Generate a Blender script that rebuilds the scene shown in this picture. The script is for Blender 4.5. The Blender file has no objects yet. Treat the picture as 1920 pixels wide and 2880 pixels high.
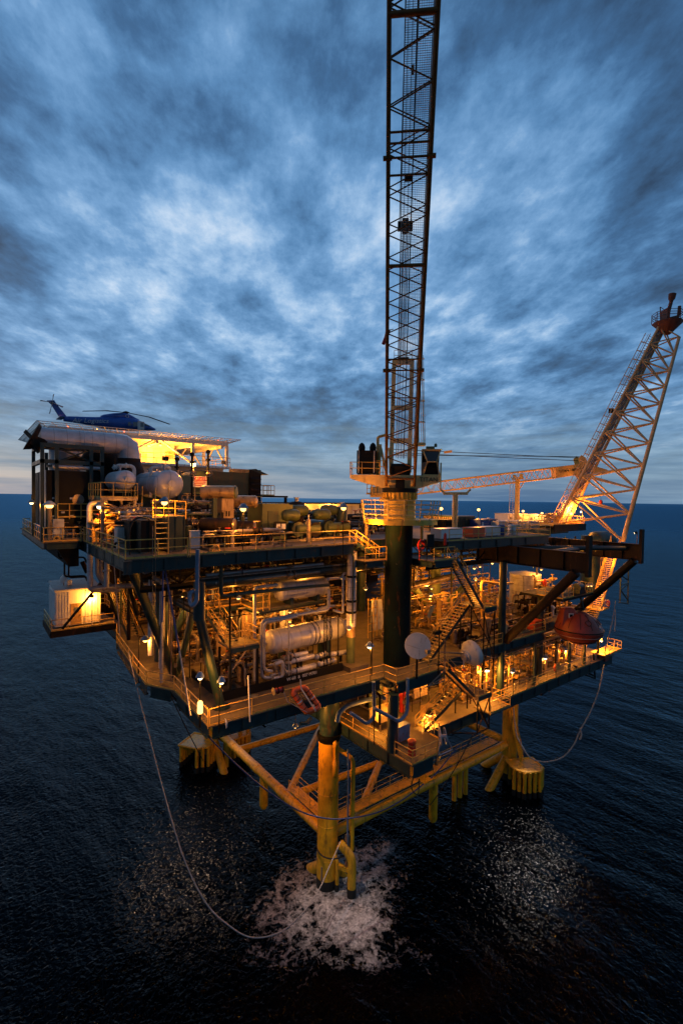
import bpy, math, random
from math import sin, cos, pi, radians, sqrt
from mathutils import Vector, Matrix
S = bpy.context.scene
# ---------------------------------------------------------------- camera
CAM = Vector((-11.5, -28.1, 34.0)); FPX = 1360.0           # position, focal length in pixels of a 1920 x 2880 frame
yaw, pit, rol = radians(37.7), math.atan(37.5/1360), radians(0.89)
_fh = Vector((sin(yaw), cos(yaw), 0)); _r0 = Vector((cos(yaw), -sin(yaw), 0)); _z = Vector((0, 0, 1))
FWD = _fh*cos(pit) - _z*sin(pit); _u0 = _fh*sin(pit) + _z*cos(pit)
CX = _r0*cos(rol) + _u0*sin(rol); CY = _u0*cos(rol) - _r0*sin(rol)
cd = bpy.data.cameras.new('camera'); cam = bpy.data.objects.new('camera', cd); S.collection.objects.link(cam)
cd.sensor_fit = 'VERTICAL'; cd.sensor_height = 36; cd.sensor_width = 24; cd.lens = 17
cd.clip_start = 0.1; cd.clip_end = 200000
m = Matrix.Identity(4)
for i in range(3): m[i][0], m[i][1], m[i][2], m[i][3] = CX[i], CY[i], -FWD[i], CAM[i]
cam.matrix_world = m; S.camera = cam
def ray(px, py): return FWD + CX*((px-960)/FPX) - CY*((py-1440)/FPX)
def W(px, py, ax, val):
    "point of the plane ax = val seen at that pixel of the photograph"
    d = ray(px, py); i = 'xyz'.index(ax); return CAM + d*((val-CAM[i])/d[i])
def D(px, py, depth): return CAM + ray(px, py)*depth
# ---------------------------------------------------------------- view, world, sun
S.view_settings.view_transform = 'Standard'; S.view_settings.look = 'None'
S.view_settings.exposure = 0.0; S.view_settings.gamma = 1.0
S.cycles.sample_clamp_indirect = 4.0; S.cycles.max_bounces = 6; S.cycles.diffuse_bounces = 3
S.cycles.glossy_bounces = 3; S.cycles.transparent_max_bounces = 12
SUN_EL, SUN_AZ = radians(4.0), radians(-28.0)
world = bpy.data.worlds.new('World'); S.world = world; world.use_nodes = True
class NT:
    "small helper to write node trees"
    def __init__(s, tree): s.t = tree; tree.nodes.clear()
    def n(s, typ, ins=None, **kw):
        nd = s.t.nodes.new(typ)
        for k, v in kw.items(): setattr(nd, k, v)
        for k, v in (ins or {}).items():
            if isinstance(v, bpy.types.NodeSocket): s.t.links.new(v, nd.inputs[k])
            else: nd.inputs[k].default_value = v
        return nd
    def math(s, op, a, b=0.0, clamp=False):
        nd = s.n('ShaderNodeMath', {0: a, 1: b}, operation=op); nd.use_clamp = clamp; return nd.outputs[0]
    def vmath(s, op, a, b): 
        nd = s.n('ShaderNodeVectorMath', {0: a, 1: b}, operation=op); return nd.outputs['Value' if op in ('DOT_PRODUCT', 'LENGTH', 'DISTANCE') else 'Vector']
    def mix(s, f, a, b, mode='MIX'):
        nd = s.n('ShaderNodeMix', data_type='RGBA', blend_type=mode)
        for k, v in ((0, f), (6, a), (7, b)):
            if isinstance(v, bpy.types.NodeSocket): s.t.links.new(v, nd.inputs[k])
            else: nd.inputs[k].default_value = v
        return nd.outputs[2]
    def ramp(s, f, stops, interp='LINEAR'):
        nd = s.n('ShaderNodeValToRGB', {0: f}); cr = nd.color_ramp; cr.interpolation = interp
        while len(cr.elements) < len(stops): cr.elements.new(0.5)
        for e, (p, c) in zip(cr.elements, stops): e.position = p; e.color = c if len(c) == 4 else (*c, 1)
        return nd.outputs[0]
    def noise(s, vec, scale, detail=4, rough=0.55, dist=0.0):
        return s.n('ShaderNodeTexNoise', {'Vector': vec, 'Scale': scale, 'Detail': detail, 'Roughness': rough, 'Distortion': dist}).outputs[0]
    def remap(s, v, a, b, c=0.0, d=1.0, smooth=False):
        nd = s.n('ShaderNodeMapRange', {0: v, 1: a, 2: b, 3: c, 4: d}); nd.clamp = True
        if smooth: nd.interpolation_type = 'SMOOTHSTEP'
        return nd.outputs[0]
def build_world():
    t = NT(world.node_tree)
    g = t.n('ShaderNodeTexCoord').outputs['Generated']
    sep = t.n('ShaderNodeSeparateXYZ', {0: g}); z = sep.outputs[2]
    zc = t.math('MAXIMUM', z, 0.0)
    inv = t.math('DIVIDE', 1.0, t.math('ADD', zc, 0.10))
    # cloud sheet: a plane above, axes along and across the drift of the clouds
    al = t.math('MULTIPLY', t.vmath('DOT_PRODUCT', g, (sin(yaw-.10), cos(yaw-.10), 0)), inv)
    ac = t.math('MULTIPLY', t.vmath('DOT_PRODUCT', g, (cos(yaw-.10), -sin(yaw-.10), 0)), inv)
    def sheet(kc, ka, off): return t.n('ShaderNodeCombineXYZ', {0: t.math('MULTIPLY', ac, kc), 1: t.math('MULTIPLY', al, ka), 2: off}).outputs[0]
    n1 = t.noise(sheet(1.0, 0.50, 3.7), 1.3, 3, 0.5, 0.1)
    n2 = t.noise(sheet(1.0, 0.62, 1.3), 3.7, 10, 0.60, 0.06)
    n3 = t.noise(sheet(1.0, 0.62, 7.1), 10.5, 7, 0.66, 0.08)
    rid = t.math('SUBTRACT', 1.0, t.math('ABSOLUTE', t.math('MULTIPLY', t.math('SUBTRACT', t.noise(sheet(1.0, 0.40, 4.4), 2.6, 8, 0.6, 0.08), 0.5), 4.0)), True)
    dens = t.math('ADD', t.math('ADD', t.math('MULTIPLY', n1, 0.50), t.math('MULTIPLY', n2, 0.78)), t.math('MULTIPLY', n3, 0.33))
    dens = t.math('SUBTRACT', dens, t.math('ADD', 0.176, t.math('MULTIPLY', rid, 0.07)))
    # a thin bright patch of cloud (the last light comes through there)
    def patch(px, py, width, gain):
        d = ray(px, py).normalized()
        return t.math('MULTIPLY', t.remap(t.vmath('DOT_PRODUCT', g, d), cos(width), 1.0, 0, 1, True), gain)
    dens = t.math('ADD', dens, patch(380, 400, 0.30, 0.22))
    dens = t.math('ADD', dens, patch(1380, 700, 0.34, 0.075))
    dens = t.math('ADD', dens, patch(800, 760, 0.28, 0.03))
    dens = t.math('ADD', dens, patch(120, 620, 0.25, 0.05))
    dens = t.math('SUBTRACT', dens, patch(20, 20, 0.42, 0.22))
    dens = t.math('SUBTRACT', dens, patch(1950, 100, 0.46, 0.17))
    dens = t.math('SUBTRACT', dens, patch(300, 1000, 0.36, 0.05))
    dens = t.math('SUBTRACT', dens, patch(1150, 1120, 0.40, 0.05))
    cloud = t.ramp(dens, [(0.28, (.020, .048, .105)), (0.44, (.044, .124, .268)), (0.545, (.088, .220, .430)), (0.635, (.152, .315, .56)), (0.73, (.30, .47, .70)), (0.92, (.74, .82, .92))])
    # near the horizon the sheet closes into grey blue streaks, warm to the left
    st = t.n('ShaderNodeCombineXYZ', {0: t.math('MULTIPLY', sep.outputs[0], 2.2), 1: t.math('MULTIPLY', sep.outputs[1], 2.2), 2: t.math('MULTIPLY', z, 30.0)}).outputs[0]
    ns = t.noise(st, 1.5, 6, 0.58, 0.2)
    west = t.remap(t.vmath('DOT_PRODUCT', g, ray(-250, 1380).normalized()), cos(0.95), 1.0, 0, 1, True)
    hz = t.mix(t.remap(ns, 0.36, 0.66), (.065, .15, .28, 1), (.21, .33, .45, 1))
    warm = t.mix(t.remap(ns, 0.42, 0.66), (.13, .23, .34, 1), (.46, .40, .37, 1))
    hz = t.mix(t.math('MULTIPLY', west, t.remap(z, 0.02, 0.12, 0.70, 0.0)), hz, warm)
    hmix = t.remap(z, 0.02, 0.24, 0.97, 0.0, True)
    col = t.mix(hmix, cloud, hz)
    dusk = t.remap(z, 0.66, 0.97, 1.0, 0.42)                       # the sky is darker overhead and behind
    back = t.remap(t.vmath('DOT_PRODUCT', g, tuple(_fh)), -0.5, 0.30, 0.42, 1.0)
    dk = t.math('MULTIPLY', dusk, back)
    col = t.mix(1.0, col, t.n('ShaderNodeCombineColor', {0: dk, 1: dk, 2: dk}).outputs[0], 'MULTIPLY')
    sky = t.n('ShaderNodeTexSky', sky_type='NISHITA'); sky.sun_disc = False; sky.sun_elevation = SUN_EL; sky.sun_rotation = SUN_AZ
    b1 = t.n('ShaderNodeBackground', {0: sky.outputs[0], 1: 0.02})
    b2 = t.n('ShaderNodeBackground', {0: col, 1: 1.08})
    t.n('ShaderNodeOutputWorld', {0: t.n('ShaderNodeAddShader', {0: b1.outputs[0], 1: b2.outputs[0]}).outputs[0]})
build_world()
sd = bpy.data.lights.new('sun', 'SUN'); sd.energy = 0.12; sd.angle = radians(25); sd.color = (.75, .85, 1.0)
sun = bpy.data.objects.new('sun', sd); S.collection.objects.link(sun)
sun.rotation_euler = (radians(62), 0, radians(152))
# ---------------------------------------------------------------- materials
def mat(name, col, rough=0.5, metal=0.0, var=0.25, scale=1.5, rust=0.0, bump=0.0, band=None, col2=None, spec=0.5, chips=0):
    M = bpy.data.materials.new(name); M.use_nodes = True; t = NT(M.node_tree)
    g = t.n('ShaderNodeTexCoord').outputs['Object']
    geo = t.n('ShaderNodeNewGeometry').outputs['Position']
    n = t.noise(geo, scale, 6, 0.6)
    dark = tuple(c*(1-var) for c in col); lite = tuple(min(1, c*(1+var)) for c in (col2 or col))
    c = t.mix(t.remap(n, 0.3, 0.7), (*dark, 1), (*lite, 1))
    h = n
    if rust:
        st = t.n('ShaderNodeMapping', {0: geo, 'Scale': (2.2, 2.2, 0.5)}).outputs[0]
        nr = t.noise(st, 1.3, 8, 0.68, 0.3)
        c = t.mix(t.math('MULTIPLY', t.remap(nr, 0.60-0.14*rust, 0.70, 0, 1), 0.85), c, (.085, .032, .012, 1))
    if chips: c = t.mix(t.math('MULTIPLY', t.remap(t.noise(geo, 1.6, 6, 0.75, 0.6), 0.665, 0.69), chips), c, (.16, .17, .18, 1))
    if band:      # seams of sheet metal cladding every «band» metres along the object's X axis
        x = t.n('ShaderNodeSeparateXYZ', {0: g}).outputs[band[0]]
        s_ = t.math('ABSOLUTE', t.math('SUBTRACT', t.math('FRACT', t.math('DIVIDE', x, band[1])), 0.5))
        seam = t.remap(s_, 0.47, 0.49)
        c = t.mix(t.math('MULTIPLY', seam, 0.65), c, (*[q*0.25 for q in col], 1))
    b = t.n('ShaderNodeBsdfPrincipled', {'Base Color': c, 'Metallic': metal, 'Specular IOR Level': spec})
    M.node_tree.links.new(t.remap(n, 0.3, 0.75, max(0.05, rough-0.12), min(1, rough+0.15)), b.inputs['Roughness'])
    if bump:
        bn = t.n('ShaderNodeBump', {'Strength': 1.0, 'Distance': bump, 'Height': t.noise(geo, scale*9, 5, 0.6)})
        M.node_tree.links.new(bn.outputs[0], b.inputs['Normal'])
    t.n('ShaderNodeOutputMaterial', {0: b.outputs[0]}); return M
def grate_mat(name, col, dens=0.0):
    "deck plate / bar grating: fine lines along both axes as relief and colour"
    M = bpy.data.materials.new(name); M.use_nodes = True; t = NT(M.node_tree)
    geo = t.n('ShaderNodeNewGeometry').outputs['Position']
    n = t.noise(geo, 0.7, 7, 0.65); n2 = t.noise(geo, 5.0, 5, 0.7)
    c = t.mix(t.remap(n, 0.3, 0.7), (*[q*0.55 for q in col], 1), (*[q*1.25 for q in col], 1))
    c = t.mix(t.math('MULTIPLY', t.remap(n2, 0.52, 0.70), 0.55), c, (.07, .042, .022, 1))
    x = t.n('ShaderNodeSeparateXYZ', {0: geo})
    l1 = t.math('ABSOLUTE', t.math('SUBTRACT', t.math('FRACT', t.math('MULTIPLY', x.outputs[0], 10.0)), 0.5))
    l2 = t.math('ABSOLUTE', t.math('SUBTRACT', t.math('FRACT', t.math('MULTIPLY', x.outputs[1], 1.0/0.9)), 0.5))
    line = t.math('MAXIMUM', t.math('MULTIPLY', t.remap(l1, 0.25, 0.45), 0.35), t.remap(l2, 0.485, 0.495))
    c = t.mix(t.math('MULTIPLY', line, 0.6), c, (*[q*0.25 for q in col], 1))
    b = t.n('ShaderNodeBsdfPrincipled', {'Base Color': c, 'Roughness': 0.72, 'Metallic': 0.1})
    bn = t.n('ShaderNodeBump', {'Strength': 0.6, 'Distance': 0.02, 'Height': t.math('SUBTRACT', n2, line)})
    M.node_tree.links.new(bn.outputs[0], b.inputs['Normal'])
    t.n('ShaderNodeOutputMaterial', {0: b.outputs[0]}); return M
def glow_mat(name, col, strength):
    M = bpy.data.materials.new(name); M.use_nodes = True; t = NT(M.node_tree)
    n = t.noise(t.n('ShaderNodeTexCoord').outputs['Object'], 6.0, 2)
    e = t.n('ShaderNodeEmission', {0: (*col, 1), 1: t.remap(n, 0.2, 0.8, strength*0.8, strength*1.2)})
    t.n('ShaderNodeOutputMaterial', {0: e.outputs[0]}); return M
def glass_mat(name, col, rough=0.08):
    M = bpy.data.materials.new(name); M.use_nodes = True; t = NT(M.node_tree)
    n = t.noise(t.n('ShaderNodeNewGeometry').outputs['Position'], 3.0, 3)
    b = t.n('ShaderNodeBsdfPrincipled', {'Base Color': t.mix(n, (*[q*.7 for q in col], 1), (*col, 1)), 'Roughness': rough, 'Specular IOR Level': 0.8})
    t.n('ShaderNodeOutputMaterial', {0: b.outputs[0]}); return M
MT = dict(
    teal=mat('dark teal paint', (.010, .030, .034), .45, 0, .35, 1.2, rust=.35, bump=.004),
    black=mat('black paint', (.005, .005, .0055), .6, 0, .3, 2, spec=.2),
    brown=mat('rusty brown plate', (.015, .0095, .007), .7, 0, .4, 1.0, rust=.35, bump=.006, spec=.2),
    yellow=mat('yellow rail paint', (.60, .36, .07), .45, 0, .22, 2.5, rust=.45),
    jacket=mat('chrome yellow paint', (.80, .385, .008), .5, 0, .25, .9, rust=.55, bump=.005),
    cream=mat('cream yellow crane paint', (.62, .44, .17), .45, 0, .2, 1.3, rust=.35),
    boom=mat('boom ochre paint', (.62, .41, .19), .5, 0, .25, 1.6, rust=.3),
    boom_lit=mat('boom yellow paint brightened as lamplit', (.80, .47, .11), .5, 0, .18, 1.6, rust=.2),  # brighter boom paint for the far crane, lamplight put into the colour
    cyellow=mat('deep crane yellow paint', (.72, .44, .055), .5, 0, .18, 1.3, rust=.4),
    boom_shaded=mat('ochre boom paint darkened as backlit', (.17, .072, .016), .55, 0, .3, 1.6, rust=.4, spec=.25),  # darker boom paint for the near crane, backlit shade put into the colour
    rustred=mat('heat rusted steel', (.17, .052, .028), .7, .1, .4, 2.0),
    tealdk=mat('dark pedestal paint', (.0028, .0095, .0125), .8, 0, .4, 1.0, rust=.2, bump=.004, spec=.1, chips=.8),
    clad=mat('aluminium cladding', (.50, .49, .53), .45, .25, .22, 1.2, band=(0, .9)),
    cladv=mat('aluminium cladding on verticals', (.50, .49, .53), .45, .25, .22, 1.2, band=(2, .9)),
    pipe=mat('grey pipe paint', (.36, .36, .40), .36, .3, .25, 1.7, rust=.2),
    blue=mat('blue grey pipe paint', (.13, .20, .31), .45, 0, .25, 1.7, rust=.2),
    green=mat('olive green machine paint', (.075, .095, .035), .5, 0, .3, 1.5, rust=.3),
    dgreen=mat('dark green machine paint', (.022, .038, .026), .5, 0, .3, 1.5, rust=.3),
    tan=mat('tan machine paint', (.40, .26, .12), .38, .25, .3, 1.8, rust=.4),
    steel=mat('weathered steel', (.27, .22, .18), .40, .6, .35, 2.2, rust=.6),
    white=mat('white paint', (.74, .72, .68), .5, 0, .12, .8, rust=.15),
    panel=mat('white corrugated panel', (.70, .70, .70), .5, 0, .10, .8),
    lgrey=mat('light grey paint', (.50, .50, .49), .5, 0, .15, 1.0, rust=.2),
    orange=mat('orange glass fibre', (.72, .10, .02), .45, 0, .2, 2.0, bump=.004),
    hull=mat('orange red capsule paint', (.24, .042, .026), .5, 0, .22, 1.5, rust=.1),
    red=mat('red paint', (.45, .02, .012), .45, 0, .2, 2.0),
    navy=mat('royal blue paint', (.022, .10, .40), .35, 0, .2, 1.5),
    dblue=mat('blue plastic', (.02, .05, .22), .5, 0, .25, 1.5),
    rope=mat('pale rope', (.42, .38, .36), .85, 0, .2, 6),
    brope=mat('blue rope', (.06, .08, .20), .8, 0, .25, 6),
    cable=mat('dark wire rope', (.012, .012, .014), .6, .2, .2, 8),
    rubber=mat('rubber', (.012, .012, .012), .8, 0, .2, 4),
    deck=grate_mat('deck plate', (.125, .10, .072)),
    grate=grate_mat('walkway grating', (.20, .155, .10)),
    sign=mat('sign white', (.75, .72, .68), .5, 0, .06, 2),
    glass=glass_mat('dark window glass', (.012, .014, .018)),
    lglass=glass_mat('pale window glass', (.10, .13, .17)),
    ink=mat('black lettering paint', (.012, .012, .014), .6, 0, .1, 3),
    pale=mat('pale lettering paint', (.50, .52, .56), .6, 0, .1, 3),
    foul=mat('dark marine growth', (.012, .011, .009), .9, 0, .4, 5, bump=.02),
    bulb=glow_mat('sodium bulb', (1.0, .52, .13), 5),
    bulbw=glow_mat('white bulb', (1.0, .68, .36), 6),
    lantern=glow_mat('lantern glow', (1.0, .52, .12), 4),
    beacon=glow_mat('red obstruction light', (1.0, .10, .03), 14),
    litpane=glow_mat('lit window', (1.0, .60, .18), 1.6),
)
# ---------------------------------------------------------------- mesh helpers
V = Vector
class MB:
    def __init__(s): s.v = []; s.f = []; s.s = []
    def face(s, idx, smooth=False): s.f.append(tuple(idx)); s.s.append(smooth)
    def boxa(s, x0, y0, z0, x1, y1, z1): return s.box(((x0+x1)/2, (y0+y1)/2, (z0+z1)/2), (x1-x0, y1-y0, z1-z0))
    def box(s, c, d, rz=0.0, M=None):
        b = len(s.v); c = V(c)
        R = M if M is not None else Matrix.Rotation(rz, 3, 'Z')
        for z in (-.5, .5):
            for x, y in ((-.5, -.5), (.5, -.5), (.5, .5), (-.5, .5)): s.v.append(c + R @ V((x*d[0], y*d[1], z*d[2])))
        for q in ((0, 3, 2, 1), (4, 5, 6, 7), (0, 1, 5, 4), (1, 2, 6, 5), (2, 3, 7, 6), (3, 0, 4, 7)): s.face([b+i for i in q])
        return s
    def bar(s, p, q, w, h, up=(0, 0, 1)):
        p, q = V(p), V(q); d = q-p; L = d.length; x = d/L; y = V(up).cross(x)
        if y.length < 1e-3: y = V((1, 0, 0)).cross(x)
        y.normalize(); z = x.cross(y)
        return s.box((p+q)/2, (L, w, h), M=Matrix((x, y, z)).transposed())
    def ibeam(s, p, q, w, h, t=.04):
        p, q = V(p), V(q); o = V((0, 0, h/2-t/2))
        s.bar(p+o, q+o, w, t); s.bar(p-o, q-o, w, t); s.bar(p, q, t*.8, h-2*t-.002); return s
    def sweep(s, pts, r, n=8, cap=True, smooth=True):
        pts = [V(p) for p in pts]; b0 = len(s.v); nrm = None; R = r if isinstance(r, (list, tuple)) else [r]*len(pts)
        for i, p in enumerate(pts):
            a = pts[max(i-1, 0)]; c = pts[min(i+1, len(pts)-1)]; t = (c-a)
            t = t.normalized() if t.length > 1e-9 else V((0, 0, 1))
            if nrm is None: nrm = t.orthogonal().normalized()
            else:
                nrm = nrm - t*nrm.dot(t); nrm = nrm.normalized() if nrm.length > 1e-6 else t.orthogonal().normalized()
            bn = t.cross(nrm)
            for k in range(n):
                a_ = 2*pi*k/n; s.v.append(p + (nrm*cos(a_) + bn*sin(a_))*R[i])
        for i in range(len(pts)-1):
            for k in range(n):
                a, b = b0+i*n+k, b0+i*n+(k+1) % n; s.face((a, b, b+n, a+n), smooth)
        if cap:
            s.face([b0+k for k in range(n)][::-1]); e = b0+(len(pts)-1)*n; s.face([e+k for k in range(n)])
        return s
    def tube(s, p, q, r, r2=None, n=10, cap=True): return s.sweep([p, q], [r, r if r2 is None else r2], n, cap)
    def pipe(s, pts, r, n=8, bend=None):
        pts = [V(p) for p in pts]; bend = bend or r*2.6; out = [pts[0]]
        for i in range(1, len(pts)-1):
            a, c = pts[i-1]-pts[i], pts[i+1]-pts[i]; b = min(bend, a.length*.45, c.length*.45)
            A, B = pts[i]+a.normalized()*b, pts[i]+c.normalized()*b
            for k in range(5):
                u = k/4; out.append(A*(1-u)**2 + pts[i]*2*u*(1-u) + B*u*u)
        out.append(pts[-1]); return s.sweep(out, r, n)
    def lathe(s, prof, base, axis=(0, 0, 1), n=16, smooth=True):
        base = V(base); t = V(axis).normalized(); x = t.orthogonal().normalized(); y = t.cross(x); b0 = len(s.v)
        for r, h in prof:
            for k in range(n): a = 2*pi*k/n; s.v.append(base + t*h + (x*cos(a)+y*sin(a))*max(r, 1e-4))
        for i in range(len(prof)-1):
            for k in range(n):
                a, b = b0+i*n+k, b0+i*n+(k+1) % n; s.face((a, b, b+n, a+n), smooth)
        s.face([b0+k for k in range(n)][::-1]); e = b0+(len(prof)-1)*n; s.face([e+k for k in range(n)]); return s
    def sphere(s, c, r, n=12, m=8, sc=(1, 1, 1)):
        b0 = len(s.v); c = V(c)
        for i in range(1, m):
            a = pi*i/m
            for k in range(n): p = 2*pi*k/n; s.v.append(c + V((r*sc[0]*sin(a)*cos(p), r*sc[1]*sin(a)*sin(p), -r*sc[2]*cos(a))))
        for i in range(m-2):
            for k in range(n): a, b = b0+i*n+k, b0+i*n+(k+1) % n; s.face((a, b, b+n, a+n), True)
        s.v.append(c-V((0, 0, r*sc[2]))); s.v.append(c+V((0, 0, r*sc[2]))); e = len(s.v)
        for k in range(n): s.face((e-2, b0+(k+1) % n, b0+k), True); t = b0+(m-2)*n; s.face((e-1, t+k, t+(k+1) % n), True)
        return s
    def torus(s, c, R, r, axis=(0, 0, 1), n=20, m=6):
        c = V(c); t = V(axis).normalized(); x = t.orthogonal().normalized(); y = t.cross(x); b0 = len(s.v)
        for i in range(n):
            a = 2*pi*i/n; d = x*cos(a)+y*sin(a)
            for k in range(m): q = 2*pi*k/m; s.v.append(c + d*(R+r*cos(q)) + t*(r*sin(q)))
        for i in range(n):
            for k in range(m): s.face((b0+i*m+k, b0+((i+1) % n)*m+k, b0+((i+1) % n)*m+(k+1) % m, b0+i*m+(k+1) % m), True)
        return s
    def prism(s, poly, vec):
        b = len(s.v); n = len(poly); vec = V(vec)
        for p in poly: s.v.append(V(p))
        for p in poly: s.v.append(V(p)+vec)
        s.face(list(range(b+n-1, b-1, -1))); s.face(list(range(b+n, b+2*n)))
        for i in range(n): j = (i+1) % n; s.face((b+i, b+j, b+n+j, b+n+i))
        return s
    def slab(s, xy, z0, z1): return s.prism([(x, y, z0) for x, y in xy], (0, 0, z1-z0))
    def loft(s, rings, cap=True, smooth=True):
        b0 = len(s.v); n = len(rings[0])
        for r in rings: s.v += [V(p) for p in r]
        for i in range(len(rings)-1):
            for k in range(n): a, b = b0+i*n+k, b0+i*n+(k+1) % n; s.face((a, b, b+n, a+n), smooth)
        if cap: s.face([b0+k for k in range(n)][::-1]); e = b0+(len(rings)-1)*n; s.face([e+k for k in range(n)])
        return s
LINK = S.collection.objects.link
def obj(name, mb, material, parent=None, origin=None):
    o_ = V(origin) if origin is not None else (V(parent['_o']) if parent is not None else V((0, 0, 0)))
    me = bpy.data.meshes.new(name); me.from_pydata([v-o_ for v in mb.v], [], mb.f)
    me.polygons.foreach_set('use_smooth', mb.s); me.materials.append(MT[material] if isinstance(material, str) else material)
    import bmesh as _b
    bm = _b.new(); bm.from_mesh(me); _b.ops.recalc_face_normals(bm, faces=bm.faces[:]); bm.to_mesh(me); bm.free()
    me.set_sharp_from_angle(angle=radians(46))
    o = bpy.data.objects.new(name, me); LINK(o)
    if parent is not None: o.parent = parent
    else: o.location = o_
    o['_o'] = tuple(o_); return o
def tag(o, label, cat, group=None):
    o['label'] = label; o['category'] = cat
    if group: o['group'] = group
    return o
def thing(name, label, cat, loc=(0, 0, 0), group=None):
    o = bpy.data.objects.new(name, None); LINK(o); o.location = loc; o['_o'] = tuple(loc); o.empty_display_size = .2
    return tag(o, label, cat, group)
def one(name, label, cat, mb, material, loc=None, group=None):
    if loc is None:
        n = len(mb.v); loc = (sum(v.x for v in mb.v)/n, sum(v.y for v in mb.v)/n, min(v.z for v in mb.v))
    return tag(obj(name, mb, material, None, loc), label, cat, group)
def stru(name, mb, material, kind='structure'):
    o = obj(name, mb, material); o['kind'] = kind; return o
def dup(root, loc, rz=0.0, label=None):
    r = root.copy(); LINK(r); r.location = loc; r.rotation_euler = (0, 0, rz)
    if label: r['label'] = label
    for ch in list(root.children):
        c = ch.copy(); LINK(c); c.parent = r
        for g in list(ch.children): d = g.copy(); LINK(d); d.parent = c
    return r
def text(name, body, loc, xd, yd, size, material, parent=None, depth=.012, align='CENTER', shear=0.0):
    cu = bpy.data.curves.new(name, 'FONT'); cu.body = body; cu.size = size; cu.extrude = depth; cu.align_x = align; cu.align_y = 'CENTER'; cu.shear = shear
    to = bpy.data.objects.new(name, cu); LINK(to); bpy.context.view_layer.update()
    me = bpy.data.meshes.new_from_object(to); bpy.data.objects.remove(to); bpy.data.curves.remove(cu)
    x = V(xd).normalized(); y = V(yd); y = (y-x*y.dot(x)).normalized(); z = x.cross(y)
    R = Matrix((x, y, z)).transposed(); o_ = V(parent['_o']) if parent is not None else V((0, 0, 0))
    for v in me.vertices: v.co = R @ v.co + V(loc) - o_
    me.materials.clear(); me.materials.append(MT[material]); o = bpy.data.objects.new(name, me); LINK(o)
    if parent is not None: o.parent = parent
    o['_o'] = tuple(o_); return o
def bars(name, segs, r, material, parent, n=6):
    for p, q in segs: obj(name, MB().tube(p, q, r, n=n), material, parent)
# ---------------------------------------------------------------- repeated kinds
def railing(label, pts, h=1.07, gap=1.6, r=.034, material='yellow', close=False, toe=True, group='yellow guard rails'):
    pts = [V(p) for p in pts]; t = thing('guard_rail', label, 'railing', pts[0], group)
    up = V((0, 0, 1))
    P = pts + ([pts[0]] if close else [])
    obj('top_rail', MB().pipe([p+up*h for p in P], r*1.1, 6, .12), material, t)
    obj('mid_rail', MB().pipe([p+up*h*.52 for p in P], r*.85, 6, .08), material, t)
    if toe:
        b = MB()
        for a, c in zip(P, P[1:]): b.bar(a+up*.06, c+up*.06, .012, .11)
        obj('toe_board', b, material, t)
    for i, (a, c) in enumerate(zip(P, P[1:])):
        L = (c-a).length; k = max(1, round(L/gap))
        for j in range(k+(1 if i == len(P)-2 and not close else 0)):
            p = a.lerp(c, j/k); obj('post', MB().tube(p-up*.12, p+up*(h-.01), r, n=6), material, t)
    return t
def stairs(label, bot, top, side, w=.9, material='yellow', treadmat='grate', strmat='teal', rail=(1, 1)):
    "flight of open steps; side = horizontal direction to the second stringer"
    bot, top = V(bot), V(top); side = V(side).normalized()*w; t = thing('stair', label, 'stair', bot)
    d = top-bot; run = V((d.x, d.y, 0)); n = max(4, round(abs(d.z)/.235)); up = V((0, 0, 1)); rd = run.normalized()
    for i, o in enumerate((V((0, 0, 0)), side)):
        obj('stringer', MB().bar(bot+o, top+o, .05, .26), strmat, t)
    for k in range(1, n+1):
        p = bot + run*((k-.5)/n) + up*(d.z*k/n) + side/2
        obj('tread', MB().bar(p-side*.47, p+side*.47, .27, .05, up), treadmat, t)
    for i, o in enumerate((V((0, 0, 0)), side)):
        if rail[i]:
            h = obj('handrail', MB().pipe([bot+o, bot+o+up*1.0, top+o+up*1.0, top+o], .035, 6, .1), material, t)
            obj('mid_rail', MB().tube(bot+o+up*.55, top+o+up*.55, .026, n=6), material, h)
            for f in (.25, .5, .75): obj('baluster', MB().tube(bot+d*f+o, bot+d*f+o+up*1.0, .028, n=6), material, h)
    return t
def ladder(label, bot, h, out, cage=True, w=.5, material='yellow', c0=.3):
    bot = V(bot); out = V(out).normalized(); sd_ = out.cross(V((0, 0, 1))).normalized()*w/2; up = V((0, 0, 1))
    t = thing('caged_ladder' if cage else 'ladder', label, 'ladder', bot)
    for s_ in (-1, 1): obj('rail', MB().tube(bot+sd_*s_, bot+sd_*s_+up*(h+.9), .035, n=6), material, t)
    for k in range(1, int(h/.32)): obj('rung', MB().tube(bot-sd_+up*k*.32, bot+sd_+up*k*.32, .016, n=5), material, t)
    if cage:
        zs = [h*c0 + i*(h+.9-h*c0)/max(2, round(h*(1-c0)/1.1)) for i in range(max(2, round(h*(1-c0)/1.1))+1)]
        arc = [sd_*(1.25*cos(a)) + out*(.72*sin(a)) for a in [pi*i/8 for i in range(9)]]
        for z in zs: obj('hoop', MB().sweep([bot+up*z+a for a in arc], .03, 5), material, t)
        for i in (1, 3, 5, 7): obj('cage_strip', MB().tube(bot+arc[i]+up*zs[0], bot+arc[i]+up*zs[-1], .02, n=5), material, t)
    return t
LAMP_N = [0]
SOD = (1.0, .34, .034)
def glow(parent, p, watts, col=SOD, rad=.12, spot=None, aim=None):
    l = bpy.data.lights.new('lamp_light', 'SPOT' if spot else 'POINT'); l.energy = watts*WATT; l.color = col; l.shadow_soft_size = rad
    o = bpy.data.objects.new('lamp_light', l); LINK(o); o.parent = parent; o.location = V(p)-V(parent['_o'])
    if spot:
        l.spot_size = spot; l.spot_blend = .6; o.rotation_euler = (V(aim)-V(p)).to_track_quat('-Z', 'Y').to_euler()
    return o
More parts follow.
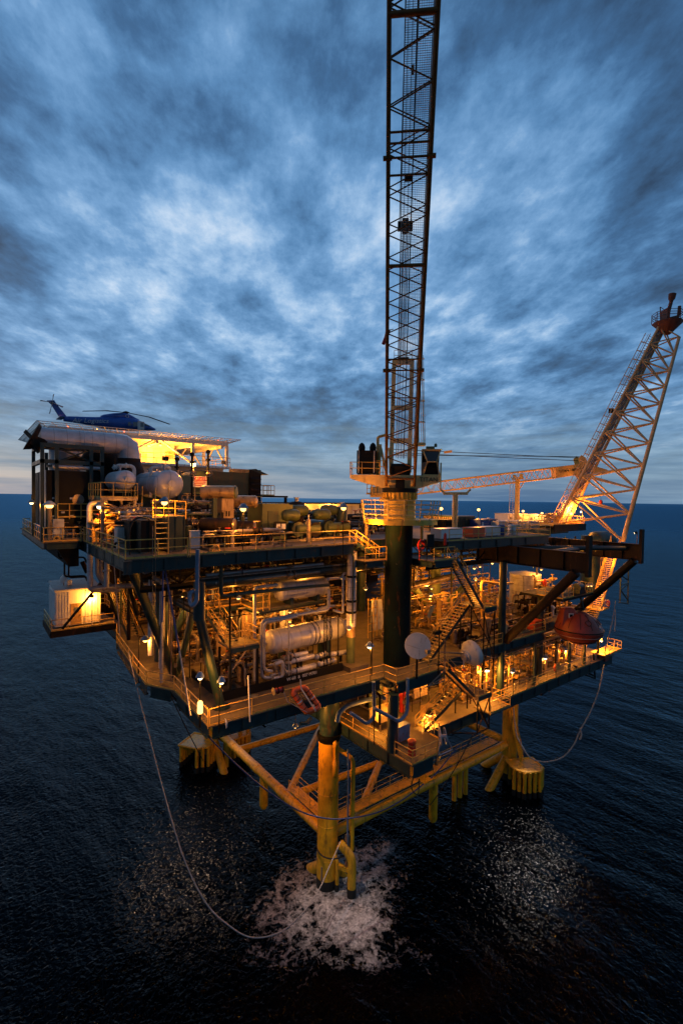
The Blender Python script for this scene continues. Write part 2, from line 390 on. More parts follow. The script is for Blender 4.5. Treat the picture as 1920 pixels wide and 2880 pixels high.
WATT = 1.25
def post_lamp(label, base, h, arm=(0, 0), watts=500, up=False, hood='blue', bulb='bulb', col=SOD, r=.20, pole='black', name='post_lamp', pr=.035, group=None):
    "lamp on a pole: pole, hood, globe"
    base = V(base); t = thing(name, label, 'lamp', base, group); tip = base + V((arm[0], arm[1], h))
    pts = [base, base+V((0, 0, h+.28)), tip+V((0, 0, .28))] if (arm[0] or arm[1]) else [base, tip+V((0, 0, .2))]
    obj('pole', MB().pipe(pts, pr, 6, .15), pole, t)
    if not up: obj('hood', MB().lathe([(.05, .34), (.12, .33), (r*1.2, .20), (r*1.75, .05), (r*1.8, .02), (r*1.6, .04)], tip, n=14), hood, t)
    obj('globe', MB().sphere(tip-V((0, 0, .04)), r, 12, 8, (1, 1, .85)), bulb, t)
    glow(t, tip+V((0, 0, r+.12)) if up else tip-V((0, 0, .04+r+.06)), watts, col); return t
def hang_lamp(label, top, drop=.5, watts=300, bulb='bulb', col=SOD, r=.13, hood='pipe', group=None, name='hanging_lamp'):
    top = V(top); t = thing(name, label, 'lamp', top, group); p = top-V((0, 0, drop))
    obj('stem', MB().tube(top, p+V((0, 0, .2)), .03, n=6), 'steel', t)
    obj('hood', MB().lathe([(.04, .26), (.10, .25), (r*1.9, .06), (r*2.0, .0), (r*1.7, .03)], p, n=12), hood, t)
    obj('globe', MB().sphere(p-V((0, 0, .03)), r, 10, 7, (1, 1, .8)), bulb, t)
    glow(t, p-V((0, 0, .09+r)), watts, col); return t
def flood_lamp(label, base, h, aim, watts=800, bulb='bulb', col=SOD, pole='steel', size=.34, name='floodlight', lit=True, spot=None, group=None):
    base = V(base); t = thing(name, label, 'lamp', base, group); p = base+V((0, 0, h)); d = (V(aim)-p).normalized()
    if h > .05: obj('pole', MB().tube(base, p, .045, n=6), pole, t)
    y = V((0, 0, 1)).cross(d); y.normalize(); z = d.cross(y); R = Matrix((d, y, z)).transposed()
    obj('housing', MB().box(p+d*.12, (.24, size*1.15, size*.85), M=R), 'black', t)
    obj('lens', MB().box(p+d*.25, (.03, size, size*.7), M=R), bulb if lit else 'lglass', t)
    if lit: glow(t, p+d*.42, watts, col, .1, spot, aim)
    return t
def valve(parent, p, axis, r, material='steel', wheel='red', up=(0, 0, 1)):
    p = V(p); a = V(axis).normalized(); up = V(up)
    b = MB().tube(p-a*r*2.2, p-a*r*1.8, r*1.75, n=10).tube(p+a*r*1.8, p+a*r*2.2, r*1.75, n=10).sphere(p, r*1.5, 10, 6).tube(p, p+up*r*4, r*.45, n=6)
    v = obj('valve', b, material, parent)
    obj('handwheel', MB().torus(p+up*r*4, r*1.5, r*.2, up, 12, 5).bar(p+up*r*4-a*r*1.5, p+up*r*4+a*r*1.5, r*.2, r*.2), wheel, v); return v
def vessel(label, p, q, r, material='clad', legs=True, nozzles=2, name='pressure_vessel', floor=None, seed=0, man=True):
    "horizontal vessel with dished ends on saddles"
    p, q = V(p), V(q); a = (q-p).normalized(); L = (q-p).length; t = thing(name, label, 'vessel', (p+q)/2-V((0, 0, r)))
    h = r*.42
    prof = [(.02*r, -h), (r*.35, -h*.95), (r*.65, -h*.75), (r*.88, -h*.42), (r, 0), (r, .12), (r*1.012, .125), (r*1.012, .2), (r, .205)]
    k = max(1, int(L/1.6))
    for i in range(1, k): z = L*i/k; prof += [(r, z-.03), (r*1.012, z-.025), (r*1.012, z+.025), (r, z+.03)]
    prof += [(r, L), (r*.88, L+h*.42), (r*.65, L+h*.75), (r*.35, L+h*.95), (.02*r, L+h)]
    obj('shell', MB().lathe(prof, p, a, 28), material, t)
    if legs and floor is not None:
        sd_ = a.cross(V((0, 0, 1))).normalized()
        for f in (.2, .8):
            c = p.lerp(q, f); b = MB().box((c.x, c.y, (floor+c.z-r*.7)/2), (.25, .25, 1), 0)
            b = MB().bar(V((c.x, c.y, floor))-sd_*0, V((c.x, c.y, c.z-r*.75)), .3, r*1.5, sd_); obj('saddle', b, 'teal', t)
    rnd = random.Random(seed)
    for i in range(nozzles):
        f = (i+.6)/(nozzles+.2); c = p.lerp(q, f)+V((0, 0, r*.96)); hh = .25+.25*rnd.random()
        obj('nozzle', MB().tube(c, c+V((0, 0, hh)), .09, n=8).tube(c+V((0, 0, hh)), c+V((0, 0, hh+.06)), .16, n=10), 'pipe', t)
    if man: obj('manway', MB().tube(p-a*h*.85+V((0, 0, r*.05)), p-a*(h+.14)+V((0, 0, r*.05)), r*.18, n=12).tube(p-a*(h+.14)+V((0, 0, r*.05)), p-a*(h+.2)+V((0, 0, r*.05)), r*.24, n=12), material, t)
    return t
def column(label, base, h, r, material='tan', top=True, name='vertical_vessel', n=18, skirt=.4):
    base = V(base); t = thing(name, label, 'vessel', base)
    obj('skirt', MB().tube(base, base+V((0, 0, skirt)), r*1.05, n=n), 'steel', t)
    prof = [(r*.98, skirt), (r, skirt+.05), (r, h-r*.35), (r*.9, h-r*.2), (r*.6, h-.05*r), (.05, h)]
    obj('shell', MB().lathe(prof, base, n=n), material, t)
    if top:
        q = base+V((0, 0, h)); obj('nozzle', MB().tube(q-V((0, 0, .05)), q+V((0, 0, .3)), r*.22+.02, n=8).tube(q+V((0, 0, .3)), q+V((0, 0, .36)), r*.36+.03, n=8), 'pipe', t)
    return t
def cabinet(label, c, d, rz=0.0, material='lgrey', name='cabinet', cat='cabinet', legs=.25, doors=2):
    c = V(c); t = thing(name, label, cat, c); R = Matrix.Rotation(rz, 3, 'Z')
    obj('body', MB().box(c+V((0, 0, legs+d[2]/2)), d, rz), material, t)
    if legs:
        for sx in (-1, 1):
            obj('foot', MB().box(c+R@V((sx*(d[0]/2-.08), 0, legs/2)), (.08, d[1]*.9, legs), rz), 'steel', t)
    for i in range(doors):
        w = d[0]/doors; x = -d[0]/2+w*(i+.5)
        dr = obj('door', MB().box(c+R@V((x, -d[1]/2-.012, legs+d[2]*.5)), (w*.86, .024, d[2]*.88), rz), material, t)
        obj('handle', MB().box(c+R@V((x+w*.3, -d[1]/2-.05, legs+d[2]*.5)), (.03, .05, .16), rz), 'steel', dr)
    return t
def skid(label, x0, y0, x1, y1, z, h, seed, mats=('pipe', 'tan', 'steel'), dens=1.0, name='pipe_skid', cat='pipework', pots=2, motor=True):
    "process skid: base frame, runs of pipe at several heights with elbows, valves, pots, a motor"
    R = random.Random(seed); t = thing(name, label, cat, ((x0+x1)/2, (y0+y1)/2, z)); dx, dy = x1-x0, y1-y0
    b = MB()
    for y in (y0+.06, y1-.06): b.boxa(x0, y-.06, z, x1, y+.06, z+.2)
    k = max(2, int(dx/1.3))
    for i in range(k+1): x = x0+.06+(dx-.12)*i/k; b.boxa(x-.05, y0+.125, z+.002, x+.05, y1-.125, z+.17)
    obj('base_frame', b, 'steel', t)
    A = dx*dy
    for i in range(int(min(44, (3+A*.75)*dens))):
        r = R.choice((.05, .06, .08, .08, .11, .14)); m_ = R.choice(mats)
        hz = z+.35+(h-.5)*R.random(); y = y0+.2+(dy-.4)*R.random(); xa, xb = sorted((x0+dx*R.random(), x0+dx*R.random()))
        if xb-xa < .8: xb = min(x1, xa+.8); xa = max(x0, xb-.8)
        mode = R.random()
        if mode < .4:
            pts = [(xa, y, z+.12), (xa, y, hz), (xb, y, hz), (xb, y, z+.12 if R.random() < .6 else min(z+h, hz+.8))]
        elif mode < .7:
            y2 = y0+.2+(dy-.4)*R.random(); pts = [(xa, y, z+.15), (xa, y, hz), (xa, y2, hz), (xb, y2, hz), (xb, y2, hz-.3)]
        else:
            pts = [(x0+.1, y, hz), (x1-.1, y, hz)]
        obj('pipe', MB().pipe(pts, r, 8), m_, t)
        if R.random() < .75:
            xm = (xa+xb)/2; yv = pts[-2][1] if len(pts) > 2 else y; valve(t, (xm, yv, hz), (1, 0, 0), r*1.15, R.choice(mats), R.choice(('red', 'yellow', 'steel')))
        if R.random() < .5:
            obj('flange', MB().tube((xa+.18, pts[-2][1] if len(pts) > 2 else y, hz), (xa+.26, pts[-2][1] if len(pts) > 2 else y, hz), r*1.7, n=10), m_, t)
    for i in range(pots):
        x, y = x0+.4+(dx-.8)*R.random(), y0+.35+(dy-.7)*R.random(); r = .16+.16*R.random(); hh = .9+(h-1.1)*R.random()
        obj('filter_pot', MB().lathe([(r, .2), (r, hh-.2), (r*1.25, hh-.2), (r*1.25, hh-.12), (r*.9, hh-.06), (r*.3, hh)], (x, y, z), n=12), R.choice(mats), t)
    if motor:
        x, y = x0+dx*.3+dx*.4*R.random(), y0+dy*.5; o = obj('pump', MB().tube((x-.1, y, z+.55), (x+.32, y, z+.55), .26, n=14).tube((x+.1, y, z+.55), (x+.1, y, z+1.0), .09, n=8), R.choice(mats), t)
        obj('motor', MB().tube((x+.36, y, z+.55), (x+1.05, y, z+.55), .21, n=12).boxa(x+.5, y-.2, z+.2, x+.9, y+.2, z+.38), R.choice(('dgreen', 'blue', 'tan')), t)
    return t
def rack(label, p, q, n, seed, spread=1.6, deep=.9, mats=('steel', 'brown', 'black', 'pipe', 'dgreen'), drops=4, floor=None):
    "bundle of parallel pipes and a cable tray hung under a deck, with hangers and a few branches dropping down"
    p, q = V(p), V(q); R = random.Random(seed); t = thing('pipe_bundle', label, 'pipework', p); d = (q-p).normalized(); s_ = d.cross(V((0, 0, 1))).normalized(); L = (q-p).length
    for i in range(n):
        o = s_*((i/(max(1, n-1))-.5)*spread) + V((0, 0, -R.random()*deep)); r = R.choice((.05, .07, .07, .10, .13, .17)); a, c = R.random()*.25*L, L-R.random()*.25*L
        pts = [p+o+d*a, p+o+d*c]
        if i < drops and floor is not None: pts = [V((pts[0].x, pts[0].y, floor+R.random()*1.5))]+pts if R.random() < .5 else pts+[V((pts[1].x, pts[1].y, floor+R.random()*1.5))]
        m_ = R.choice(mats); obj('pipe', MB().pipe(pts, r, 8), m_, t)
        for k in range(2): f = a+(c-a)*R.random(); obj('flange', MB().tube(p+o+d*f, p+o+d*(f+.1), r*1.6, n=10), m_, t)
        if R.random() < .5: valve(t, p+o+d*(a+(c-a)*R.random()), d, r*1.2, m_, R.choice(('red', 'yellow', 'steel')), (0, 0, -1) if R.random() < .4 else (0, 0, 1))
    obj('cable_tray', MB().bar(p+s_*spread*.62-V((0, 0, deep*.3)), q+s_*spread*.62-V((0, 0, deep*.3)), .45, .08), 'steel', t)
    for i in range(max(2, int(L/3))): f = (i+.5)*L/max(2, int(L/3)); c = p+d*f; obj('hanger', MB().bar(c-s_*spread*.6-V((0, 0, deep+.12)), c+s_*spread*.6-V((0, 0, deep+.12)), .09, .09).bar(c-s_*spread*.6-V((0, 0, deep+.07)), c-s_*spread*.6+V((0, 0, .6)), .06, .06, (1, 0, 0)), 'black', t)
    return t
def conduits(label, xs, y, z0, z1, material='black', r=.035, dy=.0):
    t = thing('conduit_row', label, 'conduits', (xs[0], y, z0))
    for i, x in enumerate(xs): obj('conduit', MB().tube((x, y+dy*i, z0), (x, y+dy*i, z1), r, n=6), material, t); obj('box', MB().box((x, y+dy*i-.06, z0+1.2+.3*(i % 3)), (.22, .1, .3)), 'steel', t)
    obj('tie_bar', MB().bar((xs[0]-.1, y+.02, z1-.3), (xs[-1]+.1, y+dy*(len(xs)-1)+.02, z1-.3), .06, .06), material, t); return t
def pipeline(label, pts, r, material='pipe', flanges=1, name='pipe', group=None, n=10, bend=None):
    t = thing(name, label, 'pipe', pts[0], group); obj('run', MB().pipe(pts, r, n, bend), material, t)
    for i in range(flanges):
        a, c = V(pts[i % (len(pts)-1)]), V(pts[i % (len(pts)-1)+1]); p = a.lerp(c, .5); d = (c-a).normalized()*.05
        obj('flange', MB().tube(p-d, p+d, r*1.55, n=12), material, t)
    return t
def lattice(parent, A0, A1, B0, B1, k, r, material, name='lacing_bar', both=False):
    "zigzag between chord A and chord B in k bays"
    A0, A1, B0, B1 = map(V, (A0, A1, B0, B1)); segs = []
    for i in range(k):
        p = A0.lerp(A1, i/k); q = B0.lerp(B1, (i+.5)/k); p2 = A0.lerp(A1, (i+1)/k); segs += [(p, q), (q, p2)]
    bars(name, segs, r, material, parent)
# ================================================================ the setting: sea
def sea_mat():
    M = bpy.data.materials.new('sea water'); M.use_nodes = True; t = NT(M.node_tree)
    geo = t.n('ShaderNodeNewGeometry').outputs['Position']
    rot = t.n('ShaderNodeMapping', {0: geo, 'Rotation': (0, 0, radians(38)), 'Scale': (1.0, 0.45, 1.0)}).outputs[0]
    dist = t.vmath('DISTANCE', geo, tuple(CAM)); near = t.remap(dist, 60, 900, 1.0, 0.0)
    w1 = t.noise(rot, 0.16, 3, 0.5, 0.3); w2 = t.noise(rot, 0.75, 4, 0.55, 0.4); w3 = t.noise(geo, 2.6, 2, 0.5, 0.6)
    h = t.math('ADD', t.math('ADD', t.math('MULTIPLY', w1, 1.0), t.math('MULTIPLY', w2, 0.28)), t.math('MULTIPLY', t.math('MULTIPLY', w3, 0.155), near))
    bump = t.n('ShaderNodeBump', {'Strength': 1.0, 'Distance': 0.85, 'Height': h})
    # foam churned up round the near leg and its risers
    leg = V((13.9, 3.9, 0)); warp = t.n('ShaderNodeTexNoise', {'Vector': geo, 'Scale': 0.22, 'Detail': 4.0}).outputs['Color']
    gp = t.vmath('ADD', geo, t.vmath('MULTIPLY', t.vmath('SUBTRACT', warp, (.5, .5, .5)), (9, 9, 0)))
    gp = t.n('ShaderNodeMapping', {0: t.vmath('SUBTRACT', gp, tuple(leg)), 'Rotation': (0, 0, 0)}).outputs[0]
    def blob(cx, cy, r): return t.remap(t.vmath('DISTANCE', gp, (cx, cy, 0)), r, r*0.2, 0, 1, True)
    mask = t.math('MAXIMUM', t.math('MAXIMUM', blob(-3.6, .2, 8.2), blob(3.2, .8, 7.2)), blob(-1.2, -3.6, 6.4))
    def warped(sc, amt, k): return t.vmath('ADD', geo, t.vmath('MULTIPLY', t.vmath('SUBTRACT', t.n('ShaderNodeTexNoise', {'Vector': geo, 'Scale': sc, 'Detail': 6.0, 'Roughness': 0.65}).outputs['Color'], (.5, .5, .5)), (amt, amt, k)))
    def ridge(sc, amt, wsc, det): return t.math('SUBTRACT', 1.0, t.math('ABSOLUTE', t.math('MULTIPLY', t.math('SUBTRACT', t.noise(warped(wsc, amt, 0), sc, det, 0.6, 0.3), 0.5), 4.6)), True)
    lace = t.math('ADD', t.math('ADD', t.math('MULTIPLY', ridge(0.55, 1.6, 0.9, 6), 0.40), t.math('MULTIPLY', ridge(1.5, 0.9, 1.9, 5), 0.38)), t.math('MULTIPLY', t.noise(geo, 4.5, 4, 0.65), 0.34))
    core = t.remap(t.vmath('DISTANCE', gp, (-.6, -1.4, 0)), 4.2, 0.8, 0, .20, True)
    thr = t.math('SUBTRACT', 1.06, t.math('ADD', t.math('MULTIPLY', mask, 0.46), core))
    foam = t.math('DIVIDE', t.math('SUBTRACT', lace, thr), 0.50, True)
    foam = t.math('MULTIPLY', foam, t.math('MULTIPLY', t.remap(mask, 0.0, 0.55, 0.25, 0.98), t.remap(t.noise(warped(2.0, .8, 0), 5.0, 6, 0.7), 0.32, 0.62, 0.35, 1.0)), True)
    # water: dark blue body colour under a reflection that loses red towards grazing angles (many small wave slopes seen at once)
    fr_ = t.n('ShaderNodeFresnel', {'IOR': 1.11, 'Normal': bump.outputs[0]}).outputs[0]
    tint = t.mix(t.remap(fr_, 0.004, 0.31), (.80, .90, 1.0, 1), (.15, .32, .47, 1))
    body = t.n('ShaderNodeBsdfDiffuse', {0: (.0001, .0007, .0019, 1)})
    gl = t.n('ShaderNodeBsdfGlossy', {'Color': tint, 'Normal': bump.outputs[0]})
    M.node_tree.links.new(t.remap(dist, 50, 900, 0.012, 0.34), gl.inputs['Roughness'])
    wat = t.n('ShaderNodeMixShader', {0: fr_, 1: body.outputs[0], 2: gl.outputs[0]})
    fm = t.n('ShaderNodeBsdfDiffuse', {0: (.86, .85, .88, 1), 'Normal': bump.outputs[0]})
    b = t.n('ShaderNodeMixShader', {0: foam, 1: wat.outputs[0], 2: fm.outputs[0]})
    t.n('ShaderNodeOutputMaterial', {0: b.outputs[0]}); return M
b = MB(); N = 72; rad = [0, 30, 80, 200, 600, 2000, 8000, 30000, 90000]
b.v.append(V((0, 0, 0)))
for r in rad[1:]:
    for k in range(N): b.v.append(V((15+r*cos(2*pi*k/N), 10+r*sin(2*pi*k/N), 0)))
b.v[0] = V((15, 10, 0))
for k in range(N): b.face((0, 1+k, 1+(k+1) % N))
for i in range(len(rad)-2):
    for k in range(N): a, c = 1+i*N+k, 1+i*N+(k+1) % N; b.face((a, a+N, c+N, c))
stru('sea', b, sea_mat())
# ================================================================ jacket (yellow legs and tubes standing in the sea)
LEG = dict(n=(13.4, 5.4), r=(41.0, 5.4), l=(13.4, 31.0), f=(41.0, 31.0)); ZR = 4.4
jk = thing('steel_jacket', 'yellow tubular steel jacket of four legs and cross tubes standing in the sea', 'platform base', (27, 18, 0))
for k, (x, y) in LEG.items():
    lg = obj('leg', MB().tube((x, y, -2), (x, y, 13.2), .90, n=32), 'jacket', jk)
    obj('marine_growth', MB().tube((x, y, -2), (x, y, .85), .93, n=32), 'foul', lg)
    for z in (2.6, 5.6, 8.4, 11.0): obj('weld_seam', MB().torus((x, y, z), .90, .022, n=32), 'jacket', lg)
    for a_ in (3.6, 5.2): obj('anode', MB().tube((x+.99*cos(a_), y+.99*sin(a_), .9), (x+.99*cos(a_), y+.99*sin(a_), 2.2), .07, n=8), 'steel', lg)
    obj('leg_top_shadow', MB().lathe([(.91, 12.9), (.96, 13.0), (1.06, 13.3), (1.06, 13.55)], (x, y, 0), n=24), 'black', lg)  # black cone painting in the shadow at the leg top
for a, c in (('n', 'r'), ('n', 'l'), ('r', 'f'), ('l', 'f')):
    p, q = V((*LEG[a], ZR)), V((*LEG[c], ZR)); d = (q-p).normalized()
    tb = obj('ring_tube', MB().tube(p+d*.86, q-d*.86, .45, n=20), 'jacket', jk)
    for f in (.3, .52, .75):
        m_ = p.lerp(q, f); obj('collar', MB().tube(m_-d*.6, m_+d*.6, .485, n=20), 'jacket', tb)
A, B, P1, P2, Q = V((13.4, 23.3, ZR)), V((13.4, 12.2, ZR)), V((25, 22.6, ZR)), V((25, 11.4, ZR)), V((16.7, 5.4, ZR))
for p, q in ((A, P1), (B, P2), (P1, B), (P2, Q), (P1, V((41, 22.6, ZR))), (P2, V((41, 12, ZR)))):
    d = (q-p).normalized(); tb = obj('plan_brace', MB().tube(p+d*.3, q-d*.3, .35, n=18), 'jacket', jk)
    for f in (.35, .6): m_ = p.lerp(q, f); obj('collar', MB().tube(m_-d*.5, m_+d*.5, .38, n=18), 'jacket', tb)
for p, q in (((13.4, 5.4, 1.9), (13.4, 13.5, -5)), ((13.4, 5.4, 1.9), (21.5, 5.4, -5)), ((41, 5.4, 3.2), (33, 5.4, -3.5)), ((13.4, 31, 3.8), (13.4, 24, -3)), ((41, 5.4, 3.2), (41, 13, -4)), ((13.4, 31, 3.8), (21, 31, -3.5))):
    obj('leg_brace', MB().tube(p, q, .48, n=20), 'jacket', jk)
for nm, x, y, z in (('a', 13.4, 16.9, .8), ('b', 27.2, 5.4, .1)):
    obj('caisson', MB().lathe([(.3, z), (.42, z+.25), (.45, z+.4), (.45, ZR-.2)], (x, y, 0), n=16), 'jacket', jk)
for x, y in ((14.2, 28), (16.5, 29), (17.6, 29), (32, 6.5), (33, 6.5), (34, 6.5)):
    obj('caisson', MB().tube((x, y, -1), (x, y, ZR+5 if x < 16 else ZR), .26, n=12), 'jacket', jk)
# risers and caissons clamped to the near leg
rz = thing('riser_bundle', 'yellow riser pipes clamped beside the near leg where the foam boils', 'risers', (14.6, 3.9, 0))
p = W(988, 2520, 'z', 0)
obj('riser', MB().pipe([(p.x, p.y, -1.5), (p.x, p.y, 3.4), (p.x-.7, p.y+.8, 4.4)], .37, 16), 'jacket', rz)
obj('growth', MB().tube((p.x, p.y, -1.5), (p.x, p.y, .75), .40, n=16), 'foul', rz)
p2 = W(947, 2505, 'z', 0)
obj('riser', MB().pipe([(p2.x, p2.y, -1.5), (p2.x, p2.y, 2.6), (p2.x-.2, p2.y+.5, 3.3), (p2.x-.2, p2.y+.5, 4.2)], .17, 12), 'jacket', rz)
obj('growth', MB().tube((p2.x, p2.y, -1.5), (p2.x, p2.y, .6), .195, n=12), 'foul', rz)
obj('clamp', MB().bar((p2.x, p2.y, 2.2), (p.x, p.y, 2.2), .3, .35), 'jacket', rz)
obj('band', MB().torus((13.7, 5.0, 3.4), 1.35, .06, n=26), 'rubber', rz)
q = W(990, 2330, 'y', 3.6); obj('riser', MB().pipe([(q.x, q.y, 3.6), (q.x, q.y, 11.6), (q.x-1.0, q.y+1.2, 12.4)], .19, 12), 'jacket', rz)
q = W(977, 2330, 'y', 3.6)
obj('hose', MB().pipe([(q.x, q.y, 3.0), (q.x, q.y, 9.8), (q.x-.1, q.y, 12.6)], .07, 8), 'blue', rz)
obj('anode_rack', MB().box((q.x+.1, q.y+.1, 4.3), (.35, .3, 1.5)).box((q.x, q.y, 2.7), (.22, .25, 1.8)), 'steel', rz)
q = W(942, 2120, 'y', 4.4)
obj('hook_bracket', MB().lathe([(.05, 1.2), (.22, 1.0), (.22, .6), (.1, .45), (.1, -.6), (.2, -.7), (.2, -1.9), (.1, -2.0)], (q.x, q.y, q.z), n=12), 'jacket', rz)
# boat landings with fender tubes
def landing(label, cx, cy, w, d, rot):
    t = thing('boat_landing', label, 'boat landing', (cx, cy, 3)); R = Matrix.Rotation(rot, 3, 'Z'); C_ = V((cx, cy, 0))
    hexa = [(-w, -d*.4), (-w*.55, -d), (w*.55, -d), (w, -d*.4), (w, d), (-w, d)]
    pts = [C_+R@V((x, y, 0)) for x, y in hexa]
    obj('platform', MB().slab([(p.x, p.y) for p in pts], 2.9, 3.02), 'jacket', t)
    edge = MB()
    for a, c in zip(pts, pts[1:]+pts[:1]): edge.tube(a+V((0, 0, 3.0)), c+V((0, 0, 3.0)), .13, n=8)
    obj('rub_rail', edge, 'jacket', t)
    for a, c in zip(pts, pts[1:]):
        k = max(1, round((c-a).length/.56))
        for i in range(k):
            p = a.lerp(c, i/k); f = obj('fender_tube', MB().tube((p.x, p.y, -.8), (p.x, p.y, 2.98), .21, n=10), 'jacket', t); 
            obj('growth', MB().tube((p.x, p.y, -.8), (p.x, p.y, .7), .225, n=10), 'foul', f)
    for i in range(5): p = pts[2]; obj('rung', MB().tube(p+V((.1, .1, .6+.45*i)), p+R@V((-.7, 0, 0))+V((.1, .1, .6+.45*i)), .05, n=6), 'jacket', t)
    return t
landing('yellow boat landing with fender tubes at the right rear leg', 40.2, 2.7, 1.75, 1.45, radians(-28))
landing('yellow boat landing with fender tubes beyond the left corner of the platform', 11.6, 30.4, 1.7, 1.9, radians(35))
landing('second yellow landing stage half hidden behind the left yellow tube', 16.2, 29.4, 1.6, 1.2, radians(0))
railing('yellow rail on the small landing stage behind the left tube', [(14.8, 28.3, 3.02), (17.6, 28.3, 3.02), (17.6, 30.4, 3.02)], toe=False)
stairs('narrow yellow gangway sloping down to the right hand boat landing', (40.6, 3.6, 3.05), (39.4, 4.5, 9.0), (1, .3, 0), .8, 'jacket', 'jacket', 'jacket')
# walkways along the ring tubes
def catwalk(label, pts, w=1.1, material='jacket'):
    t = thing('catwalk', label, 'walkway', pts[0]); P = [V(p) for p in pts]
    for a, c in zip(P, P[1:]):
        obj('walk_deck', MB().bar(a, c, w, .07), material, t)
        sd_ = (c-a).normalized().cross(V((0, 0, 1)))*(w/2); up = V((0, 0, 1)); k = max(2, round((c-a).length/1.8))
        for s_ in (-1, 1):
            obj('top_rail', MB().tube(a+sd_*s_+up*1.05, c+sd_*s_+up*1.05, .03, n=6), material, t); obj('mid_rail', MB().tube(a+sd_*s_+up*.55, c+sd_*s_+up*.55, .025, n=6), material, t)
            for i in range(k+1): p_ = a.lerp(c, i/k)+sd_*s_; obj('post', MB().tube(p_, p_+up*1.05, .03, n=6), material, t)
    return t
catwalk('yellow railed catwalk along the right hand ring tube above the water', [(14.6, 6.0, 5.15), (38.6, 6.0, 5.15)])
catwalk('short yellow railed catwalk running from the near leg along the left tube', [(14.0, 6.4, 5.15), (14.0, 12.0, 5.15)])
catwalk('small yellow ledge walkway hung under the corner of the cellar deck', [(17.4, -2.6, 11.6), (17.4, 2.0, 11.6)], .9)
# ================================================================ decks
ZL, ZS, ZU = 20.0, 14.6, 30.4
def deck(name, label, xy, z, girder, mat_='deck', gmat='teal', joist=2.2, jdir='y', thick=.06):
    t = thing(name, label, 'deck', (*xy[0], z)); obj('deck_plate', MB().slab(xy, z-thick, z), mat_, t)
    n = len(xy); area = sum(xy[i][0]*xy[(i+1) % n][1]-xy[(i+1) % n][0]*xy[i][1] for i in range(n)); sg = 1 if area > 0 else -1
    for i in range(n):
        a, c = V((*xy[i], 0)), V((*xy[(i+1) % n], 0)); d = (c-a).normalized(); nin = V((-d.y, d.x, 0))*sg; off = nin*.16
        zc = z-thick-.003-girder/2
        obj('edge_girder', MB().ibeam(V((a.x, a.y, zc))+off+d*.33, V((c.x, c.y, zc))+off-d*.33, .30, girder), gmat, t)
        k = int((c-a).length/2.4)
        for j in range(1, k):
            if girder > .7 and (c-a).length > 6: obj('stiffener', MB().bar(a+d*(2.4*j)+nin*.06+V((0, 0, zc-girder/2+.06)), a+d*(2.4*j)+nin*.06+V((0, 0, zc+girder/2-.06)), .03, .20, tuple(d)), gmat, t)
    xs = [p[0] for p in xy]; ys = [p[1] for p in xy]
    def inside(x, y):
        r = False
        for i in range(n):
            (x1, y1), (x2, y2) = xy[i], xy[(i+1) % n]
            if (y1 > y) != (y2 > y) and x < (x2-x1)*(y-y1)/(y2-y1)+x1: r = not r
        return r
    x = min(xs)+joist
    while x < max(xs)-.5:
        run = None; y = min(ys)+.5
        st = []
        while y < max(ys)-.4:
            if inside(x, y): 
                if run is None: run = y
            elif run is not None: st.append((run, y)); run = None
            y += .5
        if run is not None: st.append((run, y))
        for y0, y1 in st:
            if y1-y0 > 1: obj('joist', MB().ibeam((x, y0+.1, z-thick-.003-girder*.3), (x, y1-.6, z-thick-.003-girder*.3), .22, girder*.6), gmat, t)
        x += joist
    return t
Lxy = [(0, -.35), (14.25, -.6), (14.25, -1.95), (19.85, -1.95), (19.85, -.6), (38.0, -.6), (39.8, 1.2), (54, 1.2), (54, 36), (0.4, 36), (.4, 24.4), (-.35, 21.2), (-1.05, 11.2), (-1.15, 8.6), (.15, 6.4)]
deck('main_deck', 'lower of the two big platform decks, brown plate on dark teal girders', Lxy, ZL, .8)
Sxy = [(14.0, -3.95), (16.8, -3.95), (18.8, -2.7), (18.8, -1.0), (54, -1.0), (54, 30), (14.0, 30)]
deck('cellar_deck', 'lowest small deck with yellow railings hung just above the yellow jacket', Sxy, ZS, 1.0)
Uxy = [(-4.6, .55), (13.4, 1.9), (13.4, 4.2), (21.6, 4.2), (21.6, -.4), (38, -.9), (40, 6.0), (57.5, 7.0), (57.5, 36), (-4.4, 36), (-4.4, .6)]
deck('left_wing_deck', 'narrow wing of the top deck hanging out over the sea at the far left', [(-7.1, 14.0), (-4.45, 14.0), (-4.45, 33), (-7.1, 33)], 30.38, .5)
one('wing_box', 'black box girder recessed under the left wing of the top deck', 'girder', MB().prism([(-6.0, 15, 29.75), (-4.5, 15, 29.75), (-4.5, 15, 28.3), (-5.2, 15, 28.3)], (0, 14, 0)), 'black')
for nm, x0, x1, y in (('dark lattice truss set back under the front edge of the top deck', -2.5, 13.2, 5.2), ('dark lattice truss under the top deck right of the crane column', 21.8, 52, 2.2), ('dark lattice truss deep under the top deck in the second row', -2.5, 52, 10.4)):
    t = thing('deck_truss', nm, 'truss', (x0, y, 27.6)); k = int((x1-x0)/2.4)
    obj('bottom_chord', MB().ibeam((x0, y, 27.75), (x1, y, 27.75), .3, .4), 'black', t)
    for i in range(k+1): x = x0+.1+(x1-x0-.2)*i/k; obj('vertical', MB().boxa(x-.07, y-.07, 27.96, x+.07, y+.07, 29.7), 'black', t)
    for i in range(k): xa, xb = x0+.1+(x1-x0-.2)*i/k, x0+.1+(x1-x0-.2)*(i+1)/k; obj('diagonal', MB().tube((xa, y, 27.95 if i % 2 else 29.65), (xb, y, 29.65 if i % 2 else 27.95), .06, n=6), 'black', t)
deck('top_deck', 'uppermost platform deck carrying the machinery and the helicopter block', Uxy, ZU, .75)
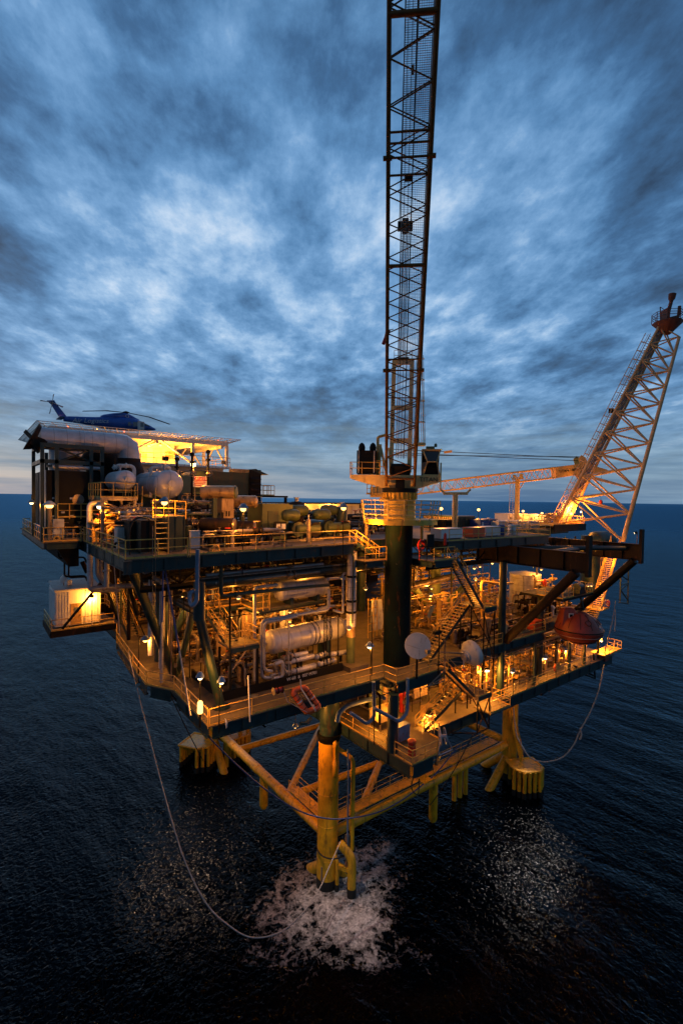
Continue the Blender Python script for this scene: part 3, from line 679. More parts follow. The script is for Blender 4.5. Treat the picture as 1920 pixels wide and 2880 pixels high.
deck('crane_access_deck', 'small sunken deck behind the dark crane column with stair heads', [(13.6, 1.2), (16.0, 1.2), (16.0, 3.4), (18.6, 3.4), (18.6, -1.6), (21.4, -1.6), (21.4, 4.0), (13.6, 4.0)], 29.0, .5)
# floor of the mezzanine level and its walkway edges
deck('mezzanine_deck', 'intermediate grated platform behind the grey vessels between the two decks', [(2.0, 7.2), (5.9, 7.2), (5.9, 4.75), (13.0, 5.5), (13.0, 16), (2.0, 16)], 25.4, .35, 'grate')
# columns and braces between the decks
def strut(label, p, q, r, material='teal', name='deck_column', group=None, n=20): return one(name, label, 'column' if 'column' in name else 'brace', MB().tube(p, q, r, n=n), material, p, group)
def steel(label, name, segs, material='teal', n=20):
    t = thing(name, label, 'steelwork', segs[0][1]); 
    for nm, p, q, r in segs: obj(nm, MB().tube(p, q, r, n=n), material, t)
    return t
steel('dark teal leaning steel leg in front of the stair landing at the near left corner', 'raking_leg', [('upper_leg', (-.1, 1.0, 28.7), (-.1, 1.0, 26.3), .36), ('raker', (-.1, 1.0, 26.6), (1.75, 1.75, ZL), .30), ('foot', (1.75, 1.75, ZL), (1.75, 1.75, ZL+.12), .55)])
steel('dark V of slanting tubes meeting on the left walkway below the tote tanks', 'v_brace', [('left_tube', W(372, 1600, 'y', 7.5), (1.2, 9.2, ZL), .33), ('right_tube', W(552, 1690, 'y', 9.5), (1.5, 9.6, ZL), .27)])
steel('thick dark column with slanting tubes behind the left insulated risers', 'braced_column', [('column', (1.6, 13.6, ZL), (1.6, 13.6, 28.7), .62), ('brace', (1.6, 13.6, ZL+.6), (1.6, 20.5, 28.5), .38), ('brace', (1.6, 13.6, ZL+.6), (6.6, 13.6, 28.5), .38)])
steel('olive lit column with two slanting tubes seen right of the dark crane column', 'lit_column', [('column', (32.6, 10.4, ZL), (32.6, 10.4, 28.7), .62), ('brace', (32.2, 10.4, ZL+.5), W(1165, 1655, 'y', 10.4), .42), ('brace', (33, 10.4, ZL+.5), W(1300, 1655, 'y', 10.4), .42), ('cross_tube', W(1150, 1650, 'y', 9.6), W(1270, 1622, 'y', 9.6), .40)], 'green')
for lab, x, y in (('plain dark column at the centre of the main deck behind the stack', 14, 18), ('plain dark column deep in the main deck at its middle', 27.5, 18), ('plain dark column far back on the right of the main deck', 41.5, 18), ('dark column at the far back of the main deck by the white tank', 27.5, 31), ('dark column at the far right rear of the main deck', 48, 31)):
    strut(lab, (x, y, ZL), (x, y, 28.7), .5)
strut('long dark round header running under the top deck edge above the grey vessels', (0.6, 3.0, 28.15), (16.0, 4.3, 28.15), .42, name='header_tube')
strut('slim dark column from the cellar deck to the stepped corner of the main deck', (14.3, -1.6, ZS), (14.3, -1.6, 19.1), .42)
strut('dark column rising from the right cellar walkway to the big brown girder', (30.3, -.25, ZS), (30.3, -.25, 28.0), .36)
for lab, x, y in (('thick dark column standing on the near yellow leg', 13.4, 5.4), ('thick cellar column in the middle behind the pipe skids', 27.5, 5.4), ('thick cellar column above the right yellow leg', 41, 5.4), ('cellar column at the back behind the bright manifold', 27.5, 18), ('cellar column at the back right', 41, 18)):
    strut(lab, (x, y, ZS if x > 14 else 13.56), (x, y, 19.1), .6 if x > 14 else .85)
for lab, x in (('third slim post from the right along the cellar walkway', 36.0), ('slim post left of the lifeboat stair on the cellar walkway', 43.4), ('slim post under the orange capsule on the cellar walkway', 47.0), ('slim post at the right end of the cellar walkway', 50.5)):
    strut(lab, (x, -.5, ZS), (x, -.5, 19.1), .16, n=12, name='walkway_post')
# brown cantilever girders at the right with struts
def girder(label, x, y0, y1, zt, zb, post):
    t = thing('cantilever_girder', label, 'girder', (x, y0, zb))
    obj('web', MB().boxa(x-.03, y0, zb+.05, x+.03, y1, zt-.05), 'brown', t)
    for z in (zt-.05, zb): obj('flange', MB().boxa(x-.28, y0, z, x+.28, y1, z+.05), 'brown', t)
    k = int((y1-y0)/1.9)
    for i in range(1, k+1): y = y0+(y1-y0)*i/k-.3; obj('stiffener', MB().boxa(x-.24, y-.02, zb+.052, x+.24, y+.02, zt-.052), 'brown', t)
    obj('end_post', MB().boxa(x-.30, y0-.30, zb-.3, x+.30, y0-.003, zt+post), 'brown', t)
    return t
girder('rusty brown plate girder jutting out over the right side, nearer of the pair', 30.6, -8.2, 3.2, 29.65, 27.9, 1.5)
girder('rusty brown plate girder jutting out over the right side, farther of the pair', 45.0, -6.9, 7.0, 29.65, 27.9, 1.6)
strut('fat dark diagonal tube propping the nearer brown girder from the main deck', (30.6, -.5, ZL+.2), (30.6, -7.3, 27.85), .42, 'brown', 'prop_tube')
strut('fat dark diagonal tube propping the farther brown girder beside the lifeboat', (45, .4, ZL+.4), (45, -6.4, 27.85), .42, 'black', 'prop_tube')
cr = thing('cross_tubes', 'dark teal crossed tubes lying between the two brown girders', 'steelwork', (38, 0, 28.9))
for p, q in (((31, 2.5, 29.1), (44.7, -5.5, 29.1)), ((31, -6.5, 28.7), (44.7, 3.5, 28.7)), ((31, -3, 29.0), (44.7, -2.6, 29.0))): obj('tube', MB().tube(p, q, .27, n=14), 'teal', cr)
# ================================================================ near crane
c0 = V((17.55, 1.45, 0)); UP = V((0, 0, 1))
BP0, BP1 = D(1125, 1366, 39.6), D(1163, 0, 22.6)
bd = (BP1-BP0); hz_ = V((bd.x, bd.y, 0)).normalized(); sx_ = hz_.cross(UP)*-1.0
if sx_.dot(CX) < 0: sx_ = -sx_
def CR(x, y, z): return V((c0.x, c0.y, 0)) + sx_*x - hz_*y + UP*z       # x right, y away from the camera, z up
cn = thing('pedestal_crane', 'near yellow crane with its lattice boom rising out of the top of the picture', 'crane', (c0.x, c0.y, ZL))
obj('pedestal', MB().tube((c0.x, c0.y, ZL-.1), (c0.x, c0.y, 32.0), 1.14, 1.17, n=40), 'tealdk', cn)
obj('drum', MB().lathe([(1.17, 31.9), (1.36, 32.3), (1.36, 32.6), (1.34, 32.65), (1.34, 34.2), (1.40, 34.3), (1.40, 34.6)], (c0.x, c0.y, 0), n=40), 'cyellow', cn)
for i in range(26):
    a = 2*pi*i/26; d = V((cos(a), sin(a), 0)); p = V((c0.x, c0.y, 34.2)) + d*1.40
    obj('gusset', MB().bar(p-UP*.18, p+UP*.38, .05, .18, d), 'cyellow', cn)
obj('slew_ring', MB().lathe([(1.30, 34.6), (1.52, 34.62), (1.52, 34.95), (1.2, 34.97)], (c0.x, c0.y, 0), n=40), 'black', cn)
ring = [V((c0.x, c0.y, 0)) + V((cos(2*pi*(i+.5)/8+yaw*.2), sin(2*pi*(i+.5)/8+yaw*.2), 0))*3.25 for i in range(8)]
pl = obj('service_platform', MB().slab([(p.x, p.y) for p in ring], 31.95, 32.38), 'cyellow', cn)
for a, c in zip(ring, ring[1:]+ring[:1]):
    oa, oc = a+(a-V((c0.x, c0.y, 0)))*.07, c+(c-V((c0.x, c0.y, 0)))*.07
    for z_, f in ((.4, .3), (.8, .5), (1.2, .7), (1.55, 1.0)): obj('platform_rail', MB().tube(a.lerp(oa, f)+UP*(32.38+z_), c.lerp(oc, f)+UP*(32.38+z_), .034, n=6), 'cream', pl)
    obj('platform_post', MB().tube(a+UP*32.3, oa+UP*33.95, .045, n=6), 'cream', pl)
    mid, om = (a+c)/2, (oa+oc)/2; obj('platform_post', MB().tube(mid+UP*32.3, om+UP*33.95, .035, n=6), 'cream', pl)
# slewing superstructure: flared hull, engine house left, cab right
hull = MB()
hull.prism([CR(-4.2, -.7, 36.05), CR(-4.2, -.7, 35.75), CR(-1.6, -.7, 35.0), CR(-1.4, -.7, 34.95), CR(1.4, -.7, 34.95), CR(1.9, -.7, 35.05), CR(3.3, -.7, 35.5), CR(3.3, -.7, 36.05)], -hz_*2.6)
obj('machinery_deck', hull, 'cream', cn)
text('lettering', 'TITAN', CR(2.35, -.74, 35.68), sx_, UP, .52, 'ink', cn)
eh = obj('engine_house', MB().box(CR(-2.85, .6, 37.15), (1.65, 1.9, 1.95), M=Matrix((sx_, -hz_, UP)).transposed()), 'brown', cn)
obj('radiator', MB().box(CR(-2.85, -.37, 37.15), (1.35, .05, 1.5), M=Matrix((sx_, -hz_, UP)).transposed()), 'black', eh)
for x in (-3.5, -2.2): obj('frame_post', MB().box(CR(x, -.42, 37.15), (.09, .06, 1.9), M=Matrix((sx_, -hz_, UP)).transposed()), 'lgrey', eh)
for x in (-3.3, -2.35): obj('exhaust', MB().lathe([(.1, 38.1), (.28, 38.2), (.3, 38.45), (.22, 38.7), (.06, 38.85)], CR(x, .3, 0), n=14), 'black', eh)
for zz in (36.6, 37.1): obj('rail', MB().tube(CR(-4.2, -.7, zz), CR(-1.7, -.7, zz), .03, n=6).tube(CR(-4.2, -.7, zz), CR(-4.2, 1.6, zz), .03, n=6), 'yellow', cn)
for x, y in ((-4.2, -.7), (-4.2, .4), (-4.2, 1.6), (-3.2, -.7), (-1.7, -.7)): obj('rail_post', MB().tube(CR(x, y, 36.05), CR(x, y, 37.12), .032, n=6), 'yellow', cn)
R3 = Matrix((sx_, -hz_, UP)).transposed()
cab = obj('cab', MB().prism([CR(1.85, .6, 36.05), CR(3.3, .6, 36.05), CR(3.3, .6, 38.15), CR(1.85, .6, 38.15)], -hz_*1.1).loft([[CR(2.02, -.6, 36.12), CR(3.14, -.6, 36.12), CR(2.95, -1.0, 37.15), CR(2.2, -1.0, 37.15)], [CR(1.86, .59, 36.1), CR(3.29, .59, 36.1), CR(3.29, .59, 37.2), CR(1.86, .59, 37.2)]], smooth=False), 'black', cn)
def pane(a, b_, c, d, off): return MB().prism([a, b_, c, d], hz_*off)
obj('lower_window', pane(CR(2.05, -.62, 36.16), CR(3.12, -.62, 36.16), CR(2.93, -1.03, 37.12), CR(2.22, -1.03, 37.12), .02), 'glass', cab)
obj('upper_window', pane(CR(2.22, -1.03, 37.18), CR(2.93, -1.03, 37.18), CR(3.2, -.62, 38.05), CR(1.95, -.62, 38.05), .02), 'glass', cab)
fr = [CR(1.9, -.6, 36.08), CR(2.2, -1.05, 37.15), CR(1.85, -.6, 38.12), CR(3.27, -.6, 38.12), CR(2.96, -1.05, 37.15), CR(3.25, -.6, 36.08)]
for a, c in zip(fr, fr[1:]+fr[:1]): obj('window_frame', MB().bar(a, c, .09, .09, hz_), 'cream', cab)
obj('window_frame', MB().bar(fr[1], fr[4], .07, .07, hz_), 'cream', cab)
obj('roof', MB().box(CR(2.57, .1, 38.19), (1.6, 1.7, .08), M=R3), 'cream', cab)
obj('air_conditioner', MB().box(CR(2.5, .3, 38.38), (.7, .5, .3), M=R3).lathe([(.12, 38.5), (.14, 38.7), (.05, 38.8)], CR(2.95, .3, 0), n=10), 'green', cab)
obj('side_post', MB().bar(CR(3.33, -.7, 34.85), CR(3.33, -.7, 37.1), .09, .09), 'cream', cn)
obj('boom_foot', MB().box(CR(0, -1.35, 35.3), (.75, .5, .7), M=R3), 'black', cn)
for x in (-.95, .95): obj('boom_lug', MB().lathe([(.34, -.1), (.34, .1)], CR(x, -1.3, 35.35), sx_, 14), 'cream', cn)
obj('winch', MB().tube(CR(-.8, .3, 36.6), CR(.8, .3, 36.6), .48, n=20), 'brown', cn)
obj('winch_housing', MB().box(CR(0, -.2, 36.35), (1.7, .8, .9), M=R3), 'brown', cn)
# boom
bw = 1.14; bdir = (BP1-BP0).normalized(); bn_ = bdir.cross(sx_); 
if bn_.z < 0: bn_ = -bn_
BL = 31.5; BH = 1.9
E0, E1 = BP0, BP0+bdir*BL
for s_ in (-1, 1):
    obj('boom_chord', MB().tube(E0+sx_*bw*s_, E1+sx_*bw*s_, .125, n=10), 'boom_shaded', cn)
    obj('boom_chord', MB().tube(E0+sx_*bw*s_+bn_*.4, E0+sx_*bw*s_+bn_*BH+bdir*1.5, .075, n=8).tube(E0+sx_*bw*s_+bn_*BH+bdir*1.5, E1+sx_*bw*s_+bn_*BH, .085, n=8), 'boom_shaded', cn)
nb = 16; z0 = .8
lattice(cn, E0-sx_*bw+bdir*z0, E1-sx_*bw, E0+sx_*bw+bdir*z0, E1+sx_*bw, nb, .042, 'boom_shaded')
lattice(cn, E0-sx_*bw+bn_*BH+bdir*1.5, E1-sx_*bw+bn_*BH, E0+sx_*bw+bn_*BH+bdir*1.5, E1+sx_*bw+bn_*BH, nb, .042, 'boom_shaded', 'top_lacing_bar')
for s_ in (-1, 1): lattice(cn, E0+sx_*bw*s_+bdir*1.5, E1+sx_*bw*s_, E0+sx_*bw*s_+bn_*BH+bdir*1.5, E1+sx_*bw*s_+bn_*BH, nb, .036, 'boom_shaded', 'side_lacing_bar')
for f, r in ((.022, .10), (.245, .05), (.31, .06), (.335, .06), (.52, .11), (.665, .06), (.69, .06), (.71, .06), (.725, .06), (.865, .14)):
    p = E0+bdir*BL*f; obj('cross_bar', MB().tube(p-sx_*bw, p+sx_*bw, r, n=8), 'boom_shaded', cn)
    if f in (.31, .69): 
        for s_ in (-1, 1): obj('joint_pin', MB().tube(p+sx_*(bw-.2)*s_, p+sx_*(bw+.28)*s_, .13, n=10), 'boom_shaded', cn)
g = MB(); ga, gb = -.38, 1.02; k = 330                         # grated walkway inside the boom
for i in range(k): p = E0+bdir*(1.6+(BL-1.7)*i/k)+bn_*(BH-.1); g.bar(p+sx_*ga, p+sx_*gb, .018, .018)
for i in range(13): x = ga+(gb-ga)*i/12; g.bar(E0+bdir*1.6+bn_*(BH-.1)+sx_*x, E1+bn_*(BH-.1)+sx_*x, .012 if i % 12 else .05, .02)
obj('walkway_grating', g, 'lgrey', cn)
for x, r in ((.22, .035), (.0, .016), (-.22, .016)): obj('hoist_rope', MB().tube(E0+bdir*2+bn_*(BH*.5)+sx_*x, E1+bn_*(BH*.55)+sx_*x, r, n=6), 'cable', cn)
# gantry behind the boom with the vertical lettering, ladder and luffing ropes
GD = 2.9
def G(px, py, extra=0): return D(px, py, 42.6+extra)
gl0, gl1, gr0, gr1 = G(1099, 1330), G(1108, 1014), G(1150, 1330), G(1158, 1014)
for a, c in ((gl0, gl1), (gr0, gr1)): obj('gantry_leg', MB().bar(a, c, .36, .42, hz_), 'cream', cn)
for y_, w_ in ((1018, .42), (1147, .36), (1240, .40)):
    f = (1330-y_)/(1330-1014); obj('gantry_beam', MB().bar(gl0.lerp(gl1, f), gr0.lerp(gr1, f), .36, w_), 'cream', cn)
for a, c in ((gl0, gl1), (gr0, gr1)): obj('back_leg', MB().tube(a-hz_*3.0-UP*.2, c-hz_*.3, .13, n=8), 'cream', cn)
d_ = (gl0-gl1).normalized()
text('lettering', 'TITAN  12000 HC', gl0.lerp(gl1, .55)+hz_*.215, -d_*-1, sx_, .44, 'ink', cn)
text('lettering', 'TITAN  12000 HC', gr0.lerp(gr1, .55)+hz_*.215, (gr0-gr1), sx_, .44, 'ink', cn)
tp = gl1.lerp(gr1, .5)
obj('sheave_plate', MB().box(tp+hz_*.25+UP*.12, (1.0, .12, .2), M=R3), 'black', cn)
for y_ in (.45, .9): obj('top_rail', MB().tube(gl1+UP*y_, gr1+UP*y_, .025, n=6), 'yellow', cn)
for f in (0, .33, .66, 1): obj('rail_post', MB().tube(gl1.lerp(gr1, f), gl1.lerp(gr1, f)+UP*.92, .025, n=6), 'yellow', cn)
# caged ladder tower on the right of the gantry
L0, L1 = G(1184, 1252), G(1180, 1000)
obj('ladder_landing', MB().bar(G(1160, 1251), G(1194, 1251), .9, .18), 'cream', cn)
for dx in (-.22, .22): obj('ladder_rail', MB().tube(L0+sx_*dx, L1+sx_*dx*.8, .05, n=6), 'cream', cn)
for i in range(5): p = L0.lerp(L1, .02+i*.235); obj('ladder_hoop', MB().sweep([p+sx_*(.36*cos(a))+hz_*(.5*sin(a)) for a in [pi*j/8 for j in range(9)]]+[p-sx_*.36, p+sx_*.36], .035, 5), 'cream', cn)
for i in (0, 1, 2): a = pi*(.12+.38*i); obj('ladder_strip', MB().tube(L0+sx_*.36*cos(a)+hz_*.5*sin(a), L1+sx_*.3*cos(a)+hz_*.4*sin(a), .025, n=5), 'cream', cn)
# left davit frame beside the boom foot
q = [G(1062, 1345, -.5), G(1062, 1229, -.5), G(1090, 1222, -.5)]
obj('davit_frame', MB().pipe(q, .13, 8, .2), 'yellow', cn)
obj('a_frame_leg', MB().bar(G(1068, 1250, -.8), G(1086, 1330, -.8), .22, .22), 'cream', cn); obj('a_frame_leg', MB().bar(G(1068, 1250, -.8), G(1064, 1340, -.8), .22, .22), 'cream', cn)
for y_ in (1296, 1312, 1328): obj('walk_rail', MB().tube(G(1042, y_, -1.5), G(1088, y_, -1.5), .03, n=6), 'yellow', cn)
for x_ in (1042, 1050, 1058, 1067, 1076, 1086): obj('walk_post', MB().tube(G(x_, 1345, -1.5), G(x_, 1294, -1.5), .04, n=6), 'yellow', cn)
obj('access_ladder', MB().tube(G(1046, 1395, -1.5), G(1046, 1300, -1.5), .035, n=6).tube(G(1057, 1395, -1.5), G(1057, 1300, -1.5), .035, n=6), 'yellow', cn)
# luffing tackle
blk = D(1139, 636, 30.6); bt = E1+bn_*(BH+.3)
obj('bridle_block', MB().lathe([(.1, -.22), (.42, -.2), (.46, 0), (.42, .2), (.1, .22)], blk, sx_, 18).box(blk, (.95, .3, .5), M=R3), 'brown', cn)
for i, dx in enumerate((-.26, -.16, -.06, .04, .14, .24)): obj('luffing_rope', MB().tube(tp+UP*.2+sx_*(dx-.1), blk-UP*.15+sx_*dx, .024, n=5), 'cable', cn)
for dx in (-.36, .34): obj('pendant', MB().tube(blk+UP*.2+sx_*dx, bt+sx_*dx*.9, .035, n=6), 'cable', cn)
bx = E0+bdir*(BL*.66)+bn_*.4; obj('sheave_box', MB().box(bx, (.45, .25, .3), M=R3), 'brown', cn)
lb = D(1160, 196, 26); obj('hoist_weight', MB().box(lb, (.16, .16, .42), M=R3), 'black', cn)
p = D(1091, 930, 33.2); ws = thing('windsock', 'faded red windsock hanging from the left side of the near crane boom', 'windsock', p)
obj('hoop', MB().torus(p, .16, .02, (-.6, 0, .8), 14, 5), 'steel', ws); obj('sleeve', MB().sweep([p, D(1085, 950, 33.2), D(1077, 968, 33.2)], [.17, .14, .12], 10, False), 'red', ws)
obj('pole', MB().tube(p, p+sx_*.35+UP*.1, .03, n=6), 'steel', ws)
# ================================================================ far crane, boom stowed on its rest
f0 = V((40, 26, 0)); ft, fr0 = W(1648, 1318, 'y', 7.2), None
fp = thing('stowed_crane', 'far yellow crane behind the near one, its long boom lying level to the right', 'crane', (40, 26, ZU))
fd = (V((ft.x, ft.y, 0))-f0).normalized(); fs = fd.cross(UP)
tip = ft; foot = V((40, 26, 35.2)) + fd*2.0
obj('pedestal', MB().tube((40, 26, ZU), (40, 26, 33.6), 1.2, n=28), 'cream', fp)
obj('turntable', MB().lathe([(1.9, 33.6), (1.9, 34.2), (1.4, 34.3)], (40, 26, 0), n=28), 'cream', fp)
RF = Matrix((fd, fs, UP)).transposed()
obj('house', MB().box(V((40, 26, 35.1))-fd*1.2, (4.2, 3.0, 1.6), M=RF), 'cream', fp)
obj('mast', MB().tube(V((40, 26, 35))+fs*1.0, V((40, 26, 41.7))-fd*.5+fs*.4, .16, n=8).tube(V((40, 26, 35))-fs*1.0, V((40, 26, 41.7))-fd*.5-fs*.4, .16, n=8), 'cream', fp)
pl = obj('side_platform', MB().bar(D(1030, 1388, 72), D(1085, 1390, 72), 1.6, .25), 'yellow', fp)
for i in range(5): x_ = 1032+12*i; obj('platform_post', MB().tube(D(x_, 1387, 72), D(x_, 1362, 72), .05, n=6), 'yellow', pl)
for y_ in (1362, 1374): obj('platform_rail', MB().tube(D(1030, y_, 72), D(1085, y_, 72), .04, n=6), 'yellow', pl)
obj('side_house', MB().bar(D(1062, 1372, 73), D(1100, 1374, 73), 1.5, 1.6), 'cream', fp)
LB = (tip-foot).length; fb = (tip-foot).normalized(); fu = fs.cross(fb) if fs.cross(fb).z > 0 else -fs.cross(fb)
e1 = foot+fb*(LB*.82)
for a, c, r in ((foot+fu*.95+fs*.9, e1+fu*.75+fs*.8, .13), (foot+fu*.95-fs*.9, e1+fu*.75-fs*.8, .13), (foot-fu*.55+fs*.9, e1-fu*.75+fs*.8, .13), (foot-fu*.55-fs*.9, e1-fu*.75-fs*.8, .13)): obj('boom_chord', MB().tube(a, c, r, n=8), 'boom_lit', fp)
for s_ in (.85, -.85): lattice(fp, foot+fu*.95+fs*s_, e1+fu*.75+fs*s_, foot-fu*.55+fs*s_, e1-fu*.75+fs*s_, 14, .05, 'boom_lit')
obj('boom_head', MB().prism([e1+fu*.85-fs*.9, e1-fu*.85-fs*.9, tip-fb*.6-fu*.75-fs*.9, tip-fb*.6+fu*.8-fs*.9], fs*1.8), 'boom_lit', fp)
for s_ in (-1, 1): obj('tip_plate', MB().prism([tip-fb*1.3+fu*.9+fs*.8*s_, tip-fb*1.4+fu*1.7+fs*.8*s_, tip-fb*.9+fu*2.1+fs*.8*s_, tip-fb*.4+fu*1.7+fs*.8*s_, tip+fu*.6+fs*.8*s_, tip+fb*2.6-fu*.55+fs*.8*s_, tip+fb*2.7-fu*1.0+fs*.8*s_, tip+fb*2.3-fu*1.1+fs*.8*s_, tip-fu*.4+fs*.8*s_, tip-fb*.4-fu*1.3+fs*.8*s_, tip-fb*1.0-fu*1.4+fs*.8*s_, tip-fb*1.4-fu*.9+fs*.8*s_], fs*.1*s_), 'boom_lit', fp)
near_s = fs if fs.dot(CAM-tip) > 0 else -fs
text('lettering', 'TITAN 12000 HC', tip-fb*2.6+near_s*.93+fu*.05, fb if fb.dot(CX) > 0 else -fb, UP, .50, 'ink', fp, depth=.02)
top2 = V((40, 26, 41.7))-fd*.5
obj('mast_head', MB().bar(top2-fs*.6, top2+fs*.6, .4, .3), 'cream', fp)
for k_, (a, c) in enumerate(((top2, tip-fb*.7+fu*1.7), (top2-UP*.5, tip-fb*.9+fu*1.3), (top2-UP*.9, tip-fb*.7+fu*1.9))): obj('pendant', MB().tube(a, c, .05, n=5), 'cable', fp)
q = top2.lerp(tip-fb*.7+fu*1.7, .31); obj('pendant_link', MB().bar(q-fb*.6, q+fb*.6, .3, .35), 'boom_lit', fp)
hk = thing('hook_block', 'large orange hook block hanging beside the foot of the flare boom', 'hook block', D(1636, 1400, 72))
q = D(1635, 1378, 72); R_ = Matrix((CX, FWD, CY)).transposed()
obj('sheave_cheek', MB().prism([q+CX*x+CY*z for x, z in ((-.42, .1), (-.42, .7), (-.2, .98), (.2, .98), (.42, .7), (.42, .1), (.18, -1.0), (-.14, -1.0))], FWD*.35), 'orange', hk)
obj('hook', MB().sweep([q+FWD*.15+CY*-1.0, q+FWD*.15-CY*1.4, q+FWD*.15-CY*1.6+CX*.2, q+FWD*.15-CY*1.45+CX*.4], .09, 8), 'orange', hk)
obj('rope', MB().tube(q+CY*.9+FWD*.15, q+CY*2.6+FWD*.15-CX*1.2, .03, n=5), 'cable', hk)
q = D(1688, 1412, 72); hb = thing('headache_ball', 'small red hook ball hanging inside the flare boom truss', 'hook ball', q)
obj('ball', MB().sphere(q, .28, 14, 10, (1, 1, 1.25)), 'red', hb); obj('line', MB().tube(q+UP*.3, D(1690, 1340, 72), .025, n=5), 'cable', hb)
rp = W(1452, 1452, 'y', 14); rs = thing('boom_rest', 'yellow boom rest post with cradle and ladder under the stowed boom', 'boom rest', (rp.x, 14, ZU))
obj('post', MB().tube((rp.x, 14, ZU), (rp.x, 14, 37.4), .36, n=18), 'cream', rs)
obj('cradle', MB().bar(V((rp.x, 14, 37.5))-fs*1.6, V((rp.x, 14, 37.5))+fs*1.6, .7, .35).bar(V((rp.x, 14, 37.6))+fs*1.5, V((rp.x, 14, 38.1))+fs*1.7, .5, .2).bar(V((rp.x, 14, 37.6))-fs*1.5, V((rp.x, 14, 38.1))-fs*1.7, .5, .2), 'cream', rs)
obj('knee', MB().tube((rp.x, 14, 35.4), V((rp.x, 14, 37.2))+fd*1.1, .08, n=6), 'cream', rs)
for dx in (-.25, .25): obj('ladder_rail', MB().tube(V((rp.x, 14, ZU))-CX*(.9+dx), V((rp.x, 14, 37.3))-CX*(.9+dx), .04, n=5), 'lgrey', rs)
for i in range(20): obj('rung', MB().tube(V((rp.x, 14, 30.8+i*.33))-CX*.65, V((rp.x, 14, 30.8+i*.33))-CX*1.15, .02, n=5), 'lgrey', rs)
q = D(1280, 1388, 52); ro = thing('near_boom_cradle', 'yellow forked cradle post standing empty right of the crane drum', 'boom rest', (q.x, q.y, ZU))
obj('post', MB().tube((q.x, q.y, ZU), (q.x, q.y, q.z-.1), .28, n=14), 'cream', ro)
obj('cradle', MB().bar(q-CX*1.3, q+CX*1.3, .4, .3).bar(q-CX*1.15, q-CX*1.6+CY*.45, .3, .2).bar(q+CX*1.15, q+CX*1.6+CY*.45, .3, .2), 'cream', ro)
# ================================================================ flare boom
fl = thing('flare_boom', 'tall leaning triangular flare boom of pale tubes on the right edge', 'flare boom', (57.6, 4, ZU))
def fu_(x, t): return V((57.6+x*(1-.45*t), 8.3-12.2*t, 30.9+25.3*t))
def fl_(t): return V((57.6, -.1-5.7*t, 28.9+25.6*t))
for x in (-1.5, 1.5): obj('upper_chord', MB().tube(fu_(x, 0), fu_(x, 1), .24, .16, n=12), 'boom', fl)
obj('lower_chord', MB().tube(fl_(0), fl_(1), .30, .18, n=12), 'boom', fl)
ts = [0, .145, .27, .39, .50, .60, .69, .77, .845, .92, 1.0]
segs = []
for a, c in zip(ts, ts[1:]):
    for x in (-1.5, 1.5): segs += [(fu_(x, a), fl_(c)), (fl_(a), fu_(x, c)), (fu_(x, c), fl_(c))]
    segs += [(fu_(-1.5, a), fu_(1.5, c)), (fu_(-1.5, c), fu_(1.5, c))]
for i, (p, q) in enumerate(segs): obj('brace', MB().tube(p, q, .13-.05*(i/len(segs)), n=8), 'boom', fl)
obj('flare_pipe', MB().tube(fu_(0, 0)+V((.4, 0, .3)), fu_(0, 1)+V((.4, 0, .3)), .22, n=10), 'pipe', fl)
obj('flare_pipe', MB().tube(fu_(0, 0)+V((-.2, 0, .3)), fu_(0, 1)+V((-.2, 0, .3)), .14, n=10), 'pipe', fl)
up_ = V((0, .90, .43))                                                      # outward normal of the upper face
for s_ in (-.45, .45): obj('ladder_rail', MB().tube(fu_(-.9, 0)+up_*.5+V((s_, 0, 0)), fu_(-.9, .96)+up_*.5+V((s_, 0, 0)), .05, n=6), 'boom', fl)
lad = MB()
for i in range(90): p = fu_(-.9, .01+.95*i/90)+up_*.5; lad.tube(p-V((.45, 0, 0)), p+V((.45, 0, 0)), .028, n=5)
obj('ladder_steps', lad, 'boom', fl)
for i in range(24):
    p = fu_(-.9, .02+.94*i/24)+up_*.5; obj('ladder_hoop', MB().sweep([p+V((.5*cos(a), 0, 0))+up_*(.85*sin(a)) for a in [pi*j/6 for j in range(7)]], .04, 5), 'boom', fl)
for a in (pi*.25, pi*.5, pi*.75): obj('hand_line', MB().tube(fu_(-.9, .02)+up_*(.5+.85*sin(a))+V((.5*cos(a), 0, 0)), fu_(-.9, .96)+up_*(.5+.85*sin(a))+V((.5*cos(a), 0, 0)), .028, n=5), 'boom', fl)
for i in range(13): p = fu_(0, .05+.9*i/13); obj('pipe_bracket', MB().box(p+V((0, .1, .25)), (2.6*(1-.35*i/13), .3, .16)), 'boom', fl)
tc = fu_(0, 1)+V((0, -.6, .4)); oct_ = [tc+V((1.7*cos(2*pi*i/8+.4), 1.7*sin(2*pi*i/8+.4), 0)) for i in range(8)]
pt = obj('tip_platform', MB().loft([[tc+(p-tc)*.2-UP*1.5 for p in oct_], [p-UP*.12 for p in oct_], [p for p in oct_]], smooth=False), 'rustred', fl)
for a, c in zip(oct_, oct_[1:]+oct_[:1]):
    for z_ in (.5, .8, 1.1): obj('tip_rail', MB().tube(a+UP*z_, c+UP*z_, .035, n=5), 'rustred', pt)
    obj('tip_post', MB().tube(a, a+UP*1.12, .045, n=5), 'rustred', pt)
obj('flare_riser', MB().pipe([tc-UP*1.0, tc+UP*1.2, tc+UP*2.4+CX*.3], .22, 12), 'rustred', fl)
obj('flare_tip', MB().lathe([(.18, 0), (.24, .4), (.38, .6), (.44, 1.2), (.36, 1.22)], tc+UP*2.3+CX*.3, (.12, -.08, 1), 14), 'rustred', fl)
obj('flare_tip', MB().pipe([tc+UP*.5+CX*.3, tc+UP*.6+CX*1.3, tc+UP*2.0+CX*1.4], .19, 10), 'rustred', fl)
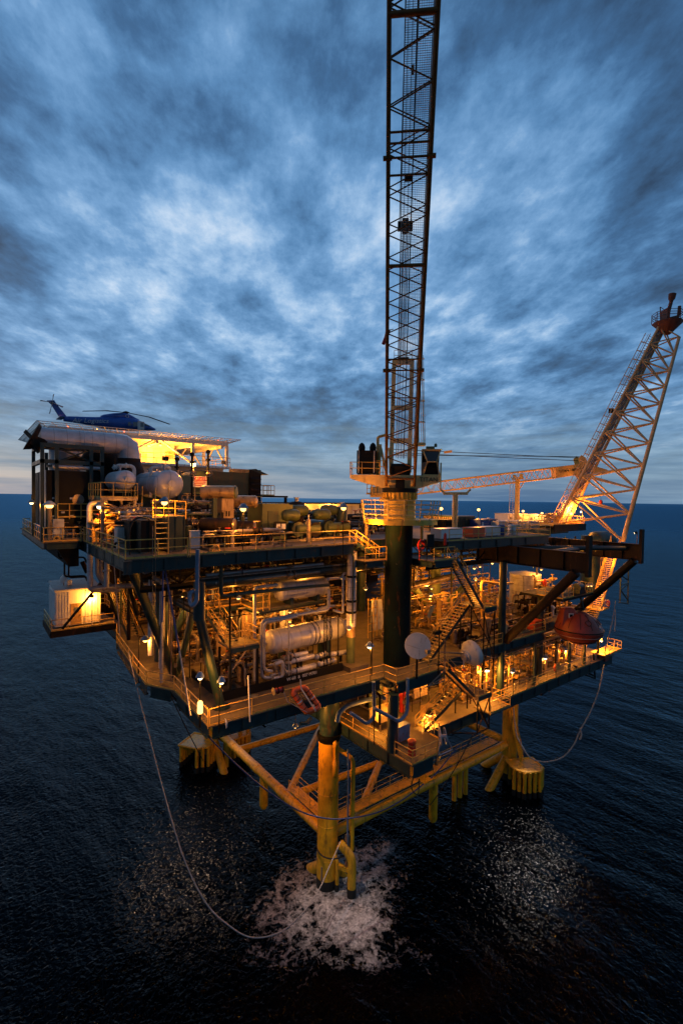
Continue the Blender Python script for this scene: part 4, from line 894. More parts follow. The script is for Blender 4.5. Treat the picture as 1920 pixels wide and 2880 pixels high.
obj('pilot_pipe', MB().tube(tc-CX*.9, tc-CX*1.0+UP*1.9, .06, n=6).tube(tc-CX*1.0+UP*1.9, tc-CX*.4+UP*1.5, .04, n=6), 'rustred', fl)
obj('heat_shield', MB().box(tc-CX*.5+UP*.8, (.08, 1.4, 1.5), M=Matrix((CX, FWD, CY)).transposed()), 'rustred', fl)
p = fu_(-.9, .60)+up_*.7; obj('obstruction_light', MB().box(p, (.5, .5, .6)), 'black', fl)
# ================================================================ living quarters and helideck
lq = thing('living_quarters', 'white living quarters block under the helideck, its upper gallery lit yellow', 'building', (5, 30, ZU))
obj('wall', MB().boxa(-2.5, 28, ZU, 13.4, 36, 37.4), 'panel', lq)
cor = MB()
for i in range(30): x = -2.3+i*.53; cor.boxa(x, 27.93, ZU+.1, x+.2, 27.997, 36.8)
obj('corrugation', cor, 'panel', lq)
obj('gallery_floor', MB().boxa(-2.6, 26.4, 37.403, 13.7, 36.1, 37.62), 'white', lq)
uh = obj('upper_house', MB().boxa(-2.4, 31, 37.62, 8.4, 36, 40.2), 'white', lq)
obj('fascia', MB().boxa(-2.5, 30.4, 39.7, 2.9, 30.99, 40.2), 'white', lq)
obj('left_wing', MB().boxa(-2.5, 28.3, 37.62, 3.9, 30.99, 40.2), 'white', uh)
obj('door', MB().boxa(5.9, 30.9, 37.66, 6.9, 30.99, 39.7), 'lgrey', uh)
obj('window', MB().boxa(1.9, 28.25, 38.9, 2.9, 28.295, 39.6), 'glass', uh); obj('window_frame', MB().boxa(1.8, 28.2, 38.8, 3.0, 28.249, 38.89).boxa(1.8, 28.2, 39.61, 3.0, 28.249, 39.7), 'lgrey', uh)
obj('window', MB().boxa(3.15, 28.25, 37.9, 3.8, 28.295, 38.7), 'lglass', uh)
obj('air_conditioner', MB().boxa(7.3, 30.3, 38.6, 8.2, 30.99, 39.3), 'tan', uh)
obj('air_conditioner', MB().boxa(4.1, 30.3, 37.9, 5.0, 30.99, 38.9), 'tan', uh)
for x in (9.1, 13.3):
    for y in (26.8, 34): obj('gallery_post', MB().boxa(x-.16, y-.16, 37.62, x+.16, y+.16, 40.1), 'white', lq)
for p, q in (((5.2, 26.8, 40.4), (9.0, 26.8, 37.8)), ((1.0, 26.8, 37.9), (5.2, 26.8, 40.4)), ((9.2, 34, 37.7), (11.2, 34, 40.5)), ((13.2, 34, 37.7), (11.2, 34, 40.5)), ((13.3, 27, 37.7), (13.3, 30.4, 40.5)), ((13.3, 33.8, 37.7), (13.3, 30.4, 40.5))): obj('gallery_brace', MB().tube(p, q, .11, n=8), 'white', lq)
railing('white lit rail along the gallery under the helideck', [(-2, 26.5, 37.62), (13.6, 26.5, 37.62), (13.6, 35, 37.62)], material='cream', toe=False, gap=2.2)
hx0, hx1, hy0, hy1, hz0 = -5.2, 13.2, 26.3, 44.5, 40.62
hd = thing('helideck', 'flat helideck with a sloping pale safety net frame round its edge', 'helideck', (4, 35, 40.6))
obj('deck_plate', MB().boxa(hx0, hy0, hz0-.14, hx1, hy1, hz0), 'dgreen', hd)
obj('fascia', MB().boxa(hx0-.02, hy0-.06, hz0-.55, hx1+.02, hy0-.003, hz0+.03).boxa(hx1+.003, hy0, hz0-.55, hx1+.06, hy1, hz0+.03), 'white', hd)
obj('soffit', MB().boxa(hx0, hy0+.01, hz0-.5, hx1-.003, hy1, hz0-.143), 'white', hd)
for x in (-3, 1, 5, 9, 12.5): obj('under_beam', MB().boxa(x-.15, hy0+.1, hz0-.86, x+.15, hy1-.2, hz0-.503), 'white', hd)
o = 1.15; corners = [(hx0, hy0), (hx1, hy0), (hx1, hy1), (hx0, hy1)]; oc = [(hx0-o, hy0-o), (hx1+o, hy0-o), (hx1+o, hy1+o), (hx0-o, hy1+o)]
for i in range(4):
    a, c, A_, B_ = V((*corners[i], hz0-.25)), V((*corners[(i+1) % 4], hz0-.25)), V((*oc[i], hz0+.22)), V((*oc[(i+1) % 4], hz0+.22))
    net = MB()
    for f in (1/3, 2/3, 1.0): net.tube(a.lerp(A_, f), c.lerp(B_, f), .035, n=5)
    for j in range(19): f = j/18; net.tube(a.lerp(c, f), A_.lerp(B_, f), .04, n=5)
    for j in range(55): f = j/54; net.tube(a.lerp(c, f), A_.lerp(B_, f), .012, n=4)
    obj('net_frame', net, 'white', hd)
for i, x in enumerate((-3.6, -1.0, 1.6, 4.2, 6.8, 9.4, 12)):
    obj('edge_light', MB().lathe([(.05, 0), (.06, .07), (.03, .12)], (x, hy0+.1, hz0+.03), n=10), 'beacon' if i % 2 == 0 else 'bulb', hd)
# ---- helicopter
def HP(cx, cy): return W(cx/3.2667, 1080+cy/3.2667, 'y', 34.0)
he = thing('helicopter', 'dark blue helicopter with drooping rotor blades parked on the helideck', 'helicopter', (3, 34, hz0))
def hring(cx, ytop, ybot, hw, n=16, pw=.8):
    a, b_ = HP(cx, ytop), HP(cx, ybot); c = (a+b_)/2; hh = (a.z-b_.z)/2; r = []
    for k in range(n):
        t = 2*pi*k/n; ct, st = cos(t), sin(t)
        r.append((c.x, 34+hw*math.copysign(abs(ct)**pw, ct), c.z+hh*math.copysign(abs(st)**pw, st)))
    return r
fus = [(585, 298, 342, .16), (640, 296, 350, .22), (760, 300, 368, .36), (880, 303, 392, .60), (960, 300, 412, .86), (1060, 302, 424, .98), (1180, 306, 430, 1.0), (1250, 325, 432, .98), (1310, 352, 432, .86), (1365, 378, 430, .66), (1405, 400, 428, .42), (1428, 410, 424, .16)]
body = obj('fuselage', MB().loft([hring(*f) for f in fus]), 'navy', he)
obj('engine_cowling', MB().loft([hring(925, 292, 330, .35), hring(950, 282, 330, .60), hring(1040, 268, 330, .72), (hring(1130, 264, 330, .66)), hring(1190, 280, 335, .6), hring(1240, 310, 345, .5), hring(1275, 326, 350, .3)]), 'navy', he)
fin = [HP(570, 300), HP(600, 285), HP(605, 300), HP(560, 330)]
def plate(pts, th, y=34.0): return MB().prism([(p.x, y-th/2, p.z) for p in pts], (0, th, 0))
obj('tail_fin', plate([HP(555, 318), HP(470, 185), HP(432, 152), HP(500, 150), HP(515, 175), HP(608, 292), HP(620, 330)], .22), 'navy', he)
obj('tail_plane', MB().bar(HP(560, 312)-V((0, 1.5, 0)), HP(560, 312)+V((0, 1.5, 0)), .55, .07, (0, 0, 1)), 'navy', he)
trc = HP(480, 172); 
for cx, cy in ((492, 98), (370, 155), (455, 275), (578, 216)):
    e = HP(cx, cy); obj('tail_rotor_blade', MB().prism([(trc.x, 33.72, trc.z), (e.x-.07, 33.72, e.z-.07), (e.x+.07, 33.72, e.z+.07)], (0, .04, 0)).bar((trc.x, 33.74, trc.z), (e.x, 33.74, e.z), .05, .19, (0, 1, 0)), 'lgrey', he)
obj('tail_hub', MB().tube((trc.x, 33.65, trc.z), (trc.x, 34, trc.z), .14, n=10), 'black', he)
obj('tail_light', MB().sphere(HP(560, 304)-V((0, .2, 0)), .11, 10, 6), 'beacon', he)
hubp = HP(1160, 262); obj('mast', MB().tube(hubp-V((0, 0, .3)), hubp+V((0, 0, .12)), .2, n=12).lathe([(.38, -.06), (.42, .03), (.12, .16)], hubp, n=12), 'black', he)
def blade(pts):
    P_ = [V(p) for p in pts]; b = MB()
    for a, c in zip(P_, P_[1:]): b.bar(a, c, .30, .045)
    return b
for tipp, dy, mids in ((HP(850, 196), 5.0, (HP(1040, 222), 2.2)), (HP(705, 296), -4.2, (HP(930, 270), -2.2)), (HP(1620, 350), 2.5, (HP(1400, 292), 1.3)), (HP(1500, 300), -7.5, (HP(1330, 272), -3.8))):
    if dy == -7.5: continue
    obj('rotor_blade', blade([hubp, mids[0]+V((0, mids[1], 0)), tipp+V((0, dy, 0))]), 'black', he)
for cx0, cx1, y0_, y1_ in ((1158, 1182, 358, 392), (1205, 1255, 358, 396), (1272, 1300, 362, 402)):
    obj('cabin_window', MB().prism([(HP(cx0, y0_).x, 33.0, HP(cx0, y0_).z), (HP(cx1, y0_).x, 33.0, HP(cx1, y0_).z), (HP(cx1, y1_).x, 33.0, HP(cx1, y1_).z), (HP(cx0, y1_).x, 33.0, HP(cx0, y1_).z)], (0, .06, 0)), 'lglass', he)
obj('windscreen', MB().loft([hring(1312, 356, 408, .875), hring(1362, 381, 412, .68)], cap=False), 'glass', he)
obj('door_panel', MB().prism([(HP(1245, 348).x, 32.985, HP(1245, 348).z), (HP(1308, 356).x, 33.05, HP(1308, 356).z), (HP(1308, 428).x, 33.05, HP(1308, 428).z), (HP(1245, 428).x, 32.985, HP(1245, 428).z)], (0, .03, 0)), 'lgrey', he)
for cx, dy in ((1360, 0), (1000, -1.1), (1000, 1.1)):
    p = HP(cx, 436); obj('wheel', MB().tube((p.x, 34+dy-.1, hz0+.22), (p.x, 34+dy+.1, hz0+.22), .22, n=14), 'rubber', he); obj('gear_leg', MB().tube((p.x, 34+dy, hz0+.3), (p.x, 34+dy*.8, hz0+1.0), .07, n=8), 'lgrey', he)
a, c = HP(690, 345), HP(945, 355); obj('emblem', MB().torus(HP(1157, 302)-V((0, .71, 0)), .17, .035, (0, 1, 0), 18, 5), 'pale', he)
a.y, c.y = 34-.38, 34-.94
text('lettering', 'Air Logistics', V((HP(822, 344).x, 34-.68, HP(822, 344).z)), c-a, (0, .1, 1), .74, 'pale', he, .01, shear=.3)
# ================================================================ upper deck, left: turbine house, duct, stack
tb = thing('turbine_house', 'black turbine enclosure with open steel frame on top at the far left', 'enclosure', (-4.5, 18, ZU))
ex0, ex1, ey0, ey1 = -7.0, -3.3, 14.9, 24.0
zt = W(150, 1322, 'y', ey0).z; zf = W(150, 1258, 'y', ey0).z
obj('enclosure', MB().boxa(ex0+.3, ey0+.2, ZU+1.0, ex1+.3, ey1, zt), 'black', tb)
obj('side_panel', MB().boxa(ex0+.24, ey0+.25, ZU+1.0, ex0+.297, ey0+4.0, zt), 'blue', tb)
for x in (ex0, ex0+.95, ex1-.35, ex1+.45):
    for y in (ey0, ey1-3): obj('frame_post', MB().boxa(x-.13, y-.13, ZU, x+.13, y+.13, zf), 'teal', tb)
for z in (zf, zt+.5):
    obj('frame_beam', MB().boxa(ex0-.13, ey0-.13, z+.002, ex1+.6, ey0+.13, z+.3), 'teal', tb); obj('frame_beam', MB().boxa(ex0-.13, ey0+.14, z+.002, ex0+.13, ey1-3, z+.3), 'teal', tb)
obj('frame_brace', MB().tube((ex0+1, ey0, zf), (ex1+.3, ey0, zt+.5), .07, n=6).tube((ex0+1, ey0+.1, zt+.6), (ex1-.4, ey0+.1, zf), .07, n=6), 'teal', tb)
obj('header_pipe', MB().tube((ex0+.7, ey0+.05, zt+.28), (ex1+.3, ey0+.05, zt+.28), .17, n=10), 'pipe', tb)
obj('hatch', MB().tube((-4.55, ey0+.19, ZU+3.2), (-4.55, ey0+.05, ZU+3.2), .42, n=18), 'steel', tb)
for x, z in ((-6.2, 3.3), (-5.0, 3.3), (-6.2, 1.9), (-5.0, 1.9), (-5.6, 2.2)): obj('plate', MB().boxa(x-.12, ey0+.16, ZU+z-.07, x+.12, ey0+.198, ZU+z+.07), 'pale', tb)
obj('roof_hood', MB().prism([(ex0+1.2, ey0+.1, zt+.8), (ex1+.2, ey0+.1, zt+.8), (ex1-.6, ey0+.1, zt+1.15), (ex0+2, ey0+.1, zt+1.2)], (0, 3, 0)), 'brown', tb)
sk = W(182, 1300, 'y', 19); st = thing('exhaust_stack', 'short grey exhaust stack standing inside the open frame at the far left', 'stack', (sk.x, 19, zt))
obj('shell', MB().tube((sk.x, 19, zt-.2), (sk.x, 19, zf+.5), 1.15, n=28), 'cladv', st); obj('base_flange', MB().tube((sk.x, 19, zt+.4), (sk.x, 19, zt+.6), 1.3, n=28), 'steel', st)
dl, dr = W(112, 1232, 'y', 16.4), W(350, 1250, 'y', 16.4); dd = thing('exhaust_duct', 'fat grey exhaust duct lying on top of the left steel frame and bending down', 'duct', dl)
dz = (dl.z+dr.z)/2; R_ = .86; xe = W(372, 1270, 'y', 16.4).x
obj('horizontal_run', MB().lathe([(R_, 0), (R_, 3.0), (R_*1.03, 3.02), (R_*1.03, 3.1), (R_, 3.12), (R_, dr.x-dl.x-.5)], (dl.x, 16.4, dz), (1, 0, 0), 28), 'clad', dd)
obj('mitre_bend', MB().sweep([(dr.x-.5, 16.4, dz), (dr.x-.1, 16.4, dz), (dr.x+.25, 16.4, dz-.25), (dr.x+.38, 16.4, dz-.8), (dr.x+.38, 16.4, dz-1.2)], [R_, R_, R_*1.1, R_, R_], 28, smooth=False), 'clad', dd)
obj('collar', MB().tube((dr.x+.38, 16.4, dz-1.5), (dr.x+.38, 16.4, dz-1.2), R_*1.12, n=28), 'brown', dd)
obj('silencer', MB().lathe([(1.25, -5.5), (1.25, -2.2), (1.0, -1.5)], (dr.x+.38, 16.4, dz), n=10, smooth=False), 'brown', dd)
def scoop(px0, py0, px1, py1, w0, w1, yy):
    a_, c_ = W(px0, py0, 'y', yy), W(px1, py1, 'y', yy); d_ = (c_-a_).normalized(); n_ = d_.cross(V((0, 1, 0)))
    outer = []
    for p_, w_, yw in ((a_, w0, .95), (c_, w1, .80)): outer.append([p_+n_*w_+V((0, -yw, 0)), p_+n_*w_+V((0, yw, 0)), p_-n_*w_+V((0, yw, 0)), p_-n_*w_+V((0, -yw, 0))])
    return MB().loft(outer, cap=False, smooth=False)
obj('outlet_mouth', MB().loft([[(dl.x-.05+.35*sin(2*pi*k/20)-.15, 16.4+.9*cos(2*pi*k/20), dz+.92*sin(2*pi*k/20)) for k in range(20)], [(dl.x-.55+.55*sin(2*pi*k/20), 16.4+1.0*cos(2*pi*k/20), dz+.1+1.08*sin(2*pi*k/20)) for k in range(20)]], cap=False), 'brown', dd)
obj('outlet_lip', MB().loft([[(dl.x-.55+.55*sin(2*pi*k/20), 16.4+1.0*cos(2*pi*k/20), dz+.1+1.08*sin(2*pi*k/20)) for k in range(20)], [(dl.x-.50+.55*sin(2*pi*k/20), 16.4+.92*cos(2*pi*k/20), dz+.1+1.0*sin(2*pi*k/20)) for k in range(20)]], cap=False), 'steel', dd)
obj('baffle', MB().prism([(dl.x-1.0, 15.5, dz+.45), (dl.x-.1, 15.5, dz-.55), (dl.x-.1, 17.3, dz-.55), (dl.x-1.0, 17.3, dz+.45)], (.04, 0, .04)), 'black', dd)
obj('lower_scoop', scoop(88, 1238, 122, 1258, .35, .55, 16.4), 'brown', dd)
obj('mouth_back', MB().tube((dl.x+.02, 16.4, dz), (dl.x+.06, 16.4, dz), .84, n=24), 'black', dd)
bl = W(290, 1300, 'y', 19); sl = thing('second_silencer', 'dim brown bell shaped silencer half hidden behind the grey exhaust duct', 'silencer', (bl.x, 19, ZU))
obj('shell', MB().lathe([(1.1, ZU), (1.1, 35.9), (1.5, 36.5), (1.6, 37.4), (1.2, 38.2)], (bl.x, 19.5, 0), n=24), 'brown', sl)
# ---- vessels and tank stand
p = W(354, 1350, 'y', 10.0); vessel('smaller silver dished tank on the railed stand below the exhaust duct', (p.x, 10, p.z), (p.x, 13.4, p.z), .72, seed=1, nozzles=1, floor=p.z-.95)
zz = W(330, 1400, 'y', 9.3).z; x0, x1 = W(284, 1400, 'y', 9.3).x, W(388, 1400, 'y', 9.3).x
ts_ = thing('tank_stand', 'yellow railed steel stand carrying the smaller silver tank', 'stand', (x0, 9.3, ZU))
obj('platform', MB().boxa(x0, 9.3, zz-.2, x1, 13.8, zz), 'steel', ts_)
for x in (x0+.15, x1-.15):
    for y in (9.5, 13.6): obj('leg', MB().boxa(x-.1, y-.1, ZU, x+.1, y+.1, zz-.203), 'steel', ts_)
for a, c in (((x0+.2, 9.5, zz-.3), (x1-.2, 9.5, ZU+2.2)), ((x1-.2, 9.5, zz-.3), (x0+.2, 9.5, ZU+2.2))): obj('brace', MB().tube(a, c, .06, n=6), 'steel', ts_)
railing('yellow rail round the stand of the smaller silver tank', [(x0, 13.6, zz), (x0, 9.35, zz), (x1, 9.35, zz), (x1, 13.6, zz)], gap=.9)
ladder('yellow ladder up to the stand of the smaller silver tank', (x1+.15, 9.6, ZU), zz-ZU, (0, -1, 0), cage=False)
p = W(476, 1362, 'y', 9.2); vessel('big silver dished tank with radial seams left of the danger sign', (p.x, 9.2, p.z), (p.x, 15.5, p.z), 1.08, seed=2, nozzles=3, floor=ZU+2)
pipeline('pale pipe with valves bridging over the tops of both silver tanks', [W(425, 1398, 'y', 11), W(425, 1313, 'y', 11), W(478, 1313, 'y', 11), W(478, 1330, 'y', 11)], .12, 'lgrey', 2)
pipeline('pale horizontal pipe in front of the brown silencer above the smaller tank', [W(318, 1318, 'y', 12), W(332, 1309, 'y', 12), W(378, 1311, 'y', 12), W(378, 1345, 'y', 12)], .14, 'lgrey', 2)
for i, (px_, top) in enumerate(((498, 1285), (540, 1272), (585, 1265))):
    lab = ('dark relief stack with valve between the floodlight and the silver tank', 'dark vent pipe just behind the white floodlight', 'tall dark vent pipe above the louvred cooler')[i]
    a, b_ = W(px_, 1345, 'y', 11), W(px_, top, 'y', 11); t = thing('vent_pipe', lab, 'pipe', (a.x, 11, a.z-1)); obj('riser', MB().tube((a.x, 11, a.z-3.0), (a.x, 11, b_.z), .10, n=8), 'black', t)
    valve(t, (a.x, 11, a.z+.4), (0, 0, 1), .12, 'steel', 'steel', (0, -1, 0)); obj('cap', MB().tube((a.x, 11, b_.z-.3), (a.x, 11, b_.z-.05), .19, n=10).tube((a.x, 11, b_.z-.9), (a.x, 11, b_.z-.75), .2, n=10), 'black', t)
# ---- cooler with louvres, danger sign
q0, q1 = W(560, 1400, 'y', 16), W(733, 1325, 'y', 16)
co = thing('air_cooler', 'big black louvred cooler box with a sloping hood behind the danger sign', 'cooler', (8, 18, ZU))
obj('casing', MB().boxa(q0.x-.6, 16, ZU+2.4, q1.x-1.3, 21, q1.z-.25), 'dgreen', co)
obj('louvre_box', MB().boxa(q1.x-1.3, 15.9, ZU+2.4, q1.x, 20.5, q1.z+.1), 'black', co)
for i in range(6): z = ZU+2.9+i*.55; obj('louvre', MB().prism([(q1.x-1.25, 15.88, z), (q1.x-.1, 15.88, z), (q1.x-.1, 15.6, z-.25), (q1.x-1.25, 15.6, z-.25)], (0, .02, .04)), 'brown', co)
obj('hood', MB().prism([(q1.x-1.3, 15.9, q1.z+.12), (q1.x-.6, 15.9, q1.z+.2), (q1.x+.9, 15.9, q1.z-.35), (q1.x, 15.9, q1.z-.3)], (0, 4.5, 0)), 'teal', co)
obj('lit_top', MB().boxa(q1.x-3, 15.95, q1.z-.247, q1.x-1.31, 17, q1.z+.1), 'tan', co)
for x in (q0.x, q0.x+2.5, q1.x-.3): obj('leg', MB().boxa(x-.12, 16.2, ZU, x+.12, 16.4, ZU+2.397), 'dgreen', co)
hp = W(560, 1350, 'y', 13); hv = thing('curved_hood', 'tan curved inlet hood holding the danger sign', 'hood', (hp.x, 13, hp.z))
obj('shell', MB().prism([(hp.x-.75, 13, hp.z-1.2)]+[(hp.x-.75*cos(a), 13, hp.z+.25+.55*sin(a)) for a in [pi*i/10 for i in range(11)]]+[(hp.x+.75, 13, hp.z-1.2)], (0, 2.5, 0)), 'green', hv)
obj('leg', MB().boxa(hp.x-.6, 13.2, ZU, hp.x-.45, 13.4, hp.z-1.203).boxa(hp.x+.45, 13.2, ZU, hp.x+.6, 13.4, hp.z-1.203), 'steel', hv)
a, c = W(543, 1339, 'y', 12.6), W(583, 1371, 'y', 12.6); sgn = thing('warning_sign', 'white sign headed DANGER in a red bar beside the big silver tank', 'sign', (a.x, 12.6, c.z))
obj('plate', MB().boxa(a.x, 12.6, c.z, c.x, 12.64, a.z), 'sign', sgn)
hgt = a.z-c.z; obj('red_bar', MB().boxa(a.x+.06, 12.57, a.z-.40*hgt, c.x-.06, 12.597, a.z-.06*hgt), 'red', sgn)
text('lettering', 'DANGER', ((a.x+c.x)/2, 12.565, a.z-.23*hgt), (1, 0, 0), UP, (c.x-a.x)*.245, 'sign', sgn)
for i in range(3): obj('text_line', MB().boxa(a.x+.1, 12.58, a.z-(.50+.15*i)*hgt-.05, c.x-.15-.1*i, 12.597, a.z-(.50+.15*i)*hgt+.02), 'red', sgn)
obj('post', MB().tube((a.x+.2, 12.66, ZU), (a.x+.2, 12.66, c.z+.2), .04, n=6).tube((c.x-.2, 12.66, ZU), (c.x-.2, 12.66, c.z+.2), .04, n=6), 'steel', sgn)
# ---- big brass coloured ducts, fan drums, end-on cylinders
def drum(label, px_, py_, y, r, length, material, endm=None, tilt=(1, 0, 0), name='cylinder_drum', wrap=False):
    e = W(px_, py_, 'y', y); d = V(tilt).normalized(); t = thing(name, label, 'cylinder', e)
    obj('body', MB().lathe([(r*.9, -length), (r, -length+.1), (r, -.06), (r*1.06, -.05), (r*1.06, 0)], e, d, 26), material, t)
    obj('end_cap', MB().lathe([(r*.98, 0), (r*.9, .1), (r*.5, .18 if wrap else .12), (.02, .2 if wrap else .13)], e, d, 26), endm or material, t)
    if wrap:
        for i in range(7): a_ = i*.9; obj('strap', MB().torus(e+d*.05, r*(.35+.09*i), .035, d+V((.25*sin(a_), .25*cos(a_), .1)), 16, 5), endm or material, t)
    obj('saddle', MB().boxa(e.x-length*.7, e.y-.15, ZU, e.x-length*.7+.3, e.y+.15, e.z-r*.9), 'dgreen', t); return t
drum('long brass cylinder with green end disc pointing right below the cooler', 662, 1385, 6.2, .50, 2.6, 'tan', 'green', (.9, -.75, 0))
drum('shorter brass cylinder with canvas wrapped end behind the deck lamp', 718, 1411, 6.8, .48, 1.8, 'tan', 'tan', (.9, -.75, 0), wrap=True)
drum('brown round ended vessel low on the deck left of the deck lamp', 658, 1477, 4.2, .50, 2.4, 'brown', 'steel', (.9, -.75, 0))
drum('brown vessel with wrapped end low on the deck right of the deck lamp', 716, 1483, 4.6, .47, 2.2, 'brown', 'steel', (.9, -.75, 0), wrap=True)
a, c = W(625, 1402, 'y', 6.0), W(654, 1465, 'y', 6.0); du = thing('upright_duct', 'upright square brass duct under the long brass cylinder', 'duct', (a.x, 6, c.z))
obj('casing', MB().boxa(a.x, 6, c.z, c.x+.1, 6.9, a.z), 'tan', du); obj('flange', MB().boxa(a.x-.1, 5.94, (a.z+c.z)/2-.04, c.x+.2, 6.96, (a.z+c.z)/2+.04), 'tan', du)
for x in (.35, .6): obj('slot', MB().boxa(a.x+(c.x-a.x)*x, 5.96, c.z+.35, a.x+(c.x-a.x)*x+.1, 5.997, c.z+.75), 'black', du)
obj('pedestal', MB().boxa(a.x+.1, 6.1, ZU, c.x, 6.8, c.z-.003), 'black', du)
skid('black engine and pipework mass between the big silver tank and brass duct', -1.0, 5.0, 3.6, 9.0, ZU, 3.6, 11, ('black', 'dgreen', 'brown', 'steel'), 1.4, 'compressor_skid', 'machinery', 3)
skid('dark low pipework along the rail under the brown round ended vessels', 1.0, 2.2, 7.4, 4.2, ZU, 1.5, 12, ('black', 'steel', 'brown'), 1.0)
skid('dense lit pipework below the railed tank stand', -4.0, 8.6, .2, 13.2, ZU, 2.9, 13, ('tan', 'steel', 'pipe', 'brown'), 1.5)
skid('row of small valves in front of the black turbine enclosure', -6.6, 14.3, -3.2, 15.0, ZU, 1.6, 14, ('steel', 'brown', 'tan'), 2.2, pots=1, motor=False)
skid('pipework behind the left rail beside the yellow bent pipe', -4.2, 10.2, -.8, 13.6, ZU, 2.4, 15, ('tan', 'yellow', 'steel'), 1.2)
# green box, gauges
a, c = W(738, 1416, 'y', 6.4), W(800, 1500, 'y', 6.4)
gb = thing('control_house', 'large dark green box standing right of the brass cylinders', 'enclosure', (a.x, 6.4, ZU)); obj('body', MB().boxa(a.x, 6.4, ZU+.2, c.x+.4, 9.0, a.z), 'green', gb)
obj('side_box', MB().boxa(c.x+.42, 6.6, ZU+1.8, c.x+.9, 8.4, a.z-.1), 'green', gb); obj('skid_rail', MB().boxa(a.x+.1, 6.5, ZU, c.x+.3, 6.7, ZU+.197), 'black', gb)
obj('door', MB().boxa(a.x+.5, 6.36, ZU+.5, a.x+1.5, 6.397, a.z-.6), 'dgreen', gb)
gp_ = W(790, 1481, 'y', 5.4); gg = thing('gauge_board', 'dark board with two square white dials in front of the green box', 'gauge board', (gp_.x, 5.4, ZU))
obj('board', MB().boxa(gp_.x-.6, 5.4, gp_.z-.4, gp_.x+.5, 5.5, gp_.z+.4), 'black', gg); obj('leg', MB().tube((gp_.x, 5.5, ZU), (gp_.x, 5.5, gp_.z-.3), .05, n=6), 'steel', gg)
for dx in (-.42, .05): obj('dial', MB().boxa(gp_.x+dx, 5.36, gp_.z-.2, gp_.x+dx+.36, 5.398, gp_.z+.22), 'sign', gg)
# compressors at the middle of the top deck
def compressor(label, x, y, w, seed):
    t = skid(label, x, y, x+w, y+3.4, ZU, 1.6, seed, ('green', 'dgreen', 'brown', 'steel'), 1.3, 'gas_compressor', 'machinery', 2)
    for i in range(2):
        xx = x+w*(.22+.5*i); obj('bottle', MB().lathe([(.05, -.3), (.42, -.12), (.5, .1), (.5, w*.32), (.42, w*.32+.2), (.05, w*.32+.4)], (xx-w*.16, y+.9+1.4*i, ZU+2.15+.35*i), (1, 0, 0), 20), 'green', t)
    obj('crankcase', MB().tube((x+w*.35, y+.2, ZU+1.0), (x+w*.35, y+3.2, ZU+1.0), .62, n=16), 'dgreen', t)
    obj('cylinder', MB().tube((x+w*.3, y+.5, ZU+1.0), (x+w*.9, y+.2, ZU+1.0), .46, n=16), 'green', t); obj('flywheel', MB().tube((x+w*.78, y-.05, ZU+.95), (x+w*.78, y+.1, ZU+.95), .62, n=20), 'brown', t); return t
compressor('gas compressor with olive bottles right of the two white dials', 9.0, 5.6, 3.6, 21)
compressor('second gas compressor with olive bottles next to the deck lamp', 12.9, 6.6, 3.7, 22)
column('dark green domed vessel behind the deck lamp on the top deck', (16.9, 8.6, ZU), 2.9, .55, 'dgreen')
column('brown domed vessel standing between the two gas compressors', (12.4, 9.6, ZU), 3.3, .72, 'brown')
column('small olive vessel at the left end of the gas compressors', (9.1, 9.5, ZU), 2.6, .38, 'green')
for i, (x, lab) in enumerate(((10.4, 'slim tan filter upright at the rail left of the gas compressors'), (16.6, 'slim tan filter upright at the rail beside the deck lamp'))): column(lab, (x, 4.6, ZU), 1.9, .17, 'tan')
# dark frame with railed top and cage
fx0, fx1, fy = 12.0, 16.2, 17.5; zf_ = W(770, 1394, 'y', fy).z
df = thing('pipe_rack', 'dark portal frame with a railed top left of the long white cabin', 'frame', (fx0, fy, ZU))
obj('top', MB().boxa(fx0-1, fy-.15, zf_-.2, fx1, fy+2.6, zf_), 'brown', df)
for x in (fx0, fx1-.2): obj('leg', MB().boxa(x-.12, fy-.12, ZU, x+.12, fy+.12, zf_-.203), 'brown', df)
railing('yellow rail on the dark portal frame left of the long white cabin', [(fx0-1, fy, zf_), (fx1-1.6, fy, zf_), (fx1-1.6, fy+2.4, zf_)], gap=.8)
railing('yellow rail in front of the black louvred cooler', [(3.6, 14.6, ZU+2.6), (11.5, 14.6, ZU+2.6)], gap=1.1)
obj('cooler_walk', MB().boxa(3.5, 14.6, ZU+2.5, 11.6, 15.8, ZU+2.597), 'steel', co)
# long white cabin at the far edge
wc = thing('long_cabin', 'long low white cabin with lit wall and windows along the far side', 'building', (24, 30, ZU))
zc = W(900, 1417, 'y', 30).z
obj('wall', MB().boxa(18.3, 30, ZU, 38, 34, zc), 'panel', wc); obj('roof', MB().boxa(18.2, 28.6, zc+.003, 38.1, 34.1, zc+.18), 'brown', wc)
for px_ in (892, 984): q = W(px_, 1432, 'y', 29.9); obj('door', MB().boxa(q.x-.45, 29.93, ZU+.1, q.x+.45, 29.997, q.z+.5), 'lgrey', wc)
for px_ in (842, 953): q = W(px_, 1426, 'y', 29.9); obj('vent', MB().boxa(q.x-.4, 29.9, q.z-.1, q.x+.4, 29.997, q.z+.3), 'lgrey', wc)
for px_ in (870, 914, 932, 962): q = W(px_, 1430, 'y', 29.9); obj('seam_post', MB().boxa(q.x-.05, 29.95, ZU, q.x+.05, 29.998, zc), 'lgrey', wc)
q = W(1016, 1426, 'y', 29.9); obj('window', MB().boxa(q.x-.35, 29.93, q.z-.2, q.x+.35, 29.997, q.z+.4), 'glass', wc)
for x, lab in ((21.5, 'lamp at the far wall of the long white cabin, left one'), (26, 'lamp at the far wall of the long white cabin, middle one'), (31, 'lamp at the far wall of the long white cabin, right one')): hang_lamp(lab, (x, 29.2, zc-.02), .25, 900)
